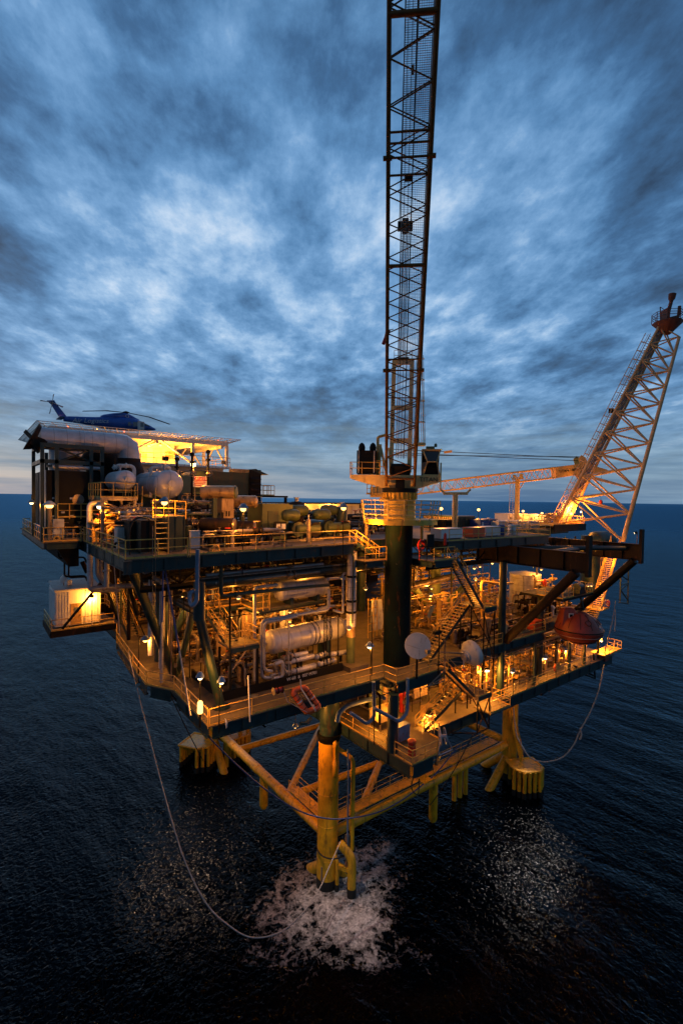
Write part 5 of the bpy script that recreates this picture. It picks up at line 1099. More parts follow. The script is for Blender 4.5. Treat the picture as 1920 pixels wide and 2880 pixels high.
# ================================================================ upper deck left edge: totes, pipes, hoses
def tote(label, px0, px1, pyb, pyt, y, d, material, seed):
    a, c = W(px0, pyb, 'y', y), W(px1, pyt, 'y', y); t = thing('chemical_tank', label, 'tank', ((a.x+c.x)/2, y+d/2, ZU)); z1 = max(c.z, ZU+.8)
    obj('body', MB().boxa(a.x, y, ZU+.12, c.x, y+d, z1), material, t); obj('skid_feet', MB().boxa(a.x+.05, y+.1, ZU, c.x-.05, y+.3, ZU+.117).boxa(a.x+.05, y+d-.3, ZU, c.x-.05, y+d-.1, ZU+.117), 'steel', t)
    n = max(2, int((c.x-a.x)/.4)); rb = MB()
    for i in range(n+1): x = a.x+(c.x-a.x)*i/n; rb.boxa(x-.03, y-.04, ZU+.15, x+.03, y-.003, z1-.05)
    obj('stiffener', rb, material, t); obj('lid', MB().tube(((a.x+c.x)/2, y+d/2, z1), ((a.x+c.x)/2, y+d/2, z1+.1), .22, n=14), 'steel', t); return t
tote('dark brown tote tank with a black hose looped over it', 398, 444, 1550, 1463, 2.8, 2.0, 'black', 1)
tote('rusty tote tank left of the dark one at the top deck rail', 366, 396, 1546, 1465, 4.2, 2.0, 'brown', 2)
tote('pale orange lit drum box beside the pipes at the left rail', 332, 352, 1530, 1484, 5.6, 1.0, 'lgrey', 3)
tote('black ribbed tank behind the ladder right of the dark tote tank', 470, 520, 1545, 1452, 3.0, 2.2, 'dgreen', 4)
p = [W(366, 1560, 'y', 2.6), W(364, 1490, 'y', 2.6), W(376, 1462, 'y', 2.6), W(396, 1454, 'y', 2.6), W(414, 1458, 'y', 2.8), W(425, 1464, 'y', 3.0)]
one('rubber_hose', 'black rubber hose arching over the dark tote tank', 'hose', MB().pipe(p, .05, 8, .6), 'rubber')
p = W(305, 1480, 'y', 11.5); q = W(290, 1420, 'y', 11.5)
pipeline('fat yellow painted pipe bending down through the left deck edge', [W(302, 1425, 'y', 11.6), W(302, 1488, 'y', 11.6), W(272, 1490, 'y', 11.6), W(270, 1550, 'y', 11.6)], .24, 'yellow', 0, bend=.5)
pipeline('tall silver pipe rising past the left corner of the top deck', [W(372, 1664, 'y', 12.0)+V((-.6, 1.5, 0)), W(254, 1660, 'y', 12.6), W(252, 1415, 'y', 12.6), W(302, 1415, 'y', 12.6)], .21, 'cladv', 0, bend=.4)
for i, px_ in enumerate((274, 284)): pipeline(('left blue grey pipe of the pair dropping under the left deck edge', 'right blue grey pipe of the pair dropping under the left deck edge')[i], [W(px_, 1545, 'y', 13.4), W(px_, 1620, 'y', 13.4), W(px_+28, 1648, 'y', 13.4)], .17, 'pipe', 0, bend=.5)
pipeline('single blue grey pipe dropping under the top deck corner beside the sling', [W(301, 1560, 'y', 10.5), W(301, 1650, 'y', 10.5)], .19, 'pipe', 1)
pipeline('dim lagged pipe running level over the roof of the white cabin', [W(254, 1656, 'y', 12.5), W(330, 1649, 'y', 12.5), W(420, 1644, 'y', 12.5)], .2, 'pipe', 1)
pipeline('blue grey pipe with open top rising in front of the top deck edge', [W(556, 1545, 'y', -.1), W(554, 1690, 'y', -.1), W(542, 1705, 'y', -.1), W(534, 1695, 'y', .6), W(534, 1665, 'y', .9), W(552, 1661, 'y', 1.0)], .125, 'blue', 0, bend=.3)
for i, (xa, xb, yy) in enumerate(((166, 238, 1570), (182, 240, 1622), (194, 243, 1625))):
    y_ = 16+i; pipeline(('dark drain pipe hanging under the left wing, upper loop', 'dark drain pipe hanging under the left wing, middle loop', 'dark drain pipe hanging under the left wing, lowest loop')[i], [W(xa, 1545, 'y', y_), W(xa, yy, 'y', y_), W(xb, yy-3, 'y', y_), W(xb+6, yy+12, 'y', y_)], .07, 'black', 0, bend=.25)
q = W(548, 1516, 'y', 1.6); bx_ = thing('junction_box', 'pale grey box hung on the top deck rail', 'box', q); obj('casing', MB().boxa(q.x-.30, 1.45, ZU+.35, q.x+.28, 1.75, ZU+1.4), 'lgrey', bx_); obj('lid', MB().boxa(q.x-.33, 1.42, ZU+1.403, q.x+.31, 1.78, ZU+1.45), 'lgrey', bx_)
for px_, py_, y_, lab in ((165, 1510, 14.4, 'pale grey locker on the left wing beside the bright lamp'), ): q = W(px_, py_, 'y', y_); cabinet(lab, (q.x, 14.6, ZU), (.75, .6, 1.4), legs=.3)
for px_, y_, lab in ((160, 14.25, 'round yellow eye plate on the left wing deck under the bright lamp'), (607, 1.9, 'round yellow eye plate on the top deck edge')):
    q = W(px_, 1540, 'y', y_); e = thing('pad_eye', lab, 'pad eye', (q.x, y_, ZU)); obj('plate', MB().torus((q.x, y_, ZU+.22), .17, .09, (.2, 1, 0), 18, 6), 'yellow', e); obj('base', MB().boxa(q.x-.3, y_-.1, ZU, q.x+.3, y_+.1, ZU+.12), 'yellow', e)
hook = W(385, 1510, 'y', .5)
railing('long yellow rail along the front edge of the top deck', [(-.75, .85, ZU), (13.3, 1.98, ZU)], gap=2.2)
railing('yellow rail at the front left corner of the top deck by the tote tanks', [(-4.35, 13.8, ZU), (-4.5, .7, ZU), (-.9, .85, ZU)], gap=1.7)
railing('yellow rail round the left wing of the top deck under the bright lamp', [(-6.4, 31, ZU), (-7.0, 31, ZU), (-7.0, 14.1, ZU), (-4.5, 14.1, ZU)], gap=1.6)
railing('yellow rail of the valve gallery in front of the black enclosure', [(-6.0, 14.7, ZU+1.8), (-2.8, 14.7, ZU+1.8)], gap=.8)
ladder('yellow ladder with upright bars in front of the black tank by the rail', (W(455, 1560, 'y', 2.4).x, 2.4, ZU), 3.2, (0, -1, 0), cage=False, w=.8)
railing('yellow rails of the small perch above the black ribbed tank', [W(430, 1452, 'y', 4.0), W(462, 1452, 'y', 4.0), W(523, 1455, 'y', 4.0)], gap=.8)
one('perch_floor', 'small steel perch platform above the black ribbed tank', 'platform', MB().boxa(W(430, 1452, 'y', 4).x, 4.0, W(440, 1453, 'y', 4).z-.1, W(523, 1455, 'y', 4).x, 6.2, W(440, 1453, 'y', 4).z-.02), 'steel')
# ================================================================ main deck: railings, landing, vessels
def at(px, py, ax, v): return W(px, py, ax, v)
railing('yellow rail along the front walkway with the orange raft hung on it', [(.1, -.3, ZL), (14.2, -.55, ZL)], gap=2.6)
railing('yellow rail round the stepped corner below the dark crane column', [(14.25, -.6, ZL), (14.3, -1.9, ZL), (19.8, -1.9, ZL)], gap=2.0)
railing('yellow rail along the left edge of the main deck, nearest corner part', [(.0, -.3, ZL), (.2, 6.4, ZL), (-1.1, 8.6, ZL), (-1.0, 11.2, ZL)], gap=1.9)
railing('yellow rail along the left deck edge from the lamp to the cabin stair', [(-1.0, 11.2, ZL), (-.35, 21.0, ZL), (.4, 24.0, ZL)], gap=2.0)
railing('yellow rail on the main deck edge between the lattice stair and the dark column', [(24.6, -.55, ZL), (30.0, -.55, ZL)], gap=1.7)
railing('yellow rail on the main deck edge right of the dark column', [(31.2, -.55, ZL), (37.9, -.55, ZL)], gap=2.0)
railing('yellow rail with rounded ends next to the orange escape capsule', [(38.0, -.5, ZL), (39.7, 1.1, ZL), (42.5, 1.25, ZL)], gap=1.0)
railing('yellow rail of the upper mezzanine behind the landing stair', [(2.1, 7.3, 25.4), (5.8, 7.3, 25.4), (5.8, 4.85, 25.4), (7.0, 4.95, 25.4)], gap=1.8)
railing('bright yellow rail deep under the top deck behind the grey vessel', [(4.0, 12.0, 25.4), (13.0, 12.0, 25.4)], gap=2.0)
# stair landing at the near left corner
za = at(690, 1815, 'y', 2.6).z; lx0, lx1, ly0, ly1 = at(646, 1830, 'y', 2.6).x, at(729, 1812, 'y', 2.6).x, 2.6, 4.6
ld = thing('stair_landing', 'square grated landing on slim posts at the foot of the yellow stair', 'landing', (lx0, ly0, ZL))
obj('floor', MB().boxa(lx0, ly0, za-.1, lx1, ly1, za), 'grate', ld); obj('edge_beam', MB().boxa(lx0, ly0-.03, za-.38, lx1, ly0+.1, za-.103).boxa(lx1-.1, ly0+.103, za-.38, lx1, ly1, za-.103), 'teal', ld)
for x in (lx0+.1, lx1-.1):
    for y in (ly0+.1, ly1-.1): obj('leg', MB().boxa(x-.07, y-.07, ZL, x+.07, y+.07, za-.383), 'black', ld)
obj('brace', MB().tube((lx0+.1, ly0+.1, za-1.8), (lx0+1.3, ly0+.1, za-.4), .06, n=6).tube((lx0+.1, ly0+1.9, za-1.8), (lx0+.1, ly0+.4, za-.4), .06, n=6), 'tan', ld)
railing('yellow rail round the square landing at the foot of the yellow stair', [(lx0, ly1, za), (lx0, ly0, za), (lx1, ly0, za), (lx1, ly1, za)], gap=1.4)
stairs('yellow stair from the square landing up to the mezzanine', (lx0+.2, ly0+1.2, za), (2.6, 7.2, 25.4), (1, 0, 0), .95)
stairs('short yellow stair leading down behind the square landing', (lx1+1.6, 5.2, ZL+.9), (lx1-.1, 4.0, za), (0, 1, 0), .8)
# vessel skid
sk0, sk1 = at(560, 1900, 'z', ZL+.3), at(901, 1889, 'z', ZL+.3)
vs = thing('skid_base', 'long dark steel skid tray under the grey vessels beside the front walkway', 'skid', (8, 3, ZL))
obj('tray', MB().boxa(2.3, 2.75, ZL+.003, 12.6, 8.2, ZL+.30), 'deck', vs); obj('side_beam', MB().boxa(2.3, 2.6, ZL+.003, 12.6, 2.747, ZL+.62).boxa(2.15, 2.6, ZL+.003, 2.297, 8.2, ZL+.62), 'black', vs)
obj('pad', MB().boxa(12.7, 1.7, ZL+.003, 14.6, 3.4, ZL+.42), 'deck', vs)
c_ = at(850, 1907, 'y', 2.58); text('lettering', 'W-68  &  007 M701', (c_.x, 2.59, ZL+.40), (1, 0, 0), UP, .34, 'pale', vs)
a, c = at(757, 1807, 'y', 4.6), at(935, 1768, 'y', 4.6)
v2 = vessel('fat grey lagged vessel in the middle of the front skid', (a.x+.1, 4.6, a.z), (c.x+.4, 4.6, c.z+.03), .93, 'clad', floor=ZL+.3, seed=3, nozzles=2)
for x in (.62, .68, .82, .88): obj('strap', MB().torus((a.x+(c.x-a.x)*x, 4.6, a.z+(c.z-a.z)*x), .95, .03, (1, 0, 0), 28, 5), 'black', v2)
obj('end_flange', MB().tube((c.x+.5, 4.6, c.z+.03), (c.x+1.6, 4.6, c.z+.03), .62, n=22).tube((c.x+.7, 4.6, c.z+.03), (c.x+.85, 4.6, c.z+.03), .82, n=22), 'clad', v2)
a, c = at(785, 1662, 'y', 5.4), at(908, 1640, 'y', 5.4)
v1 = vessel('smaller pale lagged vessel high up between the ladder cage and the slim stack', (a.x, 5.4, a.z), (c.x, 5.4, a.z), .80, 'clad', floor=25.4, seed=4, nozzles=0)
# tall stack and its drum
b0 = at(992, 1880, 'z', ZL); zt_ = at(993, 1553, 'y', b0.y+.2).z; zm = at(993, 1790, 'y', b0.y+.2).z; sxp = b0.x; syp = b0.y+.35
sp = thing('slim_stack', 'slim silver lagged stack rising from an olive drum by the front walkway', 'stack', (sxp, syp, ZL+.42))
obj('drum', MB().tube((sxp, syp, ZL+.42), (sxp, syp, zm), .36, n=24), 'green', sp); obj('rusty_collar', MB().lathe([(.40, zm), (.38, zm+.1), (.36, zm+.8), (.40, zm+.85)], (sxp, syp, 0), n=24), 'tan', sp)
obj('stack', MB().tube((sxp, syp, zm+.853), (sxp, syp, zt_), .40, n=24), 'cladv', sp)
for f in (.18, .33, .66): z = zm+.85+(zt_-zm-.85)*f; obj('band', MB().tube((sxp, syp, z), (sxp, syp, z+.18), .43, n=24), 'black', sp)
obj('cap', MB().tube((sxp, syp, zt_), (sxp, syp, zt_+.06), .43, n=24), 'tan', sp)
obj('side_line', MB().pipe([(sxp-.2, syp-.42, zm+1.2), (sxp-.2, syp-.45, zt_-.3), (sxp-.2, syp-.3, zt_-.1)], .06, 8), 'dgreen', sp)
# pipes around the skid (given by where they run)
def prun(label, pts, y, r, m='pipe', fl=1, **k):
    P_ = [at(p[0], p[1], 'y', p[2] if len(p) > 2 else y) for p in pts]; return pipeline(label, P_, r, m, fl, **k)
prun('blue grey pipe hooking from the small pale vessel down past the landing', [(780, 1645), (716, 1652), (716, 1790), (716, 1915)], 3.6, .12)
prun('blue grey pipe looping level above the fat grey vessel', [(924, 1655), (924, 1714), (736, 1746), (736, 1905), (760, 1906)], 3.2, .13, fl=2)
prun('shorter blue grey pipe bending into the top of the fat grey vessel', [(833, 1733), (742, 1752), (742, 1884), (765, 1888)], 3.05, .12)
prun('pale pipe from the small vessel to the slim stack', [(918, 1632), (925, 1627), (962, 1625), (965, 1613), (975, 1612)], 3.4, .10)
prun('pale pipe dropping down beside the slim stack', [(972, 1626), (964, 1626), (964, 1725), (938, 1716)], 3.2, .10)
prun('pale kinked pipe crossing behind the fat vessel to the stack', [(860, 1712), (893, 1726), (893, 1712), (940, 1703)], 3.8, .11)
prun('pale bent pipe at the right front of the skid', [(772, 1868), (795, 1858), (795, 1905), (768, 1908)], 3.0, .15, fl=0)
prun('dark square corner pipe crossing in front of both grey vessels', [(622, 1560, 1.6), (622, 1678, 1.6), (700, 1667, 1.9), (925, 1645, 3.0)], 2, .13, 'dgreen', 2)
prun('thin dark post carrying the square corner pipe', [(647, 1678), (647, 1830), (647, 1935)], 2.2, .07, 'black', 0)
for i, (x0_, y0_, x1_, y1_, r) in enumerate(((812, 1846, 862, 1836, .17), (812, 1861, 880, 1845, .20), (812, 1892, 884, 1872, .24), (888, 1848, 916, 1838, .22), (896, 1868, 940, 1856, .22), (930, 1840, 985, 1832, .2))):
    lab = ('thin upper exchanger tube at the skid front', 'second exchanger tube from the top at the skid front', 'fattest lower exchanger tube at the skid front', 'short ringed tube right of the exchanger', 'lower ringed tube right of the exchanger', 'orange lit tube passing behind the olive drum')[i]
    a, c = at(x0_, y0_, 'y', 3.6), at(x1_, y1_, 'y', 3.6); t = thing('exchanger_tube', lab, 'pipe', a); d = (c-a).normalized()
    obj('shell', MB().lathe([(.05, -.12), (r*.8, -.08), (r, 0), (r, (c-a).length), (r*.8, (c-a).length+.08), (.05, (c-a).length+.14)], a, d, 18), 'clad', t)
    for k in range(3 if i in (3, 4) else 1): obj('ring', MB().torus(a.lerp(c, .25+.25*k), r+.02, .03, d, 16, 5), 'black', t)
    obj('support', MB().boxa(a.lerp(c, .5).x-.08, 3.5, ZL+.3, a.lerp(c, .5).x+.08, 3.7, a.lerp(c, .5).z-r), 'black', t)
for i, px_ in enumerate((676, 912, 918, 929, 951)): prun(('thin dark upright post under the right corner of the square landing', 'first of the thin upright conduits before the fat vessel', 'second of the thin upright conduits before the fat vessel', 'third of the thin upright conduits before the fat vessel', 'thin upright conduit close left of the slim stack')[i], [(px_+ (50 if i == 0 else 0), 1735 if i else 1820), (px_+(49 if i == 0 else 0), 1880 if i else 1932)], 2.85, .05, 'black', 0, name='conduit')
prun('thin pale conduit standing before the fat grey vessel', [(812, 1752), (812, 1905), (770, 1920)], 2.9, .05, 'pipe', 0, name='conduit')
ladder('yellow caged ladder hanging under the top deck left of the pale vessel', (at(749, 1738, 'y', 4.2).x, 4.2, 25.4), at(749, 1580, 'y', 4.2).z-25.4-.4, (0, -1, 0), c0=.52, w=.55)
skid('brown tangle of valves and pipes on the skid below the square landing', 2.5, 2.9, 6.4, 6.0, ZL+.3, 2.2, 31, ('steel', 'brown', 'tan'), 2.0, pots=3)
skid('pipework under and behind the fat grey vessel', 6.6, 5.4, 12.4, 8.0, ZL+.3, 2.6, 32, ('steel', 'brown', 'pipe'), 1.4, pots=3)
skid('valves and meters at the skid front under the fat grey vessel', 6.2, 2.8, 8.4, 3.9, ZL+.3, 1.7, 33, ('pipe', 'steel', 'tan'), 2.2, pots=1, motor=False)
skid('orange lit manifold on the mezzanine behind its bright rail', 4.0, 12.4, 13, 15.5, 25.4, 2.0, 34, ('tan', 'steel', 'yellow'), 1.2)
skid('lit manifold under the top deck left of the hanging ladder cage', 2.2, 8.4, 7.6, 11.5, 25.4, 1.9, 35, ('tan', 'steel', 'pipe'), 1.3)
skid('pump row on the main deck behind the left V brace', 2.0, 10.6, 8.0, 15.0, ZL, 2.4, 36, ('steel', 'brown', 'tan'), 1.4)
skid('dim pipework at the back left of the main deck near the cabin', 1.4, 24.5, 9, 30, ZL, 3.0, 37, ('steel', 'brown', 'tan'), .8)
skid('tall pipework right of the slim stack under the crane deck', 8.0, 9.0, 13.6, 13.8, ZL, 4.6, 38, ('steel', 'tan', 'pipe'), 1.1, pots=4)
column('tall tan vessel upright among the pipes behind the fat grey vessel', (7.4, 9.2, ZL), 4.4, .5, 'tan'); column('tan vessel upright left of the fat grey vessel among dark pipes', (5.2, 9.6, ZL), 3.6, .42, 'tan')
column('slim lagged column with bright yellow light on it left of the crane column', (10.6, 8.6, ZL), 5.0, .34, 'cladv')
# left insulated risers and braces
for i, (px_, pt, pb) in enumerate(((424, 1660, 1842), (455, 1690, 1878))): prun(('lagged silver riser, left one of two standing behind the lamp walkway', 'lagged silver riser, right one of two standing behind the lamp walkway')[i], [(px_+2, pt-30), (px_+2, pt), (px_, pb)], (11.3, 9.4)[i], .22, 'cladv', 0)
# canvas screen
t_ = at(1070, 1690, 'y', 9); one('canvas_sheet', 'pale canvas sheet hanging by the lit frame left of the crane column', 'tarpaulin', MB().loft([[(t_.x-1.2+.24*i+.06*sin(i*2.1+z), 9+.14*sin(i*1.7+z), ZL+.4+z) for i in range(7)]+[(t_.x-1.2+.24*i+.06*sin(i*2.1+z), 9.05+.14*sin(i*1.7+z), ZL+.4+z) for i in range(6, -1, -1)] for z in (0, .8, 1.6, 2.4, 3.2)]), 'lgrey')
fr_ = thing('scaffold_frame', 'yellow lit tube frame with rungs beside the canvas sheet', 'frame', (t_.x-2, 8.4, ZL))
for dx in (0, .7, 1.2): obj('upright', MB().tube((t_.x-2.2+dx, 8.4, ZL), (t_.x-2.2+dx, 8.4, ZL+4.0), .05, n=6), 'yellow', fr_)
for z in (.6, 1.4, 2.2, 3.0, 3.8): obj('rung', MB().tube((t_.x-2.2, 8.4, ZL+z), (t_.x-1.0, 8.4, ZL+z), .04, n=6), 'yellow', fr_)
# right half of the main deck
ux = at(1240, 1572, 'z', 29.0)
stairs('upper flight of dark open stairs dropping from the crane deck to the lattice landing', (25.2, -1.7, 24.35), (21.3, -1.7, 29.0), (0, 1, 0), 1.0, treadmat='yellow')  # treads in rail yellow, their lit look put into the colour
lt = thing('lattice_landing', 'stair landing on a dark lattice of thin legs between top and main deck', 'landing', (25.2, -1.8, ZL))
obj('floor', MB().boxa(25.1, -1.9, 24.25, 26.9, .9, 24.35), 'grate', lt); obj('edge_beam', MB().boxa(25.1, -1.96, 23.95, 26.9, -1.903, 24.36).boxa(26.903, -1.9, 23.95, 26.96, .9, 24.36), 'teal', lt)
for x, y in ((25.2, -1.8), (26.8, -1.8), (25.2, .8), (26.8, .8)): obj('leg', MB().tube((x, y, ZL if y > 0 else 17.0), (x, y, 24.0), .07, n=6), 'black', lt)
for a, c in (((25.2, -1.8, ZL-1), (26.8, -1.8, 23.9)), ((26.8, -1.8, ZL-1), (25.2, -1.8, 23.9)), ((26.8, -1.8, ZL), (26.8, .8, 23.8)), ((25.2, -1.8, 22), (25.2, .8, ZL)), ((25.2, -1.8, 20.9), (26.8, -1.8, 20.9))): obj('brace', MB().tube(a, c, .045, n=6), 'brown', lt)
railing('yellow rail round the lattice landing', [(25.1, -1.9, 24.35), (26.9, -1.9, 24.35), (26.9, .9, 24.35)], gap=1.4)
stairs('lower flight of lit stairs from the lattice landing down to the main deck', (19.6, -.3, ZL), (25.1, -.3, 24.35), (0, 1, 0), 1.0, treadmat='yellow')  # yellow treads brighten this flight by colour as well
p = at(1205, 1710, 'y', 1.0); one('notice_plate', 'pale notice plate fixed to the rail of the lit lower flight', 'plate', MB().prism([(p.x-.35, .85, p.z-.7), (p.x+.1, .85, p.z+.2), (p.x+.7, .85, p.z+.2), (p.x+.0, .85, p.z-.9)], (0, .03, 0)), 'cream')
skid('dim tangle of pumps and valves under the lattice landing', 25.4, 1.2, 29.4, 5.0, ZL, 2.2, 41, ('tan', 'steel', 'brown'), 1.5)
skid('bright pipe manifold on the main deck left of the dark column at the right', 27.0, 5.6, 32.0, 9.0, ZL, 4.0, 42, ('tan', 'yellow', 'steel'), 1.3, pots=4)
skid('row of small lit valves in front of the big white tank', 31.6, 2.0, 37.0, 5.0, ZL, 3.0, 43, ('tan', 'steel', 'yellow'), 1.5, pots=4)
skid('lit pipes behind the big white tank under the top deck', 38, 8, 46, 12, ZL, 4.6, 44, ('tan', 'steel', 'yellow'), 1.0, pots=4)
skid('lit pipework far back on the right of the main deck', 30, 16, 46, 20, ZL, 5.0, 45, ('tan', 'steel', 'yellow'), .7, pots=5)
skid('lit pipework far back in the middle behind the crane column', 16, 17, 26, 22, ZL, 4.0, 46, ('tan', 'steel', 'brown'), .7, pots=4)
c_ = at(1470, 1660, 'y', 9); tk = thing('storage_tank', 'big white round tank on the main deck behind the dark diagonal prop', 'tank', (c_.x+.4, 9, ZL)); zt_ = at(1470, 1625, 'y', 7).z
obj('shell', MB().lathe([(2.05, ZL), (2.05, zt_-.1)], (c_.x+.4, 9, 0), n=40), 'cladv', tk); obj('roof', MB().lathe([(2.1, zt_-.1), (2.1, zt_), (.1, zt_+.35)], (c_.x+.4, 9, 0), n=40), 'lgrey', tk)
obj('overflow_pipe', MB().pipe([(c_.x-.9, 7.2, zt_+.1), (c_.x-.9, 6.8, zt_+.1), (c_.x-.9, 6.8, ZL)], .09, 8), 'tan', tk)
for a_ in (3.6, 4.4, 5.2): obj('vertical_seam', MB().tube((c_.x+.4+2.08*cos(a_), 9+2.08*sin(a_), ZL), (c_.x+.4+2.08*cos(a_), 9+2.08*sin(a_), zt_-.1), .025, n=5), 'steel', tk)
for i, px_ in enumerate((1430, 1444)): q = at(px_, 1690, 'y', 4.0); column(('yellow lit upright filter left one of two before the white tank', 'yellow lit upright filter right one of two before the white tank')[i], (q.x, 5.4, ZL), 2.6, .3, 'tan')
prun('bright yellow lit pipe crossing above the valves left of the dark column', [(1353, 1690), (1353, 1634), (1402, 1641), (1440, 1640)], 4.0, .15, 'yellow', 1)
q = at(1370, 1745, 'y', 1.6); cabinet('tan lit instrument cabinet between lattice landing and dark column', (q.x, 1.8, ZL), (.9, .7, 1.9), material='tan', legs=.1)
q = at(1420, 1760, 'y', -.2); cabinet('pale box on a post at the rail right of the dark column', (q.x+.1, .0, ZL), (.5, .35, 1.35), material='cream', legs=.4, doors=1)
q = at(1507, 1748, 'z', ZL); rb_ = thing('red_locker', 'bright red orange locker at the rail corner left of the escape capsule', 'locker', (37.9, .5, ZL)); obj('body', MB().boxa(36.9, .1, ZL+.05, 38.3, 1.0, ZL+.95), 'orange', rb_); obj('lid', MB().boxa(36.86, .06, ZL+.953, 38.34, 1.04, ZL+1.05), 'orange', rb_); obj('latch', MB().boxa(37.5, .04, ZL+.75, 37.65, .097, ZL+.9), 'steel', rb_)
q = at(1551, 1735, 'y', 2.5); vn = thing('deck_vent', 'small white capped vent behind the red orange locker', 'vent', (q.x, 2.5, ZL)); obj('pipe', MB().tube((q.x, 2.5, ZL), (q.x, 2.5, ZL+1.0), .2, n=14), 'white', vn); obj('cap', MB().lathe([(.33, 1.0), (.34, 1.2), (.1, 1.4)], (q.x, 2.5, ZL), n=14), 'white', vn)
q = at(1171, 1760, 'y', 2.6); flood_lamp('small dark unlit floodlight on a stub by the left satellite dish', (q.x, 2.2, ZL), 1.4, (q.x-3, -2, ZL+1), lit=False, size=.45)
q = at(1531, 1650, 'y', 6); rr = thing('fire_bottle', 'red gas bottle standing right of the big white tank', 'bottle', (q.x, 6, ZL+3)); obj('shell', MB().lathe([(.24, 0), (.26, .1), (.26, 1.5), (.1, 1.8), (.1, 1.95)], (q.x, 6, q.z-.9), n=14), 'red', rr); obj('bracket', MB().boxa(q.x-.4, 6.2, ZL, q.x+.4, 6.35, q.z+.6), 'tan', rr)
# big diagonal dark braces of the far wall and back screen
prun('fat dim round header across the back of the open deck right of the crane', [(1150, 1652), (1262, 1625)], 8.6, .36, 'steel', 0)
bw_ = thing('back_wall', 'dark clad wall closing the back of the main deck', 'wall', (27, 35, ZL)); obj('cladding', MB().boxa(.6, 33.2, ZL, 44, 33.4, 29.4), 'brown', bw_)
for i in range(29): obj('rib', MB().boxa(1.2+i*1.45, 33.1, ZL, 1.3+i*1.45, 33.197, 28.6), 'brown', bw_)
# far stair and lattice at the right
stairs('long yellow lit stair behind the orange capsule, upper flight at the right edge', (52.6, .2, 20.4), (57.6, .2, 28.6), (0, 1, 0), 1.2, 'yellow', 'yellow', 'yellow')
stairs('long yellow lit stair behind the orange capsule, lower flight at the right edge', (47.6, .2, 14.9), (52.2, .2, 20.2), (0, 1, 0), 1.2, 'yellow', 'yellow', 'yellow')
one('stair_platform', 'lit yellow half landing on the long stair at the right edge', 'landing', MB().boxa(52.2, .0, 20.2, 54.2, 2.4, 20.32), 'yellow')
railing('yellow rail of the half landing on the long stair at the right edge', [(52.4, 2.3, 20.32), (54.2, 2.3, 20.32), (54.2, .0, 20.32), (53.0, .0, 20.32)], gap=.9)
lr = thing('life_ring', 'orange life ring on the half landing of the right hand stair', 'life ring', (54.3, .3, 21)); obj('ring', MB().torus((54.3, .1, 20.95), .36, .09, (.7, -.7, 0), 18, 7), 'orange', lr); obj('bracket', MB().boxa(54.15, .12, 20.9, 54.28, .2, 21.0), 'white', lr)
lw = thing('hanging_lattice', 'dark lattice frame hanging over the water outside the right hand stair', 'frame', at(1750, 1690, 'y', 2))
for a, c in (((1745, 1592), (1742, 1690)), ((1766, 1592), (1764, 1698)), ((1740, 1694), (1766, 1698)), ((1745, 1618), (1766, 1632)), ((1744, 1645), (1766, 1640)), ((1744, 1660), (1766, 1690)), ((1744, 1660), (1766, 1640))): obj('bar', MB().tube(at(*a, 'y', 2), at(*c, 'y', 2), .10, n=6), 'teal', lw)
ladder('yellow caged ladder on the dark tower behind the escape capsule', (at(1688, 1665, 'y', 3).x, 3, at(1688, 1665, 'y', 3).z), 4.0, (0, -1, 0), c0=.3, w=.6)
tw = at(1690, 1600, 'y', 5); strut('fat dark tank leg under the far end of the top deck', (tw.x, 6.5, ZL), (tw.x, 6.5, 29.0), 1.5, name='deck_column')
strut('pale lit tube right of the fat dark tank leg', (tw.x+2.4, 6, ZL+3), (tw.x+2.4, 6, 29), .4, 'cream', 'deck_column')
# capsule hung from davit platform
lc = at(1626, 1772, 'y', -2.2); cp = thing('escape_capsule', 'round orange red escape capsule hanging at the right side of the platform', 'lifeboat', lc)
obj('hull', MB().lathe([(.15, -1.5), (.7, -1.45), (1.2, -1.3), (1.7, -1.02), (2.1, -.68), (2.38, -.32), (2.5, .0), (2.54, .08), (2.5, .14)], lc, n=44), 'hull', cp)
obj('fender', MB().torus(lc+V((0, 0, .18)), 2.48, .07, n=44), 'brown', cp)
obj('canopy', MB().lathe([(2.48, .2), (2.36, .5), (2.12, .9), (1.82, 1.3), (1.45, 1.65), (1.0, 1.9), (.5, 2.05), (.15, 2.08)], lc, n=44), 'hull', cp)
tl = lc - CX*1.1 + V((0, 0, 1.0)); tr_ = Matrix((CX, FWD, CY)).transposed()
tow = MB().loft([[tl + tr_@V((x*w_, y*w_, z)) for x, y in ((-.95, -.7), (.55, -.7), (.75, 0), (.55, .8), (-.95, .8))] for z, w_ in ((-.7, 1.25), (.3, .98), (1.35, .78), (1.5, .55))], smooth=False)
cn_ = obj('conning_tower', tow, 'hull', cp)
obj('porthole_frame', MB().box(tl+tr_@V((-.12, -.74, .75)), (.52, .08, .5), M=tr_), 'pale', cn_); obj('porthole', MB().box(tl+tr_@V((-.12, -.79, .75)), (.34, .03, .32), M=tr_), 'glass', cn_)
obj('porthole', MB().box(tl+tr_@V((.72, -.5, .85)), (.3, .3, .3), M=tr_), 'glass', cn_)
for a_ in range(12): t = 2*pi*a_/12; obj('panel_seam', MB().sweep([lc+V((2.33*cos(t), 2.33*sin(t), .56)), lc+V((2.13*cos(t), 2.13*sin(t), .91)), lc+V((1.83*cos(t), 1.83*sin(t), 1.31)), lc+V((1.46*cos(t), 1.46*sin(t), 1.66)), lc+V((1.0*cos(t), 1.0*sin(t), 1.91))], .022, 5), 'brown', cp)
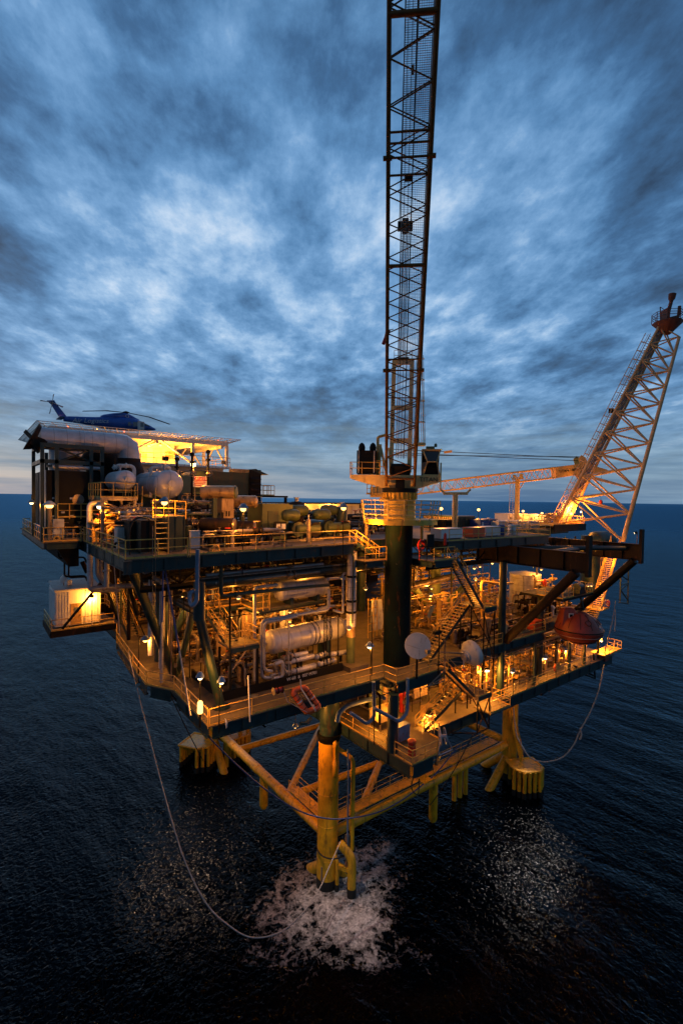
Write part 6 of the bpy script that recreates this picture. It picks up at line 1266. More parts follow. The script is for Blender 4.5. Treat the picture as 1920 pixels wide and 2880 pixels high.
for t, h_ in ((-.5, 1.25), (-1.25, 1.2), (-2.2, 1.25)):
    d = V((cos(t), sin(t), 0)); obj('hatch', MB().tube(lc+d*1.80+V((0, 0, h_-.12)), lc+d*1.93+V((0, 0, h_-.02)), .30, n=18), 'hull', cp); obj('hatch_rim', MB().torus(lc+d*1.94+V((0, 0, h_-.01)), .30, .03, d+V((0, 0, .8)), 18, 5), 'brown', cp)
for t, h_ in ((-.25, .72), (-.85, .72), (-1.55, .72)): d = V((cos(t), sin(t), 0)); obj('reflective_patch', MB().box(lc+d*2.25+V((0, 0, h_)), (.05, .34, .2), t), 'pale', cp)
obj('grab_line', MB().torus(lc+V((0, 0, -.35)), 2.42, .025, n=40, m=5), 'rope', cp)
obj('keel_ring', MB().torus(lc+V((0, 0, -1.0)), 1.76, .05, n=36), 'brown', cp)
obj('lifting_pad', MB().tube(lc+V((.3, 0, 2.15)), lc+V((.3, 0, 2.5)), .3, n=14), 'black', cp)
dv = thing('capsule_davit', 'dark davit platform with winch holding the orange escape capsule', 'davit', lc+V((0, 2, 4)))
obj('platform', MB().boxa(lc.x-4.5, lc.y-.5, lc.z+3.75, lc.x+2.2, lc.y+4.5, lc.z+4.0), 'black', dv); obj('hanger', MB().bar(lc+V((-.2, -.2, 3.75)), lc+V((.6, -.2, 2.2)), .18, .18), 'teal', dv)
obj('winch', MB().tube(lc+V((.2, .5, 4.6)), lc+V((1.2, .5, 4.6)), .5, n=16).box(lc+V((.7, .5, 4.2)), (1.4, 1, .4)), 'teal', dv); obj('fall_rope', MB().tube(lc+V((.3, 0, 2.5)), lc+V((.3, 0, 3.76)), .06, n=6), 'cable', dv)
railing('yellow rail on the davit platform above the orange capsule', [(lc.x-4.4, lc.y+2.5, lc.z+4), (lc.x-4.4, lc.y-.4, lc.z+4), (lc.x-2.2, lc.y-.4, lc.z+4)], gap=.9)
railing('second short yellow rail right on the davit platform above the capsule', [(lc.x+.9, lc.y-.4, lc.z+4), (lc.x+2.1, lc.y-.4, lc.z+4), (lc.x+2.1, lc.y+2, lc.z+4)], gap=.7)
strut('dark column left under the davit platform of the capsule', (lc.x-3, .6, ZS), (lc.x-3, .6, lc.z+3.7), .35)
# ================================================================ left cabin
cx0, cx1, cy0, cy1 = -4.85, -.95, 25.3, 29.5; zf0 = 21.0
cbp = thing('cabin_platform', 'railed platform cantilevered over the sea at the left carrying the white cabin', 'platform', (-4, 25, zf0))
obj('floor', MB().boxa(-5.3, 24.4, zf0-.1, .38, 30, zf0), 'grate', cbp); obj('edge_beam', MB().boxa(-5.35, 24.3, zf0-.6, .38, 24.39, zf0).boxa(-5.4, 24.4, zf0-.6, -5.31, 30, zf0), 'brown', cbp)
cb = thing('white_cabin', 'white corrugated cabin at the left with one wall blazing yellow under a lamp', 'cabin', (-4.3, 27, zf0))
zt_ = at(148, 1665, 'y', cy0).z; obj('body', MB().boxa(cx0, cy0, zf0+.15, cx1, cy1, zt_), 'panel', cb); obj('roof', MB().prism([(cx0-.1, cy0-.12, zt_+.003), (cx1+.1, cy0-.12, zt_+.003), (cx1+.1, cy1, zt_+.35), (cx0-.1, cy1, zt_+.35)], (0, 0, .12)), 'lgrey', cb)
rib = MB()
for i in range(16): x = cx0+.1+i*.25; (rib.boxa(x, cy0-.05, zf0+.3, x+.1, cy0-.003, zt_-.2) if not (1.15 < x-cx0 < 2.35) else None)
for i in range(16): y = cy0+.1+i*.26; rib.boxa(cx0-.05, y, zf0+.3, cx0-.003, y+.1, zt_-.2)
obj('corrugation', rib, 'panel', cb); dr_ = obj('door', MB().boxa(cx0+1.3, cy0-.05, zf0+.2, cx0+2.25, cy0-.003, zf0+2.3), 'tan', cb); obj('window', MB().boxa(cx0+1.6, cy0-.07, zf0+1.4, cx0+1.95, cy0-.053, zf0+1.9), 'lglass', dr_)
obj('handle', MB().boxa(cx0+2.1, cy0-.12, zf0+1.1, cx0+2.2, cy0-.053, zf0+1.2), 'steel', dr_)
q = at(180, 1645, 'y', 27); rd = thing('roof_dish', 'small pale dish on the roof of the white cabin', 'dish', (q.x, 27, zt_+.4)); obj('reflector', MB().lathe([(.55, 0), (.4, .12), (.1, .2)], (q.x, 27, zt_+.95), (-.8, -.3, .5), 18), 'lgrey', rd); obj('mast', MB().tube((q.x, 27, zt_+.2), (q.x, 27, zt_+.95), .05, n=6), 'steel', rd); obj('box', MB().boxa(q.x+.3, 26.8, zt_+.3, q.x+.7, 27.2, zt_+.8), 'white', rd)
railing('yellow rail round the platform of the white cabin', [(-5.25, 30, zf0), (-5.25, 24.4, zf0), (.2, 24.4, zf0)], gap=1.5)
railing('short yellow rail right of the white cabin', [(-.8, 29, zf0+1.2), (.3, 29, zf0+1.2), (.3, 27, zf0+1.2)], gap=.8)
strut('thin dark diagonal brace crossing in front of the white cabin', at(283, 1640, 'y', 23.5), at(176, 1768, 'y', 24.2), .13, 'black', 'diagonal_brace', n=10); strut('dark diagonal brace right of the white cabin', at(300, 1655, 'y', 22), at(332, 1740, 'y', 22), .16, 'black', 'diagonal_brace', n=10)
strut('dim brown hanger under the left wing above the white cabin', at(232, 1580, 'y', 20), at(246, 1610, 'y', 20), .2, 'brown', 'hanger_brace', n=10)
b0_, t0_ = at(362, 1788, 'z', ZL), at(330, 1660, 'y', 23.5); stairs('steep yellow stair climbing between the white cabin and the left braces', (b0_.x-.3, 21.4, ZL), (-.4, 24.3, 24.6), (1, .2, 0), 1.0)
strut('dark hanger leg of the left braces behind the steep stair', at(345, 1590, 'y', 18), at(388, 1730, 'y', 18), .2, 'black', 'diagonal_brace', n=10)
# ================================================================ front walkway: raft, reel, antenna, dishes
rf = thing('rescue_float', 'orange oblong rescue float with black bands hung outside the front rail', 'rescue float', at(866, 1960, 'y', -.8))
A_, B_, C_, D_ = at(822, 1945, 'y', -.62), at(857, 1933, 'y', -.62), at(898, 1990, 'y', -1.25), at(862, 2003, 'y', -1.25)
cen = (A_+B_+C_+D_)/4; loop = [A_.lerp(B_, .5), B_, C_, C_.lerp(D_, .5), D_, A_, A_.lerp(B_, .5)]
obj('float_tube', MB().pipe(loop, .20, 14, .3), 'orange', rf)
for p, q in ((A_, D_), (B_, C_)):
    for f in (.18, .38, .60, .82): m_ = p.lerp(q, f); obj('band', MB().torus(m_, .212, .022, q-p, 16, 5), 'black', rf)
    m_ = p.lerp(q, .5); obj('reflector_band', MB().tube(m_-(q-p)*.02, m_+(q-p)*.02, .207, n=16), 'pale', rf)
net = MB()
for f in (.2, .4, .6, .8): net.tube(A_.lerp(B_, f)-V((0, .05, .05)), D_.lerp(C_, f), .018, n=5).tube(A_.lerp(D_, f), B_.lerp(C_, f), .018, n=5)
obj('netting', net, 'dgreen', rf)
obj('paddle', MB().pipe([A_.lerp(B_, .5)+V((0, -.2, .75)), A_.lerp(B_, .55)+V((0, -.24, .1)), D_.lerp(C_, .5)+V((0, -.28, .05))], .045, 6).bar(D_.lerp(C_, .35)+V((0, -.28, .5)), D_.lerp(C_, .5)+V((0, -.28, .0)), .14, .04), 'lgrey', rf)
obj('painter_line', MB().pipe([A_+V((-.7, 0, .2)), A_+V((-.5, -.2, -.5)), D_+V((-.1, -.25, .1))], .02, 5), 'rope', rf)
obj('rack_rail', MB().tube(A_+V((-.1, .02, -.5)), D_+V((-.1, 0, -.1)), .04, n=6), 'yellow', rf)
c_ = at(780, 1942, 'y', -.45); rl = thing('cable_reel', 'small red brown cable reel on the front rail left of the orange float', 'reel', c_); obj('barrel', MB().tube(c_+V((-.3, 0, 0)), c_+V((.35, 0, 0)), .18, n=16), 'red', rl)
for dx in (-.3, 0, .35): obj('flange', MB().tube(c_+V((dx-.02, 0, 0)), c_+V((dx+.02, 0, 0)), .24, n=18), 'cream' if dx < -.1 else 'brown', rl)
obj('crank', MB().tube(c_+V((-.6, -.05, -.02)), c_+V((-.3, 0, 0)), .025, n=6), 'steel', rl)
a = at(703, 2030, 'y', -.55); t0_ = at(698, 1900, 'y', -.55); an = thing('yagi_antenna', 'white mast with a small comb antenna on the front rail', 'antenna', a); obj('mast', MB().tube(a, t0_, .045, n=8), 'white', an)
q = at(700, 1957, 'y', -.55); q2 = at(724, 1959, 'y', -.55); obj('boom', MB().tube(q, q2, .025, n=6), 'cream', an)
for i in range(6): p = q.lerp(q2, .25+.15*i); obj('element', MB().tube(p-V((0, 0, .14)), p+V((0, 0, .14)), .012, n=5), 'cream', an)
sd_ = at(634, 2035, 'y', -.55); sm = thing('small_dish', 'tiny pale dish seen edge on under the near left corner rail', 'dish', sd_); obj('reflector', MB().lathe([(.32, 0), (.22, .09), (.05, .13)], sd_, (.9, -.3, .1), 18), 'lgrey', sm); obj('arm', MB().tube(sd_, sd_+V((.5, .15, .05)), .03, n=6), 'steel', sm)
def disc(label, px_, py_, y, r, axis, kind):
    c_ = at(px_, py_, 'y', y); t = thing('satellite_dish', label, 'dish', c_); ax = V(axis).normalized()
    if kind == 'cover':
        obj('radome', MB().lathe([(r*.55, -.45), (r*.97, -.14), (r, -.1), (r, .02), (.1, .06)], c_, ax, 40), 'lgrey', t)
        s_ = ax.cross(UP).normalized(); obj('clamp', MB().box(c_+ax*.12-s_*r*.75-UP*r*.42, (.3, .3, .3)), 'steel', t)
        obj('strut', MB().tube(c_+ax*.1-s_*r*.7-UP*r*.5, c_-s_*r*.15-UP*r*1.15, .05, n=6), 'black', t); obj('seam', MB().tube(c_+ax*.09-s_*r*.7-UP*r*.4, c_+ax*.09+s_*r*.85+UP*r*.05, .012, n=5), 'steel', t)
        obj('mast', MB().tube(c_-ax*.4-UP*.0, (c_-ax*.4).xy.to_3d()+UP*ZL, .09, n=10), 'black', t)
    else:
        obj('reflector', MB().lathe([(r, .42), (r*1.02, .40), (r*1.02, .0), (r*.97, -.06), (r*.62, -.42), (r*.52, -.44), (r*.52, -.62), (r*.45, -.64)], c_, ax, 40), 'lgrey', t)
        obj('hub', MB().lathe([(r*.35, -.80), (r*.42, -.64), (.05, -.63)], c_, ax, 24), 'pipe', t)
        obj('mount', MB().tube(c_-ax*.75-UP*.95, c_-ax*.75+UP*.5, .07, n=8), 'pipe', t)
        for dz in (.25, .0, -.45): obj('stay', MB().tube(c_-ax*.75+UP*dz, c_-ax*.75-CX*1.5+UP*(dz+.12), .035, n=6), 'steel', t)
        obj('stay', MB().tube(c_+ax*.1+CX*.5, c_+CX*2.0-UP*.35, .035, n=6), 'steel', t)
    return t
disc('flat grey round satellite dish in front of the dark crane column', 1174, 1816, -2.4, 1.0, CAM-at(1174, 1816, 'y', -2.4)+V((4, -1, -4)), 'cover')
disc('deep drum shaped satellite dish seen from behind, right of the flat one', 1322, 1839, -2.8, 1.05, V((.92, -.15, .22)), 'back')
q = at(1250, 1835, 'y', -2.2); mm = thing('dish_mast', 'thin pale mast with trussed bracket between the two satellite dishes', 'mast', (q.x, -2.2, 19)); zb = at(1250, 1915, 'y', -2.2).z
obj('pole', MB().tube((q.x, -2.2, zb), (q.x, -2.2, at(1250, 1800, 'y', -2.2).z), .07, n=8), 'steel', mm); obj('second_pole', MB().tube((q.x-.5, -2.0, zb+.6), (q.x-.5, -2.0, at(1238, 1765, 'y', -2.2).z), .05, n=8), 'black', mm)
for a, c in (((q.x-2.0, -2.0, zb-.1), (q.x, -2.2, zb)), ((q.x-1.6, -2.0, zb-.05), (q.x, -2.2, zb+.9)), ((q.x-1.1, -2, zb), (q.x, -2.2, zb+.35))): obj('bracket_bar', MB().tube(a, c, .05, n=6), 'steel', mm)
obj('camera_box', MB().box((q.x-.75, -2.0, at(1238, 1779, 'y', -2.2).z), (.8, .25, .25)), 'black', mm)
obj('cross_arm', MB().tube((q.x-.6, -2.2, at(1245, 1832, 'y', -2.2).z), (q.x+1.9, -2.8, at(1300, 1840, 'y', -2.8).z), .04, n=6), 'steel', mm)
# ================================================================ cellar deck
railing('yellow rail along the left side of the cellar deck above the near leg', [(14.05, 5.0, ZS), (14.05, -1.2, ZS)], gap=1.8)
railing('yellow rail round the front tip of the cellar deck', [(14.05, -2.1, ZS), (14.1, -3.9, ZS), (16.75, -3.9, ZS)], gap=1.5)
railing('long yellow rail along the right hand walkway of the cellar deck', [(28.0, -.95, ZS), (47.5, -.95, ZS)], gap=2.0)
railing('yellow rail right of the switchback on the cellar deck', [(24.9, -2.9, 15.2), (27.9, -2.9, 15.2), (27.9, -1.0, 15.2)], gap=1.2)
zl_ = 16.9
sw = thing('switchback_landing', 'lit stair landing on black lattice at the foot of the flight below the drum dish', 'landing', (24, -2, zl_)); obj('floor', MB().boxa(23.5, -2.6, zl_-.1, 25.4, .0, zl_), 'grate', sw); obj('edge_beam', MB().boxa(23.5, -2.66, zl_-.35, 25.4, -2.603, zl_).boxa(25.403, -2.6, zl_-.35, 25.46, 0, zl_), 'teal', sw)
for x, y in ((23.6, -2.5), (25.3, -2.5), (23.6, -.1), (25.3, -.1)): obj('leg', MB().tube((x, y, 13.6), (x, y, zl_-.36), .07, n=6), 'black', sw)
for a, c in (((23.6, -2.5, 13.7), (25.3, -2.5, 16.5)), ((25.3, -2.5, 13.7), (23.6, -2.5, 16.5)), ((23.6, -2.5, 13.7), (25.3, -2.5, 13.7)), ((25.3, -2.5, 13.7), (25.3, -.1, 16.4)), ((23.6, -2.5, 13.7), (21.8, -1.2, 13.7)), ((21.8, -1.2, 13.7), (23.6, -.1, 13.7))): obj('brace', MB().tube(a, c, .06, n=6), 'brown', sw)
railing('yellow rail round the lit landing below the drum dish', [(23.5, -2.6, zl_), (25.4, -2.6, zl_), (25.4, .0, zl_)], gap=1.2)
obj('walkway_link', MB().boxa(25.0, -2.95, 15.08, 28.0, -1.02, 15.2), 'grate', sw)
stairs('broad dark sided flight from the stepped corner down to the lit landing', (23.5, -2.2, zl_), (19.9, -2.2, ZL), (0, 1, 0), 1.0, treadmat='yellow')  # tread colour raised to yellow so the steps look lit
stairs('bright yellow lit flight from the lit landing down to the cellar deck', (18.6, -.9, ZS), (23.4, -.9, zl_), (0, 1, 0), 1.0, treadmat='yellow')  # same yellow treads, brightness painted into the steps
railing('bright yellow gate rail at the foot of the lit cellar flight', [(18.7, -2.4, ZS), (18.7, -1.4, ZS), (19.6, -1.1, ZS)], gap=.6, h=1.25)
c_ = at(1237, 2071, 'y', -3.5); wl = thing('hose_wheel', 'big spoked steel hose wheel at the front of the cellar deck', 'hose reel', c_); ax = V((.75, -.6, .1)).normalized()
for R_, o_ in ((.62, 0), (.62, .4)): obj('rim', MB().torus(c_+ax*o_, R_, .045, ax, 28, 6), 'pipe', wl)
for i in range(8):
    a_ = pi*i/4; x_ = ax.orthogonal().normalized(); y_ = ax.cross(x_); d = x_*cos(a_)+y_*sin(a_); obj('spoke', MB().tube(c_, c_+d*.62, .025, n=5), 'pipe', wl)
obj('hub', MB().tube(c_-ax*.1, c_+ax*.5, .14, n=12), 'pipe', wl); obj('frame', MB().tube(c_+V((-.35, -.2, -1.3)), c_, .05, n=6).tube(c_+V((.5, .3, -1.3)), c_, .05, n=6).tube(c_+V((-.35, -.2, -1.3)), c_+V((.9, -.5, -1.1)), .05, n=6).tube(c_+V((.9, -.5, -1.1)), c_+ax*.45, .05, n=6), 'pipe', wl)
q = at(1157, 2125, 'z', ZS); fe = thing('fire_cabinet', 'dark red drum cabinet at the rail on the tip of the cellar deck', 'fire cabinet', (q.x, q.y, ZS)); obj('body', MB().box((q.x, q.y, ZS+.55), (.42, .42, 1.1), .3), 'red', fe); obj('lid', MB().lathe([(.34, 1.1), (.32, 1.2), (.05, 1.3)], (q.x, q.y, ZS), n=8), 'orange', fe)
for z in (.25, .8): obj('band', MB().box((q.x, q.y, ZS+z), (.45, .45, .05), .3), 'yellow', fe)
a, c = at(1062, 2015, 'y', 1.5), at(1098, 2050, 'y', 1.5); wb = thing('work_bench', 'yellow lit table with small instruments on the cellar deck', 'table', ((a.x+c.x)/2, 1.5, ZS)); x0_, x1_ = a.x, c.x+.6; obj('top', MB().boxa(x0_, 1.2, ZS+1.45, x1_, 2.6, ZS+1.55), 'cream', wb); obj('cabinet', MB().boxa(x0_+.1, 1.3, ZS+.7, x0_+.9, 2.5, ZS+1.447), 'cream', wb)
for x in (x0_+.05, x1_-.05):
    for y in (1.25, 2.55): obj('leg', MB().boxa(x-.04, y-.04, ZS, x+.04, y+.04, ZS+1.447), 'steel', wb)
skid('small lit instruments and tubing beneath the yellow table', x0_+1.0, 1.5, x1_, 2.4, ZS+.5, .9, 51, ('cream', 'pipe', 'steel'), 3.0, pots=1, motor=False)
for i, (px_, m_) in enumerate(((1066, 'green'), (1082, 'tan'))): q = at(px_, 1960, 'y', 3.6); column(('olive upright cylinder left one behind the yellow table', 'tan shiny upright cylinder right one behind the yellow table')[i], (q.x, 3.6, ZS), 3.6, .30, m_)
q = at(1045, 2010, 'y', 3.2); one('side_panel', 'tall narrow olive panel standing on the cellar deck by the left rail', 'panel', MB().boxa(q.x-.35, 3.0, ZS, q.x+.35, 3.2, ZS+2.6), 'green')
q = at(1128, 2075, 'y', -.9); cabinet('dark grey cabinet behind the slim column at the cellar rail', (q.x, -.9, ZS), (1.3, .6, 1.2), material='blue', legs=.2)
q = at(1205, 2025, 'y', .6); cabinet('tan box under the lamp on the cellar deck floor', (q.x, .7, ZS), (1.2, .8, .9), material='tan', legs=.2, doors=1)
q = at(1130, 1950, 'y', 3.0); rv = thing('red_pump', 'red pump lit orange under the stepped corner of the main deck', 'pump', (q.x, 3, ZS)); obj('body', MB().sphere((q.x, 3, q.z), .42, 16, 10), 'red', rv); obj('column', MB().tube((q.x, 3, ZS), (q.x, 3, q.z+.9), .2, n=12), 'red', rv); obj('motor', MB().tube((q.x, 3, q.z+.9), (q.x, 3, q.z+1.4), .3, n=14), 'red', rv)
a, c = at(1165, 1962, 'y', 3.4), at(1196, 1965, 'y', 3.4); lv = thing('louvre_panel', 'bright lit louvred panel leaning under the main deck girder', 'panel', (a.x, 3.4, ZS))
zlo, zhi = at(1175, 1962, 'y', 3.4).z, at(1180, 1922, 'y', 3.4).z
for i in range(5): z = zlo+(zhi-zlo)*i/5; obj('slat', MB().prism([(a.x, 3.4, z), (c.x+.3, 3.4, z), (c.x+.3, 3.55, z+(zhi-zlo)/5), (a.x, 3.55, z+(zhi-zlo)/5)], (0, .04, 0)), 'cream', lv)
obj('frame', MB().tube((a.x, 3.6, ZS), (a.x, 3.6, zhi), .05, n=6).tube((c.x+.3, 3.6, ZS), (c.x+.3, 3.6, zhi), .05, n=6), 'steel', lv)
prun('blue grey open topped pipe at the left of the cellar front', [(1050, 1917), (1052, 2018), (1032, 2036), (985, 2005)], -1.0, .14, 'blue', 0, bend=.35)
prun('blue grey open topped pipe right of the slim cellar column', [(1146, 1907), (1144, 2005), (1122, 2030), (1052, 1992)], -2.2, .14, 'blue', 0, bend=.35)
prun('dark teal bent pipe low under the front girder beside the near leg', [(1045, 1965), (975, 1985), (952, 2005), (948, 2030)], 2.2, .20, 'blue', 0, bend=.5)
skid('dim brown machinery at the back of the cellar deck near corner', 17.5, 3.5, 23.0, 7.0, ZS, 3.0, 52, ('steel', 'brown', 'tan'), 1.4, pots=3)
skid('bright manifold along the right cellar walkway, nearest part', 25.6, .6, 31.0, 4.0, ZS, 3.2, 53, ('tan', 'steel', 'yellow'), 1.8, pots=4)
skid('bright manifold along the right cellar walkway, middle part', 31.2, .8, 37.4, 4.4, ZS, 3.2, 54, ('tan', 'steel', 'yellow'), 1.8, pots=4)
skid('bright manifold along the right cellar walkway, farthest part', 37.8, .8, 43.0, 4.0, ZS, 3.4, 55, ('tan', 'steel', 'yellow'), 1.5, pots=3)
skid('second row of lit pipework behind the right cellar manifolds', 26, 5, 44, 9, ZS, 3.6, 56, ('tan', 'steel', 'brown'), .8, pots=6)
prun('yellow lit fat pipe bending down between the right cellar manifolds', [(1430, 1850), (1465, 1862), (1500, 1864), (1502, 1890)], 1.6, .24, 'yellow', 1)
for i, px_ in enumerate((1537, 1551, 1568)): q = at(px_, 1820, 'y', 2.4); strut(('brown lit stanchion left of the last cellar lamp, first', 'tan lit stanchion left of the last cellar lamp, second', 'tan lit stanchion nearest the last cellar lamp, third')[i], (q.x, 2.4+i*.4, ZS), (q.x, 2.4+i*.4, 19.1), .2, ('brown', 'tan', 'tan')[i], 'deck_column', n=12)
q = at(1560, 1878, 'y', -.8); l2 = thing('life_ring', 'orange life ring hung on the right cellar walkway rail', 'life ring', q); obj('ring', MB().torus(q, .33, .09, (.3, -1, 0), 18, 7), 'orange', l2); obj('board', MB().boxa(q.x+.1, -.88, q.z-.4, q.x+.9, -.84, q.z+.45), 'yellow', l2)
q = at(1696, 1848, 'y', -.6); lo = thing('orange_box', 'orange lit box on the outer end of the cellar walkway at the right', 'box', q); obj('body', MB().box(q, (1.1, .9, .75)), 'hull', lo); obj('lid', MB().box(q+V((0, 0, .42)), (1.2, 1.0, .09)), 'orange', lo); obj('stand', MB().box(q-V((0, 0, .7)), (.2, .2, .65)), 'brown', lo)
one('end_platform', 'lit end platform of the right cellar walkway below the capsule stair', 'platform', MB().boxa(50.0, -1.6, 15.2, 54.5, .2, 15.32), 'yellow'); railing('yellow rail round the end platform of the right cellar walkway', [(50.0, -1.6, 15.32), (54.4, -1.6, 15.32), (54.4, .1, 15.32)], gap=1.1)
oo = thing('outrigger', 'dark outrigger frame sticking out under the right end of the walkway', 'frame', at(1640, 1890, 'y', -.5))
for a, c in (((1610, 1886), (1672, 1908)), ((1612, 1872), (1668, 1900)), ((1668, 1840), (1672, 1908)), ((1520, 1955), (1560, 1925)), ((1542, 1943), (1562, 1925))): obj('bar', MB().tube(at(*a, 'y', -.5), at(*c, 'y', -.5), .10, n=6), 'black', oo)
for i, (px_, y0_, y1_) in enumerate(((1052, 1920, 2095), (1443, 1840, 1965), (1562, 1800, 1905), (1045, 1720, 1900))): prun(('thin dark pole hanging over the left cellar rail', 'thin dark pole over the right cellar walkway, left one', 'thin dark pole over the right cellar walkway, right one', 'thin dark lamp pole left of the crane column')[i], [(px_, y0_), (px_, y1_)], (-1.2, -1.1, -1.1, -.6)[i], .035, 'black', 0, name='thin_pole')
# ================================================================ top deck right: containers, tanks, rails
def container(label, px0, px1, pt, y, d, m, doorm=None):
    a, c = at(px0, pt, 'y', y), at(px1, pt, 'y', y); t = thing('cargo_container', label, 'container', ((a.x+c.x)/2, y, ZU)); z1 = max(ZU+1, a.z); obj('body', MB().boxa(a.x, y, ZU+.1, c.x, y+d, z1), m, t)
    rb = MB(); n = max(3, int((c.x-a.x)/.3)); 
    for i in range(n): x = a.x+.08+(c.x-a.x-.16)*i/n; rb.boxa(x, y-.05, ZU+.3, x+.12, y-.003, z1-.15)
    obj('corrugation', rb, m, t); sb = MB(); n = int(d/.3)
    for i in range(n): yy = y+.05+(d-.1)*i/n; sb.boxa(a.x-.05, yy, ZU+.3, a.x-.003, yy+.12, z1-.15)
    obj('side_corrugation', sb, doorm or m, t); obj('frame', MB().boxa(a.x-.06, y-.06, ZU, c.x+.06, y+d, ZU+.097), 'steel', t); return t
container('brown and green corrugated container right of the crane drum', 1288, 1335, 1452, 8, 5.5, 'dgreen', 'tan')
for i, (p0, p1, pt, y, m_, lab) in enumerate(((1350, 1372, 1462, 6.5, 'dblue', 'royal blue chemical tank next to the corrugated container'), (1376, 1398, 1460, 7.5, 'dblue', 'second royal blue chemical tank farther right'), (1402, 1424, 1466, 6.5, 'lgrey', 'pinkish grey tote beside the blue tanks'), (1428, 1450, 1466, 7.5, 'pipe', 'darker grey tote between two pale ones'), (1456, 1480, 1466, 6.5, 'lgrey', 'pale grey tote second from the right of the row'), (1486, 1516, 1468, 7, 'pipe', 'bluish grey tote at the right end of the row'))):
    a, c = at(p0, pt, 'y', y), at(p1, pt, 'y', y); tt_ = thing('plastic_tote', lab, 'tank', ((a.x+c.x)/2, y, ZU)); obj('body', MB().boxa(a.x, y, ZU+.15, c.x, y+1.5, a.z), m_, tt_); obj('pallet', MB().boxa(a.x-.05, y-.05, ZU, c.x+.05, y+1.55, ZU+.147), 'steel', tt_); obj('cap', MB().tube(((a.x+c.x)/2, y+.7, a.z), ((a.x+c.x)/2, y+.7, a.z+.12), .2, n=10), 'sign', tt_); obj('label_plate', MB().boxa(a.x+.3, y-.03, a.z-.7, a.x+.6, y-.003, a.z-.3), 'sign', tt_)
    cg = MB()
    for k in range(4): z = ZU+.3+(a.z-ZU-.4)*k/3; cg.boxa(a.x-.03, y-.035, z-.02, c.x+.03, y-.004, z+.02)
    obj('cage', cg, 'steel', tt_)
for i, (p0, p1, y, m_, lab) in enumerate(((1240, 1300, 1.2, 'panel', 'low bluish white bin behind the stair head rail'), (1330, 1362, 1.0, 'orange', 'low salmon coloured bin behind the right rail'), (1366, 1406, 1.4, 'lgrey', 'low white bin under the royal blue tanks'), (1410, 1424, 1.6, 'dblue', 'blue barrel behind the right rail'), (1428, 1466, 1.4, 'lgrey', 'low white bin right of the blue barrel'))):
    a, c = at(p0, 1500, 'y', y), at(p1, 1500, 'y', y); t = thing('cargo_bin', lab, 'bin', ((a.x+c.x)/2, y, ZU)); 
    if 'barrel' in lab: obj('body', MB().lathe([(.4, .02), (.42, .1), (.42, .5), (.44, .52), (.42, .54), (.42, 1.0), (.36, 1.05)], ((a.x+c.x)/2, y+.4, ZU), n=18), m_, t); obj('lid', MB().tube(((a.x+c.x)/2, y+.4, ZU+1.05), ((a.x+c.x)/2, y+.4, ZU+1.09), .3, n=14), m_, t)
    else: obj('body', MB().boxa(a.x, y, ZU+.08, c.x, y+1.3, ZU+.9), m_, t); obj('rim', MB().boxa(a.x-.04, y-.04, ZU+.903, c.x+.04, y+1.34, ZU+.98), m_, t); obj('feet', MB().boxa(a.x+.1, y+.1, ZU, a.x+.3, y+1.2, ZU+.077).boxa(c.x-.3, y+.1, ZU, c.x-.1, y+1.2, ZU+.077), 'steel', t)
for i, (p0, p1, pt, y, lab) in enumerate(((1428, 1452, 1446, 15.5, 'small white equipment box left of the boom rest post'), (1455, 1480, 1446, 16.5, 'white equipment box under the second right lamp'), (1487, 1544, 1448, 15.5, 'wide white equipment box under the third right lamp'))):
    a, c = at(p0, pt, 'y', y), at(p1, pt, 'y', y); t = thing('equipment_box', lab, 'box', ((a.x+c.x)/2, y, ZU)); obj('body', MB().boxa(a.x, y, ZU, c.x, y+2.4, a.z), 'panel', t); obj('roof', MB().boxa(a.x-.06, y-.06, a.z+.003, c.x+.06, y+2.46, a.z+.08), 'lgrey', t); obj('grille', MB().boxa(a.x+.4, y-.03, a.z-.8, a.x+1.0, y-.003, a.z-.4), 'steel', t)
    wr = MB()
    for k in range(int((c.x-a.x)/.6)): wr.boxa(a.x+.3+k*.6, y-.025, ZU, a.x+.34+k*.6, y-.004, a.z-.05)
    obj('panel_seam', wr, 'lgrey', t)
railing('pale yellow rail along the right front edge of the top deck', [(22.0, -.3, ZU), (37.9, -.8, ZU), (39.9, 6.0, ZU), (50, 6.6, ZU)], gap=2.0)
railing('bright rail round the stair head of the crane deck', [(18.7, -1.5, 29.0), (21.3, -1.5, 29.0)], gap=1.2); railing('rail on the left part of the sunken crane deck', [(13.7, 1.3, 29), (16.0, 1.3, 29)], gap=1.2)
stairs('short yellow stair from the top deck down to the sunken crane deck', (16.0, 2.2, 29.0), (13.5, 2.2, ZU), (0, 1, 0), .9)
fb0 = thing('flare_platform', 'yellow railed base deck at the foot of the flare boom', 'platform', (55, 6, ZU)); obj('deck_plate', MB().boxa(51.5, 6.2, ZU+.3, 60.2, 11.5, ZU+.5), 'yellow', fb0); obj('edge_beam', MB().boxa(51.4, 6.1, ZU-.5, 60.3, 6.197, ZU+.5), 'black', fb0)
railing('bright yellow rail round the foot of the flare boom', [(51.6, 11, ZU+.5), (51.6, 6.3, ZU+.5), (60.1, 6.3, ZU+.5), (60.1, 11, ZU+.5)], gap=1.0)
skid('lit yellow fittings at the foot of the flare boom', 52.5, 7.2, 56.5, 9.5, ZU+.5, 1.6, 61, ('yellow', 'tan', 'steel'), 1.2, pots=1, motor=False)
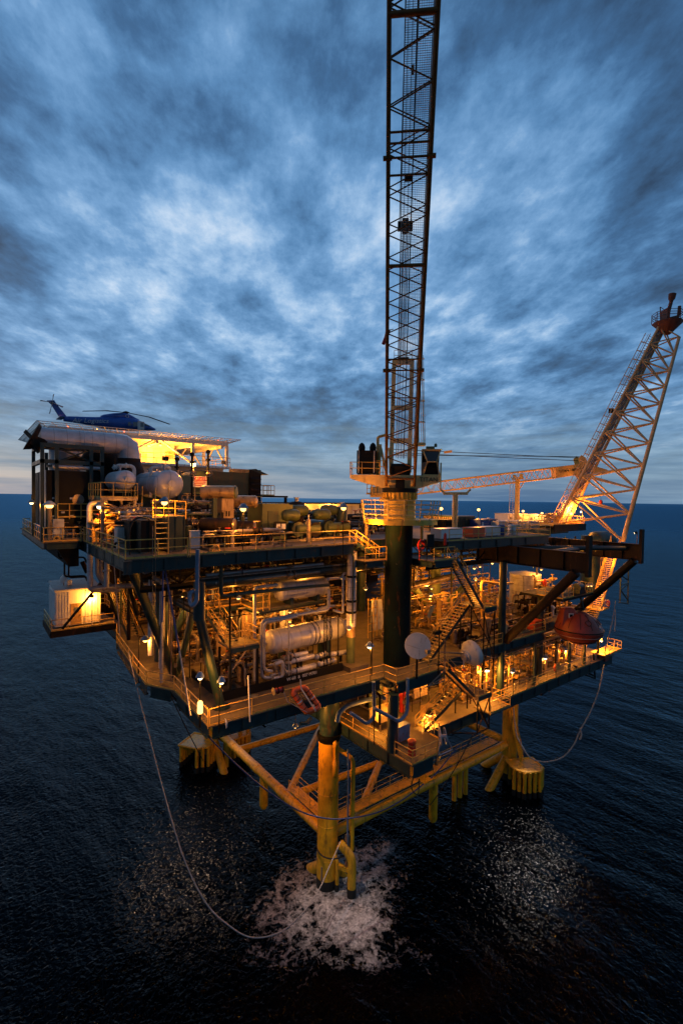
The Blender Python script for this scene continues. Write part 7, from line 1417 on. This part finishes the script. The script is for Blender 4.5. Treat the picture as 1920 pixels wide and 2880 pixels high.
kn = at(1690, 1512, 'y', 3.5); ko = thing('knockout_drum', 'dark teal round ended drum lying right of the flare base', 'vessel', kn); obj('shell', MB().lathe([(.05, -2.6), (.8, -2.3), (1.15, -1.6), (1.2, -1), (1.2, 1.2), (1.1, 1.8), (.7, 2.4), (.05, 2.6)], kn-V((0, 0, .3)), (1, -.2, 0), 26), 'teal', ko); obj('saddle', MB().boxa(kn.x-.2, 3, ZU-1.6, kn.x+.2, 4.2, kn.z-1.2), 'teal', ko)
rl2 = at(1182, 1533, 'y', -.6); hr = thing('fire_hose_reel', 'red hose reel lit orange on the sunken crane deck', 'hose reel', (rl2.x, -.6, 29)); obj('hose_coil', MB().torus((rl2.x, -.7, rl2.z), .42, .09, (.2, -1, 0), 24, 7).torus((rl2.x, -.6, rl2.z), .36, .09, (.2, -1, 0), 24, 7), 'red', hr); obj('stand', MB().tube((rl2.x, -.5, 29), (rl2.x, -.5, rl2.z), .06, n=6), 'red', hr); obj('hub', MB().tube((rl2.x, -.8, rl2.z), (rl2.x, -.4, rl2.z), .1, n=10), 'steel', hr)
q = at(1207, 1535, 'y', -1.3); bb = thing('back_of_sign', 'black sign board seen from behind on the sunken crane deck rail', 'sign board', (q.x, -1.3, 29)); obj('board', MB().boxa(q.x-.42, -1.42, q.z-.1, q.x+.42, -1.38, q.z+.95), 'black', bb); obj('post', MB().tube((q.x-.35, -1.35, 29), (q.x-.35, -1.35, q.z), .04, n=6), 'black', bb)
for i, px_ in enumerate((1185, 1214)): q = at(px_, 1510, 'y', 2.5); strut(('bright yellow post left of two behind the hose reel', 'bright yellow post right of two behind the hose reel')[i], (q.x, 2.5, 29), (q.x, 2.5, 32.0), .14, 'yellow', 'yellow_post', n=10)
e = at(1251, 1520, 'y', -.3); xt = thing('fire_extinguisher', 'slim red extinguisher tube lit at the stair head', 'extinguisher', (e.x, -.3, 29.4)); obj('bottle', MB().lathe([(.12, 0), (.13, .1), (.13, .9), (.05, 1.05)], (e.x, -.3, e.z-.4), n=12), 'red', xt); obj('nozzle', MB().tube((e.x, -.3, e.z+.65), (e.x+.12, -.3, e.z+.5), .025, n=6), 'black', xt)
container('dark container behind the stair head right of the crane column', 1255, 1284, 1462, 7.2, 2.5, 'brown')
# ================================================================ pipe bundles and conduits that fill the decks
rack('dark pipe bundle under the front of the top deck above the grey vessels', (.5, 3.6, 28.9), (13.0, 4.3, 28.9), 7, 71, 1.6, 1.0, drops=0)
rack('dim pipe bundle hung behind the pale vessel under the top deck', (1.0, 7.6, 28.2), (13.2, 7.6, 28.2), 8, 72, 1.8, 1.3, floor=25.4, drops=5)
rack('pipe bundle running back under the top deck along its left side', (.6, 6, 28.0), (.8, 24, 28.0), 7, 73, 1.5, 1.2, floor=ZL, drops=5)
rack('second pipe bundle running back under the top deck behind the left braces', (3.4, 11, 27.0), (3.4, 30, 27.0), 7, 74, 1.6, 1.4, floor=ZL, drops=5)
rack('pipe bundle under the top deck behind the crane column', (14, 7.4, 28.2), (30, 7.4, 28.2), 8, 75, 1.8, 1.2, floor=24, drops=4)
rack('pipe bundle under the top deck above the white tank', (30, 5.8, 28.0), (50, 6.4, 28.0), 8, 76, 1.8, 1.2, floor=24, drops=4)
rack('pipe bundle running back under the top deck over the open brown deck', (22.4, 5, 27.6), (22.4, 26, 27.6), 7, 77, 1.6, 1.2, floor=ZL, drops=3)
rack('pipe bundle running back past the lit manifold in mid deck', (30.6, 9, 27.2), (30.6, 28, 27.2), 7, 78, 1.6, 1.4, floor=ZL, drops=5)
rack('pipe bundle under the main deck over the right cellar walkway', (26.5, .6, 19.0), (49, .6, 19.0), 8, 79, 1.2, .9, ('steel', 'tan', 'brown', 'pipe'), floor=16, drops=5)
rack('second pipe bundle under the main deck behind the cellar manifolds', (18.5, 3.4, 18.9), (46, 3.4, 18.9), 9, 80, 1.8, 1.2, ('steel', 'tan', 'brown', 'pipe'), floor=15.5, drops=6)
rack('pipe bundle under the stepped corner of the main deck', (15.0, -.8, 18.9), (15.0, 9, 18.9), 6, 81, 1.2, .9, ('steel', 'brown', 'pipe', 'blue'), floor=16, drops=3)
rack('grey pipe bundle slung under the front walkway beside the near leg', (3.0, 1.6, 18.9), (13.0, 1.6, 18.9), 5, 82, 1.0, .6, ('black', 'blue', 'dgreen'), drops=0)
rack('pipe bundle under the main deck along its left edge', (1.4, 2, 18.9), (1.4, 22, 18.9), 5, 83, 1.0, .6, ('black', 'blue', 'dgreen'), drops=0)
conduits('row of dark conduits standing among the pipes left of the slim stack', [9.2, 9.9, 10.3, 11.4, 11.9], 5.9, ZL+.3, 28)
conduits('row of dark conduits standing behind the square landing', [2.6, 3.3, 4.6, 5.5, 6.4], 6.6, ZL+.3, 25)
conduits('row of dark uprights standing behind the leaning steel leg', [.9, 1.5, 2.0, 2.9], 8.2, ZL, 28)
conduits('row of thin uprights among the pipes right of the dark column', [31.4, 32.2, 33.6, 34.5, 35.9], 5.2, ZL, 27.6, 'brown')
conduits('row of thin uprights between cellar walkway and manifolds', [26.4, 28.2, 29.2, 32.4, 34.6, 36.6, 39.4], .35, ZS, 19, 'brown', .05)
conduits('row of thin hangers behind the lit landing of the cellar stair', [19.4, 20.6, 21.6, 22.8], 2.4, ZS, 19, 'black')
skid('dark stacked machinery behind the gas compressors on the top deck', 9.4, 10.2, 17.6, 13.6, ZU, 2.6, 91, ('dgreen', 'green', 'brown', 'steel'), 1.0, 'machinery_skid', 'machinery', 5)
skid('dark pipework between cooler and long white cabin on the top deck', 13, 15, 24, 20, ZU, 2.0, 92, ('dgreen', 'brown', 'steel', 'black'), .8, 'machinery_skid', 'machinery', 5)
skid('dim pipework behind the crane drum on the top deck', 19, 9, 27, 14, ZU, 2.2, 93, ('steel', 'brown', 'cream', 'black'), .8, 'machinery_skid', 'machinery', 4)
skid('dark piping around the big silver tank on its left side', -3.4, 6.4, -.4, 8.4, ZU, 2.8, 94, ('steel', 'tan', 'black', 'pipe'), 2.2)
skid('low piping behind the tote tanks at the top deck corner', -4.0, 4.8, -.6, 6.4, ZU, 2.0, 95, ('steel', 'tan', 'brown'), 2.2)
skid('machinery crowding the middle of the top deck behind the brass cylinders', 2.6, 9.4, 8.8, 14.2, ZU, 3.0, 96, ('black', 'dgreen', 'brown', 'steel'), 1.4, 'machinery_skid', 'machinery', 4)
skid('dim valves and pipes on the main deck in front of the braced column', 2.2, 15.6, 8.8, 20, ZL, 3.6, 97, ('steel', 'brown', 'black', 'tan'), 1.0, pots=4)
skid('dark pumps on the main deck between canvas sheet and crane column', 13.6, 10.2, 18.6, 14, ZL, 3.0, 98, ('steel', 'brown', 'black', 'tan'), 1.2, pots=4)
skid('lit pumps on the main deck behind the rail right of the lattice stair', 26.6, 9.4, 31.6, 13, ZL, 3.4, 99, ('tan', 'brown', 'steel'), 1.2, pots=4)
skid('mixed valves on the main deck between dark column and red orange locker', 31.0, .4, 36.4, 1.8, ZL, 1.5, 100, ('tan', 'brown', 'steel'), 1.6, pots=2)
skid('low dark manifold behind the flat round dish on the open brown deck', 20.4, 5.4, 24.6, 7.6, ZL, 1.2, 101, ('steel', 'brown', 'black'), 1.0, pots=2)
skid('lit pumps at the far right of the main deck behind the escape capsule', 41, 2.2, 47.5, 6.0, ZL, 3.4, 102, ('tan', 'brown', 'steel', 'black'), 1.4, pots=5)
skid('pipework at the far right of the main deck under the dark tank leg', 47.8, 3, 53, 8.0, ZL, 3.8, 103, ('tan', 'brown', 'steel', 'yellow'), 1.2, pots=4)
skid('lit pipework at the last bay of the cellar walkway', 43.6, .6, 49.6, 4.2, ZS, 3.2, 104, ('tan', 'brown', 'steel', 'yellow'), 1.6, pots=4)
skid('dim equipment on the main deck in front of the canvas sheet', 9.4, 14.4, 14.4, 17.5, ZL, 3.4, 105, ('steel', 'brown', 'black'), 1.1, pots=4)
# ================================================================ ropes and slings
def rope(label, pts, r, m='rope', n=8, smooth=3):
    P_ = [V(p) for p in pts]; out = []
    for i in range(len(P_)-1):                                        # Catmull-Rom through the points
        p0, p1, p2, p3 = P_[max(i-1, 0)], P_[i], P_[i+1], P_[min(i+2, len(P_)-1)]
        for k in range(6): u = k/6; out.append(.5*((2*p1)+(p2-p0)*u+(2*p0-5*p1+4*p2-p3)*u*u+(3*p1-p0-3*p2+p3)*u**3))
    out.append(P_[-1]); return one('mooring_rope', label, 'rope', MB().sweep(out, r, n), m, P_[0])
def rp_(pts, d0, d1, dip=0): return [D(p[0], p[1], d0+(d1-d0)*i/(len(pts)-1)-dip*sin(pi*i/(len(pts)-1))) for i, p in enumerate(pts)]
rope('long pale rope sagging from the left deck edge down into the foam', rp_([(362, 1835), (385, 1935), (425, 2090), (470, 2260), (520, 2420), (580, 2540), (640, 2600), (705, 2636), (780, 2625), (840, 2580), (895, 2505), (925, 2440), (958, 2366)], 39, 41, 6.5), .045)
rope('thick white rope loop hanging off the right side of the platform', rp_([(1698, 1870), (1680, 1950), (1655, 2010), (1630, 2055), (1612, 2095), (1580, 2130), (1530, 2143), (1490, 2130), (1465, 2095), (1450, 2060), (1443, 1990)], 56, 57), .075)
rope('white rope tail tied to the knot of the hanging loop', rp_([(1630, 2048), (1634, 2066), (1630, 2080)], 55.5, 55.5), .09)
rope('pale rope sling from the lit end platform up toward the capsule deck', rp_([(1697, 1838), (1712, 1785), (1722, 1740), (1730, 1690)], 56, 56), .05)
rope('thin rope with weight hanging right of the half landing', rp_([(1729, 1715), (1729, 1750), (1727, 1776)], 57, 57), .05)
rope('blue hawser festooned from the near corner along the jacket to the right', rp_([(562, 2040), (590, 2075), (660, 2145), (740, 2215), (830, 2275), (905, 2300), (975, 2302), (1060, 2285), (1130, 2250), (1190, 2205), (1230, 2170), (1290, 2095)], 31, 44), .055, 'brope')
rope('black hawser slanting from the left braces down to the boat landing', rp_([(345, 1650), (400, 1770), (455, 1900), (520, 2040), (572, 2140)], 44, 56), .05, 'cable')
rope('black hawser slanting across the right ring tube', rp_([(1330, 2065), (1285, 2150), (1245, 2215), (1208, 2265)], 42, 47), .04, 'cable')
rope('black drooping hose under the ledge of the cellar deck', rp_([(1180, 2140), (1158, 2200), (1160, 2225), (1175, 2232), (1178, 2190)], 37, 38), .04, 'cable')
sl_ = thing('lifting_sling', 'blue two legged lifting sling hanging at the left corner of the top deck', 'sling', D(459, 1575, 29.5)); obj('leg', MB().tube(D(460, 1575, 29.5), D(457, 1750, 29.8), .05, n=8), 'navy', sl_); obj('leg', MB().tube(D(460, 1575, 29.5), D(505, 1830, 29.0), .055, n=8), 'brope', sl_); obj('leg_tail', MB().tube(D(505, 1830, 29.0), D(536, 2012, 28.6), .05, n=8), 'rope', sl_); obj('ring', MB().torus(D(460, 1568, 29.5), .09, .03, (1, 0, 0), 14, 5), 'navy', sl_)
for i, (x0_, x1_) in enumerate(((430, 430), (438, 437))): one('wire_rope', ('thin wire rope hanging from the top deck, left of two', 'thin wire rope hanging from the top deck, right of two')[i], 'wire rope', MB().tube(D(x0_, 1480, 28), D(x1_, 1740, 28.4), .016, n=6), 'steel')
one('wire_rope', 'pale wire with hook hanging before the steep yellow stair', 'wire rope', MB().tube(D(318, 1545, 33), D(338, 1790, 36), .035, n=6), 'rope')
q = D(862, 2015, 33); one('ladder_bag', 'dark rolled scramble net under the orange float', 'net', MB().sweep([q+V((-.5, 0, -.35)), q+V((0, 0, -.45)), q+V((.5, .2, -.35))], .12, 8), 'dgreen')
# ================================================================ lamps
q = W(140, 1487, 'y', 14.5); post_lamp('dazzling floodlamp on a tan post on the left wing by the black enclosure', (W(140, 1420, 'y', 14.5).x, 14.5, ZU), W(140, 1421, 'y', 14.5).z-ZU, watts=1500, r=.26, pole='tan', pr=.17, hood='lgrey')
hang_lamp('small lamp at the outer edge of the black enclosure', (-7.5, 17, 33.9), .6, 150, bulb='bulbw')
q = W(281, 1424, 'y', 10.2); post_lamp('hooded lamp on a thin pole beside the tall silver pipe', (q.x, q.y, ZU-1.2), q.z-ZU+1.2, watts=500, bulb='bulbw', hood='lgrey')
q = W(463, 1412, 'y', 3.6); post_lamp('lamp on the yellow ladder tower below the big silver tank', (q.x, q.y, ZU+1.2), q.z-ZU-1.2, watts=450)
q = W(683, 1430, 'y', 1.5); post_lamp('starry deck lamp on a thin pole at the front rail of the top deck', (q.x, 1.45, ZU-1.6), q.z-ZU+1.6, watts=950)
q = W(967, 1428, 'y', 1.5); post_lamp('starry deck lamp on a thin pole left of the crane drum', (q.x, 1.55, ZU-2.0), q.z-ZU+2.0, watts=950)
for px, py, y, lab in ((1240, 1430, 9.5, 'lamp glowing against the sea just right of the crane drum'), (1345, 1433, 12.0, 'lamp glowing above the corrugated container'), (1470, 1437, 15.2, 'lamp above the white box beside the boom rest post'), (1523, 1443, 14.6, 'lamp above the wide white equipment box')):
    q = W(px, py, 'y', y); post_lamp(lab, (q.x, y, ZU), q.z-ZU, watts=1300, up=True)
for px, py, y, lab in ((1605, 1444, 6.8, 'dazzling lamp on the yellow ladder foot of the flare boom'), ): q = W(px, py, 'y', y); post_lamp(lab, (q.x, y, ZU+.5), q.z-ZU-.5, watts=1500, r=.22, pole='yellow', up=True)
q = W(1637, 1440, 'y', 6.6); flood_lamp('pinkish floodlight beside the foot of the flare boom', (q.x, 6.6, ZU+.5), q.z-ZU-.5, (q.x-6, 10, 33), 500, bulb='bulbw')
q = W(467, 1290, 'y', 26.2); flood_lamp('very bright floodlight under the helideck lighting the white gallery', (q.x, 26.2, 37.62), q.z-37.62, (4.6, 31, 38.9), 1700, size=.6)
q = W(452, 1235, 'y', 28); hang_lamp('lamp fixed under the helideck, left one', (q.x, 28, hz0-.52), .35, 420); q = W(540, 1243, 'y', 28); hang_lamp('lamp fixed under the helideck, right one', (q.x, 28, hz0-.52), .35, 420)
q = W(420, 1247, 'y', 29); hang_lamp('lamp under the helideck near the white door wing', (q.x, 29, hz0-.52), .4, 500)
q = W(544, 1302, 'y', 11.3); flood_lamp('pinkish white floodlight among the vent pipes below the helideck', (q.x, 11.3, q.z-1.5), 1.5, (1, 6, 32.5), 900, bulb='bulbw', size=.42)
q = W(640, 1298, 'y', 27); flood_lamp('unlit black floodlight at the right corner of the white gallery', (q.x-.6, 27, q.z-.6), .5, (q.x+3, 20, 36), lit=False, size=.5)
# left walkway lamps
q = W(400, 1808, 'z', 0); p = W(390, 1905, 'z', ZL); post_lamp('bare bright lamp at the jog of the left walkway', (-.95, 11.15, ZL-.6), 3.3, (.45, -.15), 240, r=.2)
p = W(560, 2000, 'y', .3); q = W(563, 1905, 'y', .3); post_lamp('blue hooded lamp left one at the near left corner', (q.x, .3, ZL-.2), q.z-ZL+.2, watts=260, bulb='bulbw', r=.15)
q = W(621, 1918, 'y', -.5); post_lamp('blue hooded lamp right one at the near left corner', (q.x-.08, -.5, ZL-.5), q.z-ZL+.5, (.12, 0), watts=260, bulb='bulbw', r=.15)
q = W(563, 1990, 'y', -.45); t = thing('navigation_light', 'clear glass navigation lantern glowing yellow outside the near corner rail', 'lantern', (q.x, -.45, q.z-.9)); obj('lantern', MB().lathe([(.13, -.35), (.17, -.3), (.16, .3), (.10, .38), (.05, .42)], q, n=14), 'lantern', t); obj('post', MB().tube(q-V((0, 0, 1.2)), q-V((0, 0, .35)), .07, n=8), 'black', t); glow(t, q+V((-.05, -.45, .1)), 120)
q = W(1040, 1817, 'y', -.3); post_lamp('blue hooded lamp on a thin pole left of the crane column foot', (q.x+.1, -.3, ZL-.2), q.z-ZL+.2, (-.12, 0), watts=330, bulb='bulbw')
q = W(425, 1663, 'y', 25.0); flood_lamp('blazing lamp over the yellow wall of the white cabin', (-1.75, 24.75, 21.0), W(258, 1674, 'y', 24.75).z-21.0, (-1.75, 25.2, 20), 1000, size=.3, pole='lgrey')
# lamps under the top deck (main deck level)
def under(label, px, py, y, w=420, drop=.5, bulb='bulb'):
    q = W(px, py, 'y', y); hang_lamp(label, (q.x, y, q.z+drop+.02), drop, w, bulb)
under('shaded lamp above the lattice stair, upper left of two', 1333, 1598, 3.0, 500); under('shaded lamp above the lattice stair, lower one', 1336, 1631, 4.2, 500)
under('shaded lamp in front of the olive lit column', 1213, 1655, 8.4, 650); under('shaded lamp below the near brown girder', 1521, 1602, 6.5, 600)
under('shaded lamp at the ladder cage behind the capsule', 1694, 1645, 2.5, 350); under('second shaded lamp left of the ladder cage behind the capsule', 1652, 1648, 3.5, 300)
under('small lamp hanging under the top deck above the pale vessel', 858, 1586, 6.0, 200); under('small lamp under the top deck by the dark leaning leg', 640, 1606, 5.0, 200)
for x, y, lab in ((5.5, 13.8, 'bulkhead lamp over the mezzanine manifold, left'), (10.5, 13.6, 'bulkhead lamp over the mezzanine manifold, right'), (4.4, 9.4, 'bulkhead lamp over the lit manifold by the hanging ladder'), (20, 8.5, 'bulkhead lamp over the open brown deck right of the crane column'), (27.5, 12, 'bulkhead lamp above the bright manifold in mid deck'), (36, 13.5, 'bulkhead lamp behind the big white tank'), (44, 12.5, 'bulkhead lamp right of the big white tank'), (22, 15, 'bulkhead lamp far back behind the open brown deck'), (34, 3.6, 'bulkhead lamp above the small valves before the white tank'), (41, 4.0, 'bulkhead lamp above the corner by the red orange locker')):
    hang_lamp(lab, (x, y, 28.4), 3.4 if y > 5 and x > 12 else 1.2, 420)
for x, y, z, w, lab in ((5.0, 7.4, 25.0, 420, 'lamp under the mezzanine floor behind the square landing'), (10.0, 6.6, 24.9, 420, 'lamp under the mezzanine floor behind the fat grey vessel'), (3.0, 12.6, 26, 500, 'lamp behind the left V brace'), (2.6, 19.5, 26, 500, 'lamp by the lagged risers at the left'), (3.4, 26, 26.5, 500, 'lamp near the head of the steep left stair'), (12.4, 1.6, 24.2, 200, 'lamp left of the slim stack lighting its rusty collar'), (12.4, 8.4, 25.5, 380, 'lamp by the canvas sheet left of the crane column'), (9.0, 11.0, 25.0, 400, 'lamp deep among the pipes behind the tan uprights')):
    hang_lamp(lab, (x, y, z), .5, w)
hang_lamp('lamp under the front edge of the top deck over the front walkway', (4.0, 4.0, 27.2), .5, 420)
# cellar level
q = W(1365, 1880, 'y', .4); flood_lamp('broad white lamp below the drum dish over the cellar stairs', (q.x, .3, ZS), q.z-ZS, (q.x-2, -2.5, ZS), 1300, bulb='bulbw', size=.42, pole='yellow')
q = W(1207, 2008, 'y', -.2); post_lamp('lamp with dark arm above the tan box on the cellar deck', (q.x+.5, -.2, ZS), q.z-ZS, (-.5, 0), 800, hood='black')
under('lamp hanging over the yellow table on the cellar deck', 1066, 2003, 1.2, 420)
q = W(1343, 1950, 'y', -1.6); post_lamp('small lamp at the rail of the lit landing', (q.x, -1.6, zl_-.4), q.z-zl_+.4, watts=160, r=.1, bulb='bulbw')
for px, py, y, lab in ((1440, 1888, .2, 'hooded lamp on the right cellar walkway, nearest of three'), (1532, 1850, .2, 'hooded lamp on the right cellar walkway, middle of three'), (1587, 1828, 1.2, 'hooded lamp on the right cellar walkway, farthest of three')):
    q = W(px, py, 'y', y); post_lamp(lab, (q.x, y, ZS), q.z-ZS, watts=480, bulb='bulbw', pole='tan')
for px, py, lab in ((1683, 1799, 'left one of twin lamps on the right hand stair'), (1690, 1803, 'right one of twin lamps on the right hand stair')): q = W(px, py, 'y', -.4); hang_lamp(lab, (q.x, -.4, q.z+.42), .4, 700, 'bulbw')
hang_lamp('added lamp under the top deck brightening the long right hand stair', (55.0, -.3, 27.9), .8, 900); hang_lamp('added lamp behind the escape capsule brightening the half landing', (51.5, 1.0, 24.0), .6, 600)  # both lamps added to brighten the stair
hang_lamp('added lamp brightening the lower flight beside the crane column', (22.8, 2.4, 25.6), .5, 380)  # extra lamp put in to brighten the zigzag flights
for x, y, lab in ((20, 4.2, 'bulkhead lamp over the dim cellar machinery'), (28, 4.5, 'bulkhead lamp over the nearest cellar manifold'), (33, 2.8, 'bulkhead lamp over the middle cellar manifold'), (38.5, 4.5, 'bulkhead lamp between middle and farthest cellar manifold'), (43, 5.5, 'bulkhead lamp over the farthest cellar manifold'), (47, 1.5, 'bulkhead lamp over the end of the cellar walkway'), (17.5, 1.0, 'bulkhead lamp under the stepped corner girder'), (24.5, 2.0, 'bulkhead lamp behind the lit landing')):
    hang_lamp(lab, (x, y, 18.9), 1.1, 380)
flood_lamp('added floodlight under the main deck to brighten the foam', (8.5, 2.5, 18.6), .02, (12.6, 1.8, 0), 2400, 'bulbw', (1, .78, .62), size=.5, spot=radians(34)); hang_lamp('sodium work lamp hung under the main deck left of the near yellow leg', (9.4, 4.6, 18.9), 3.4, 1000); hang_lamp('work lamp under the main deck lighting the left yellow tube', (9.5, 10.0, 18.6), 2.5, 800); hang_lamp('work lamp under the cellar deck lighting the right yellow leg', (37.5, 1.0, 13.2), .5, 220); hang_lamp('work lamp under the cellar deck in the middle of the jacket', (24, 8, 13.2), .5, 380)  # the floodlight is added to brighten the foam
flood_lamp('floodlight on the crane deck shining up at the yellow drum', (13.9, 1.0, ZU), .9, (17.3, 1.2, 33.3), 900, size=.3)
q = W(1794, 1519, 'y', 0); flood_lamp('pair of small lamps on a bracket at the tip of the far brown girder', (45.0, -6.6, 29.7), 1.2, (44, -2, 29), 60, bulb='bulbw', size=.3)

for args in (('added flood bank hidden under the rear left of the main deck for sea glitter', (10.5, 33.0, 18.4), .02, (7.2, 19.0, 0), 9500, 'bulb', (1, .58, .34)), ('added flood bank hidden under the cellar deck by the right leg for sea glitter', (44.0, 3.4, 13.2), .02, (32.5, -1.6, 0), 6000, 'bulb', (1, .80, .66))):  # unseen banks added to make glitter on the water
    t = flood_lamp(*args, size=1.6, spot=radians(44))
    for c in t.children:
        if c.type == 'LIGHT': c.data.shadow_soft_size = .8
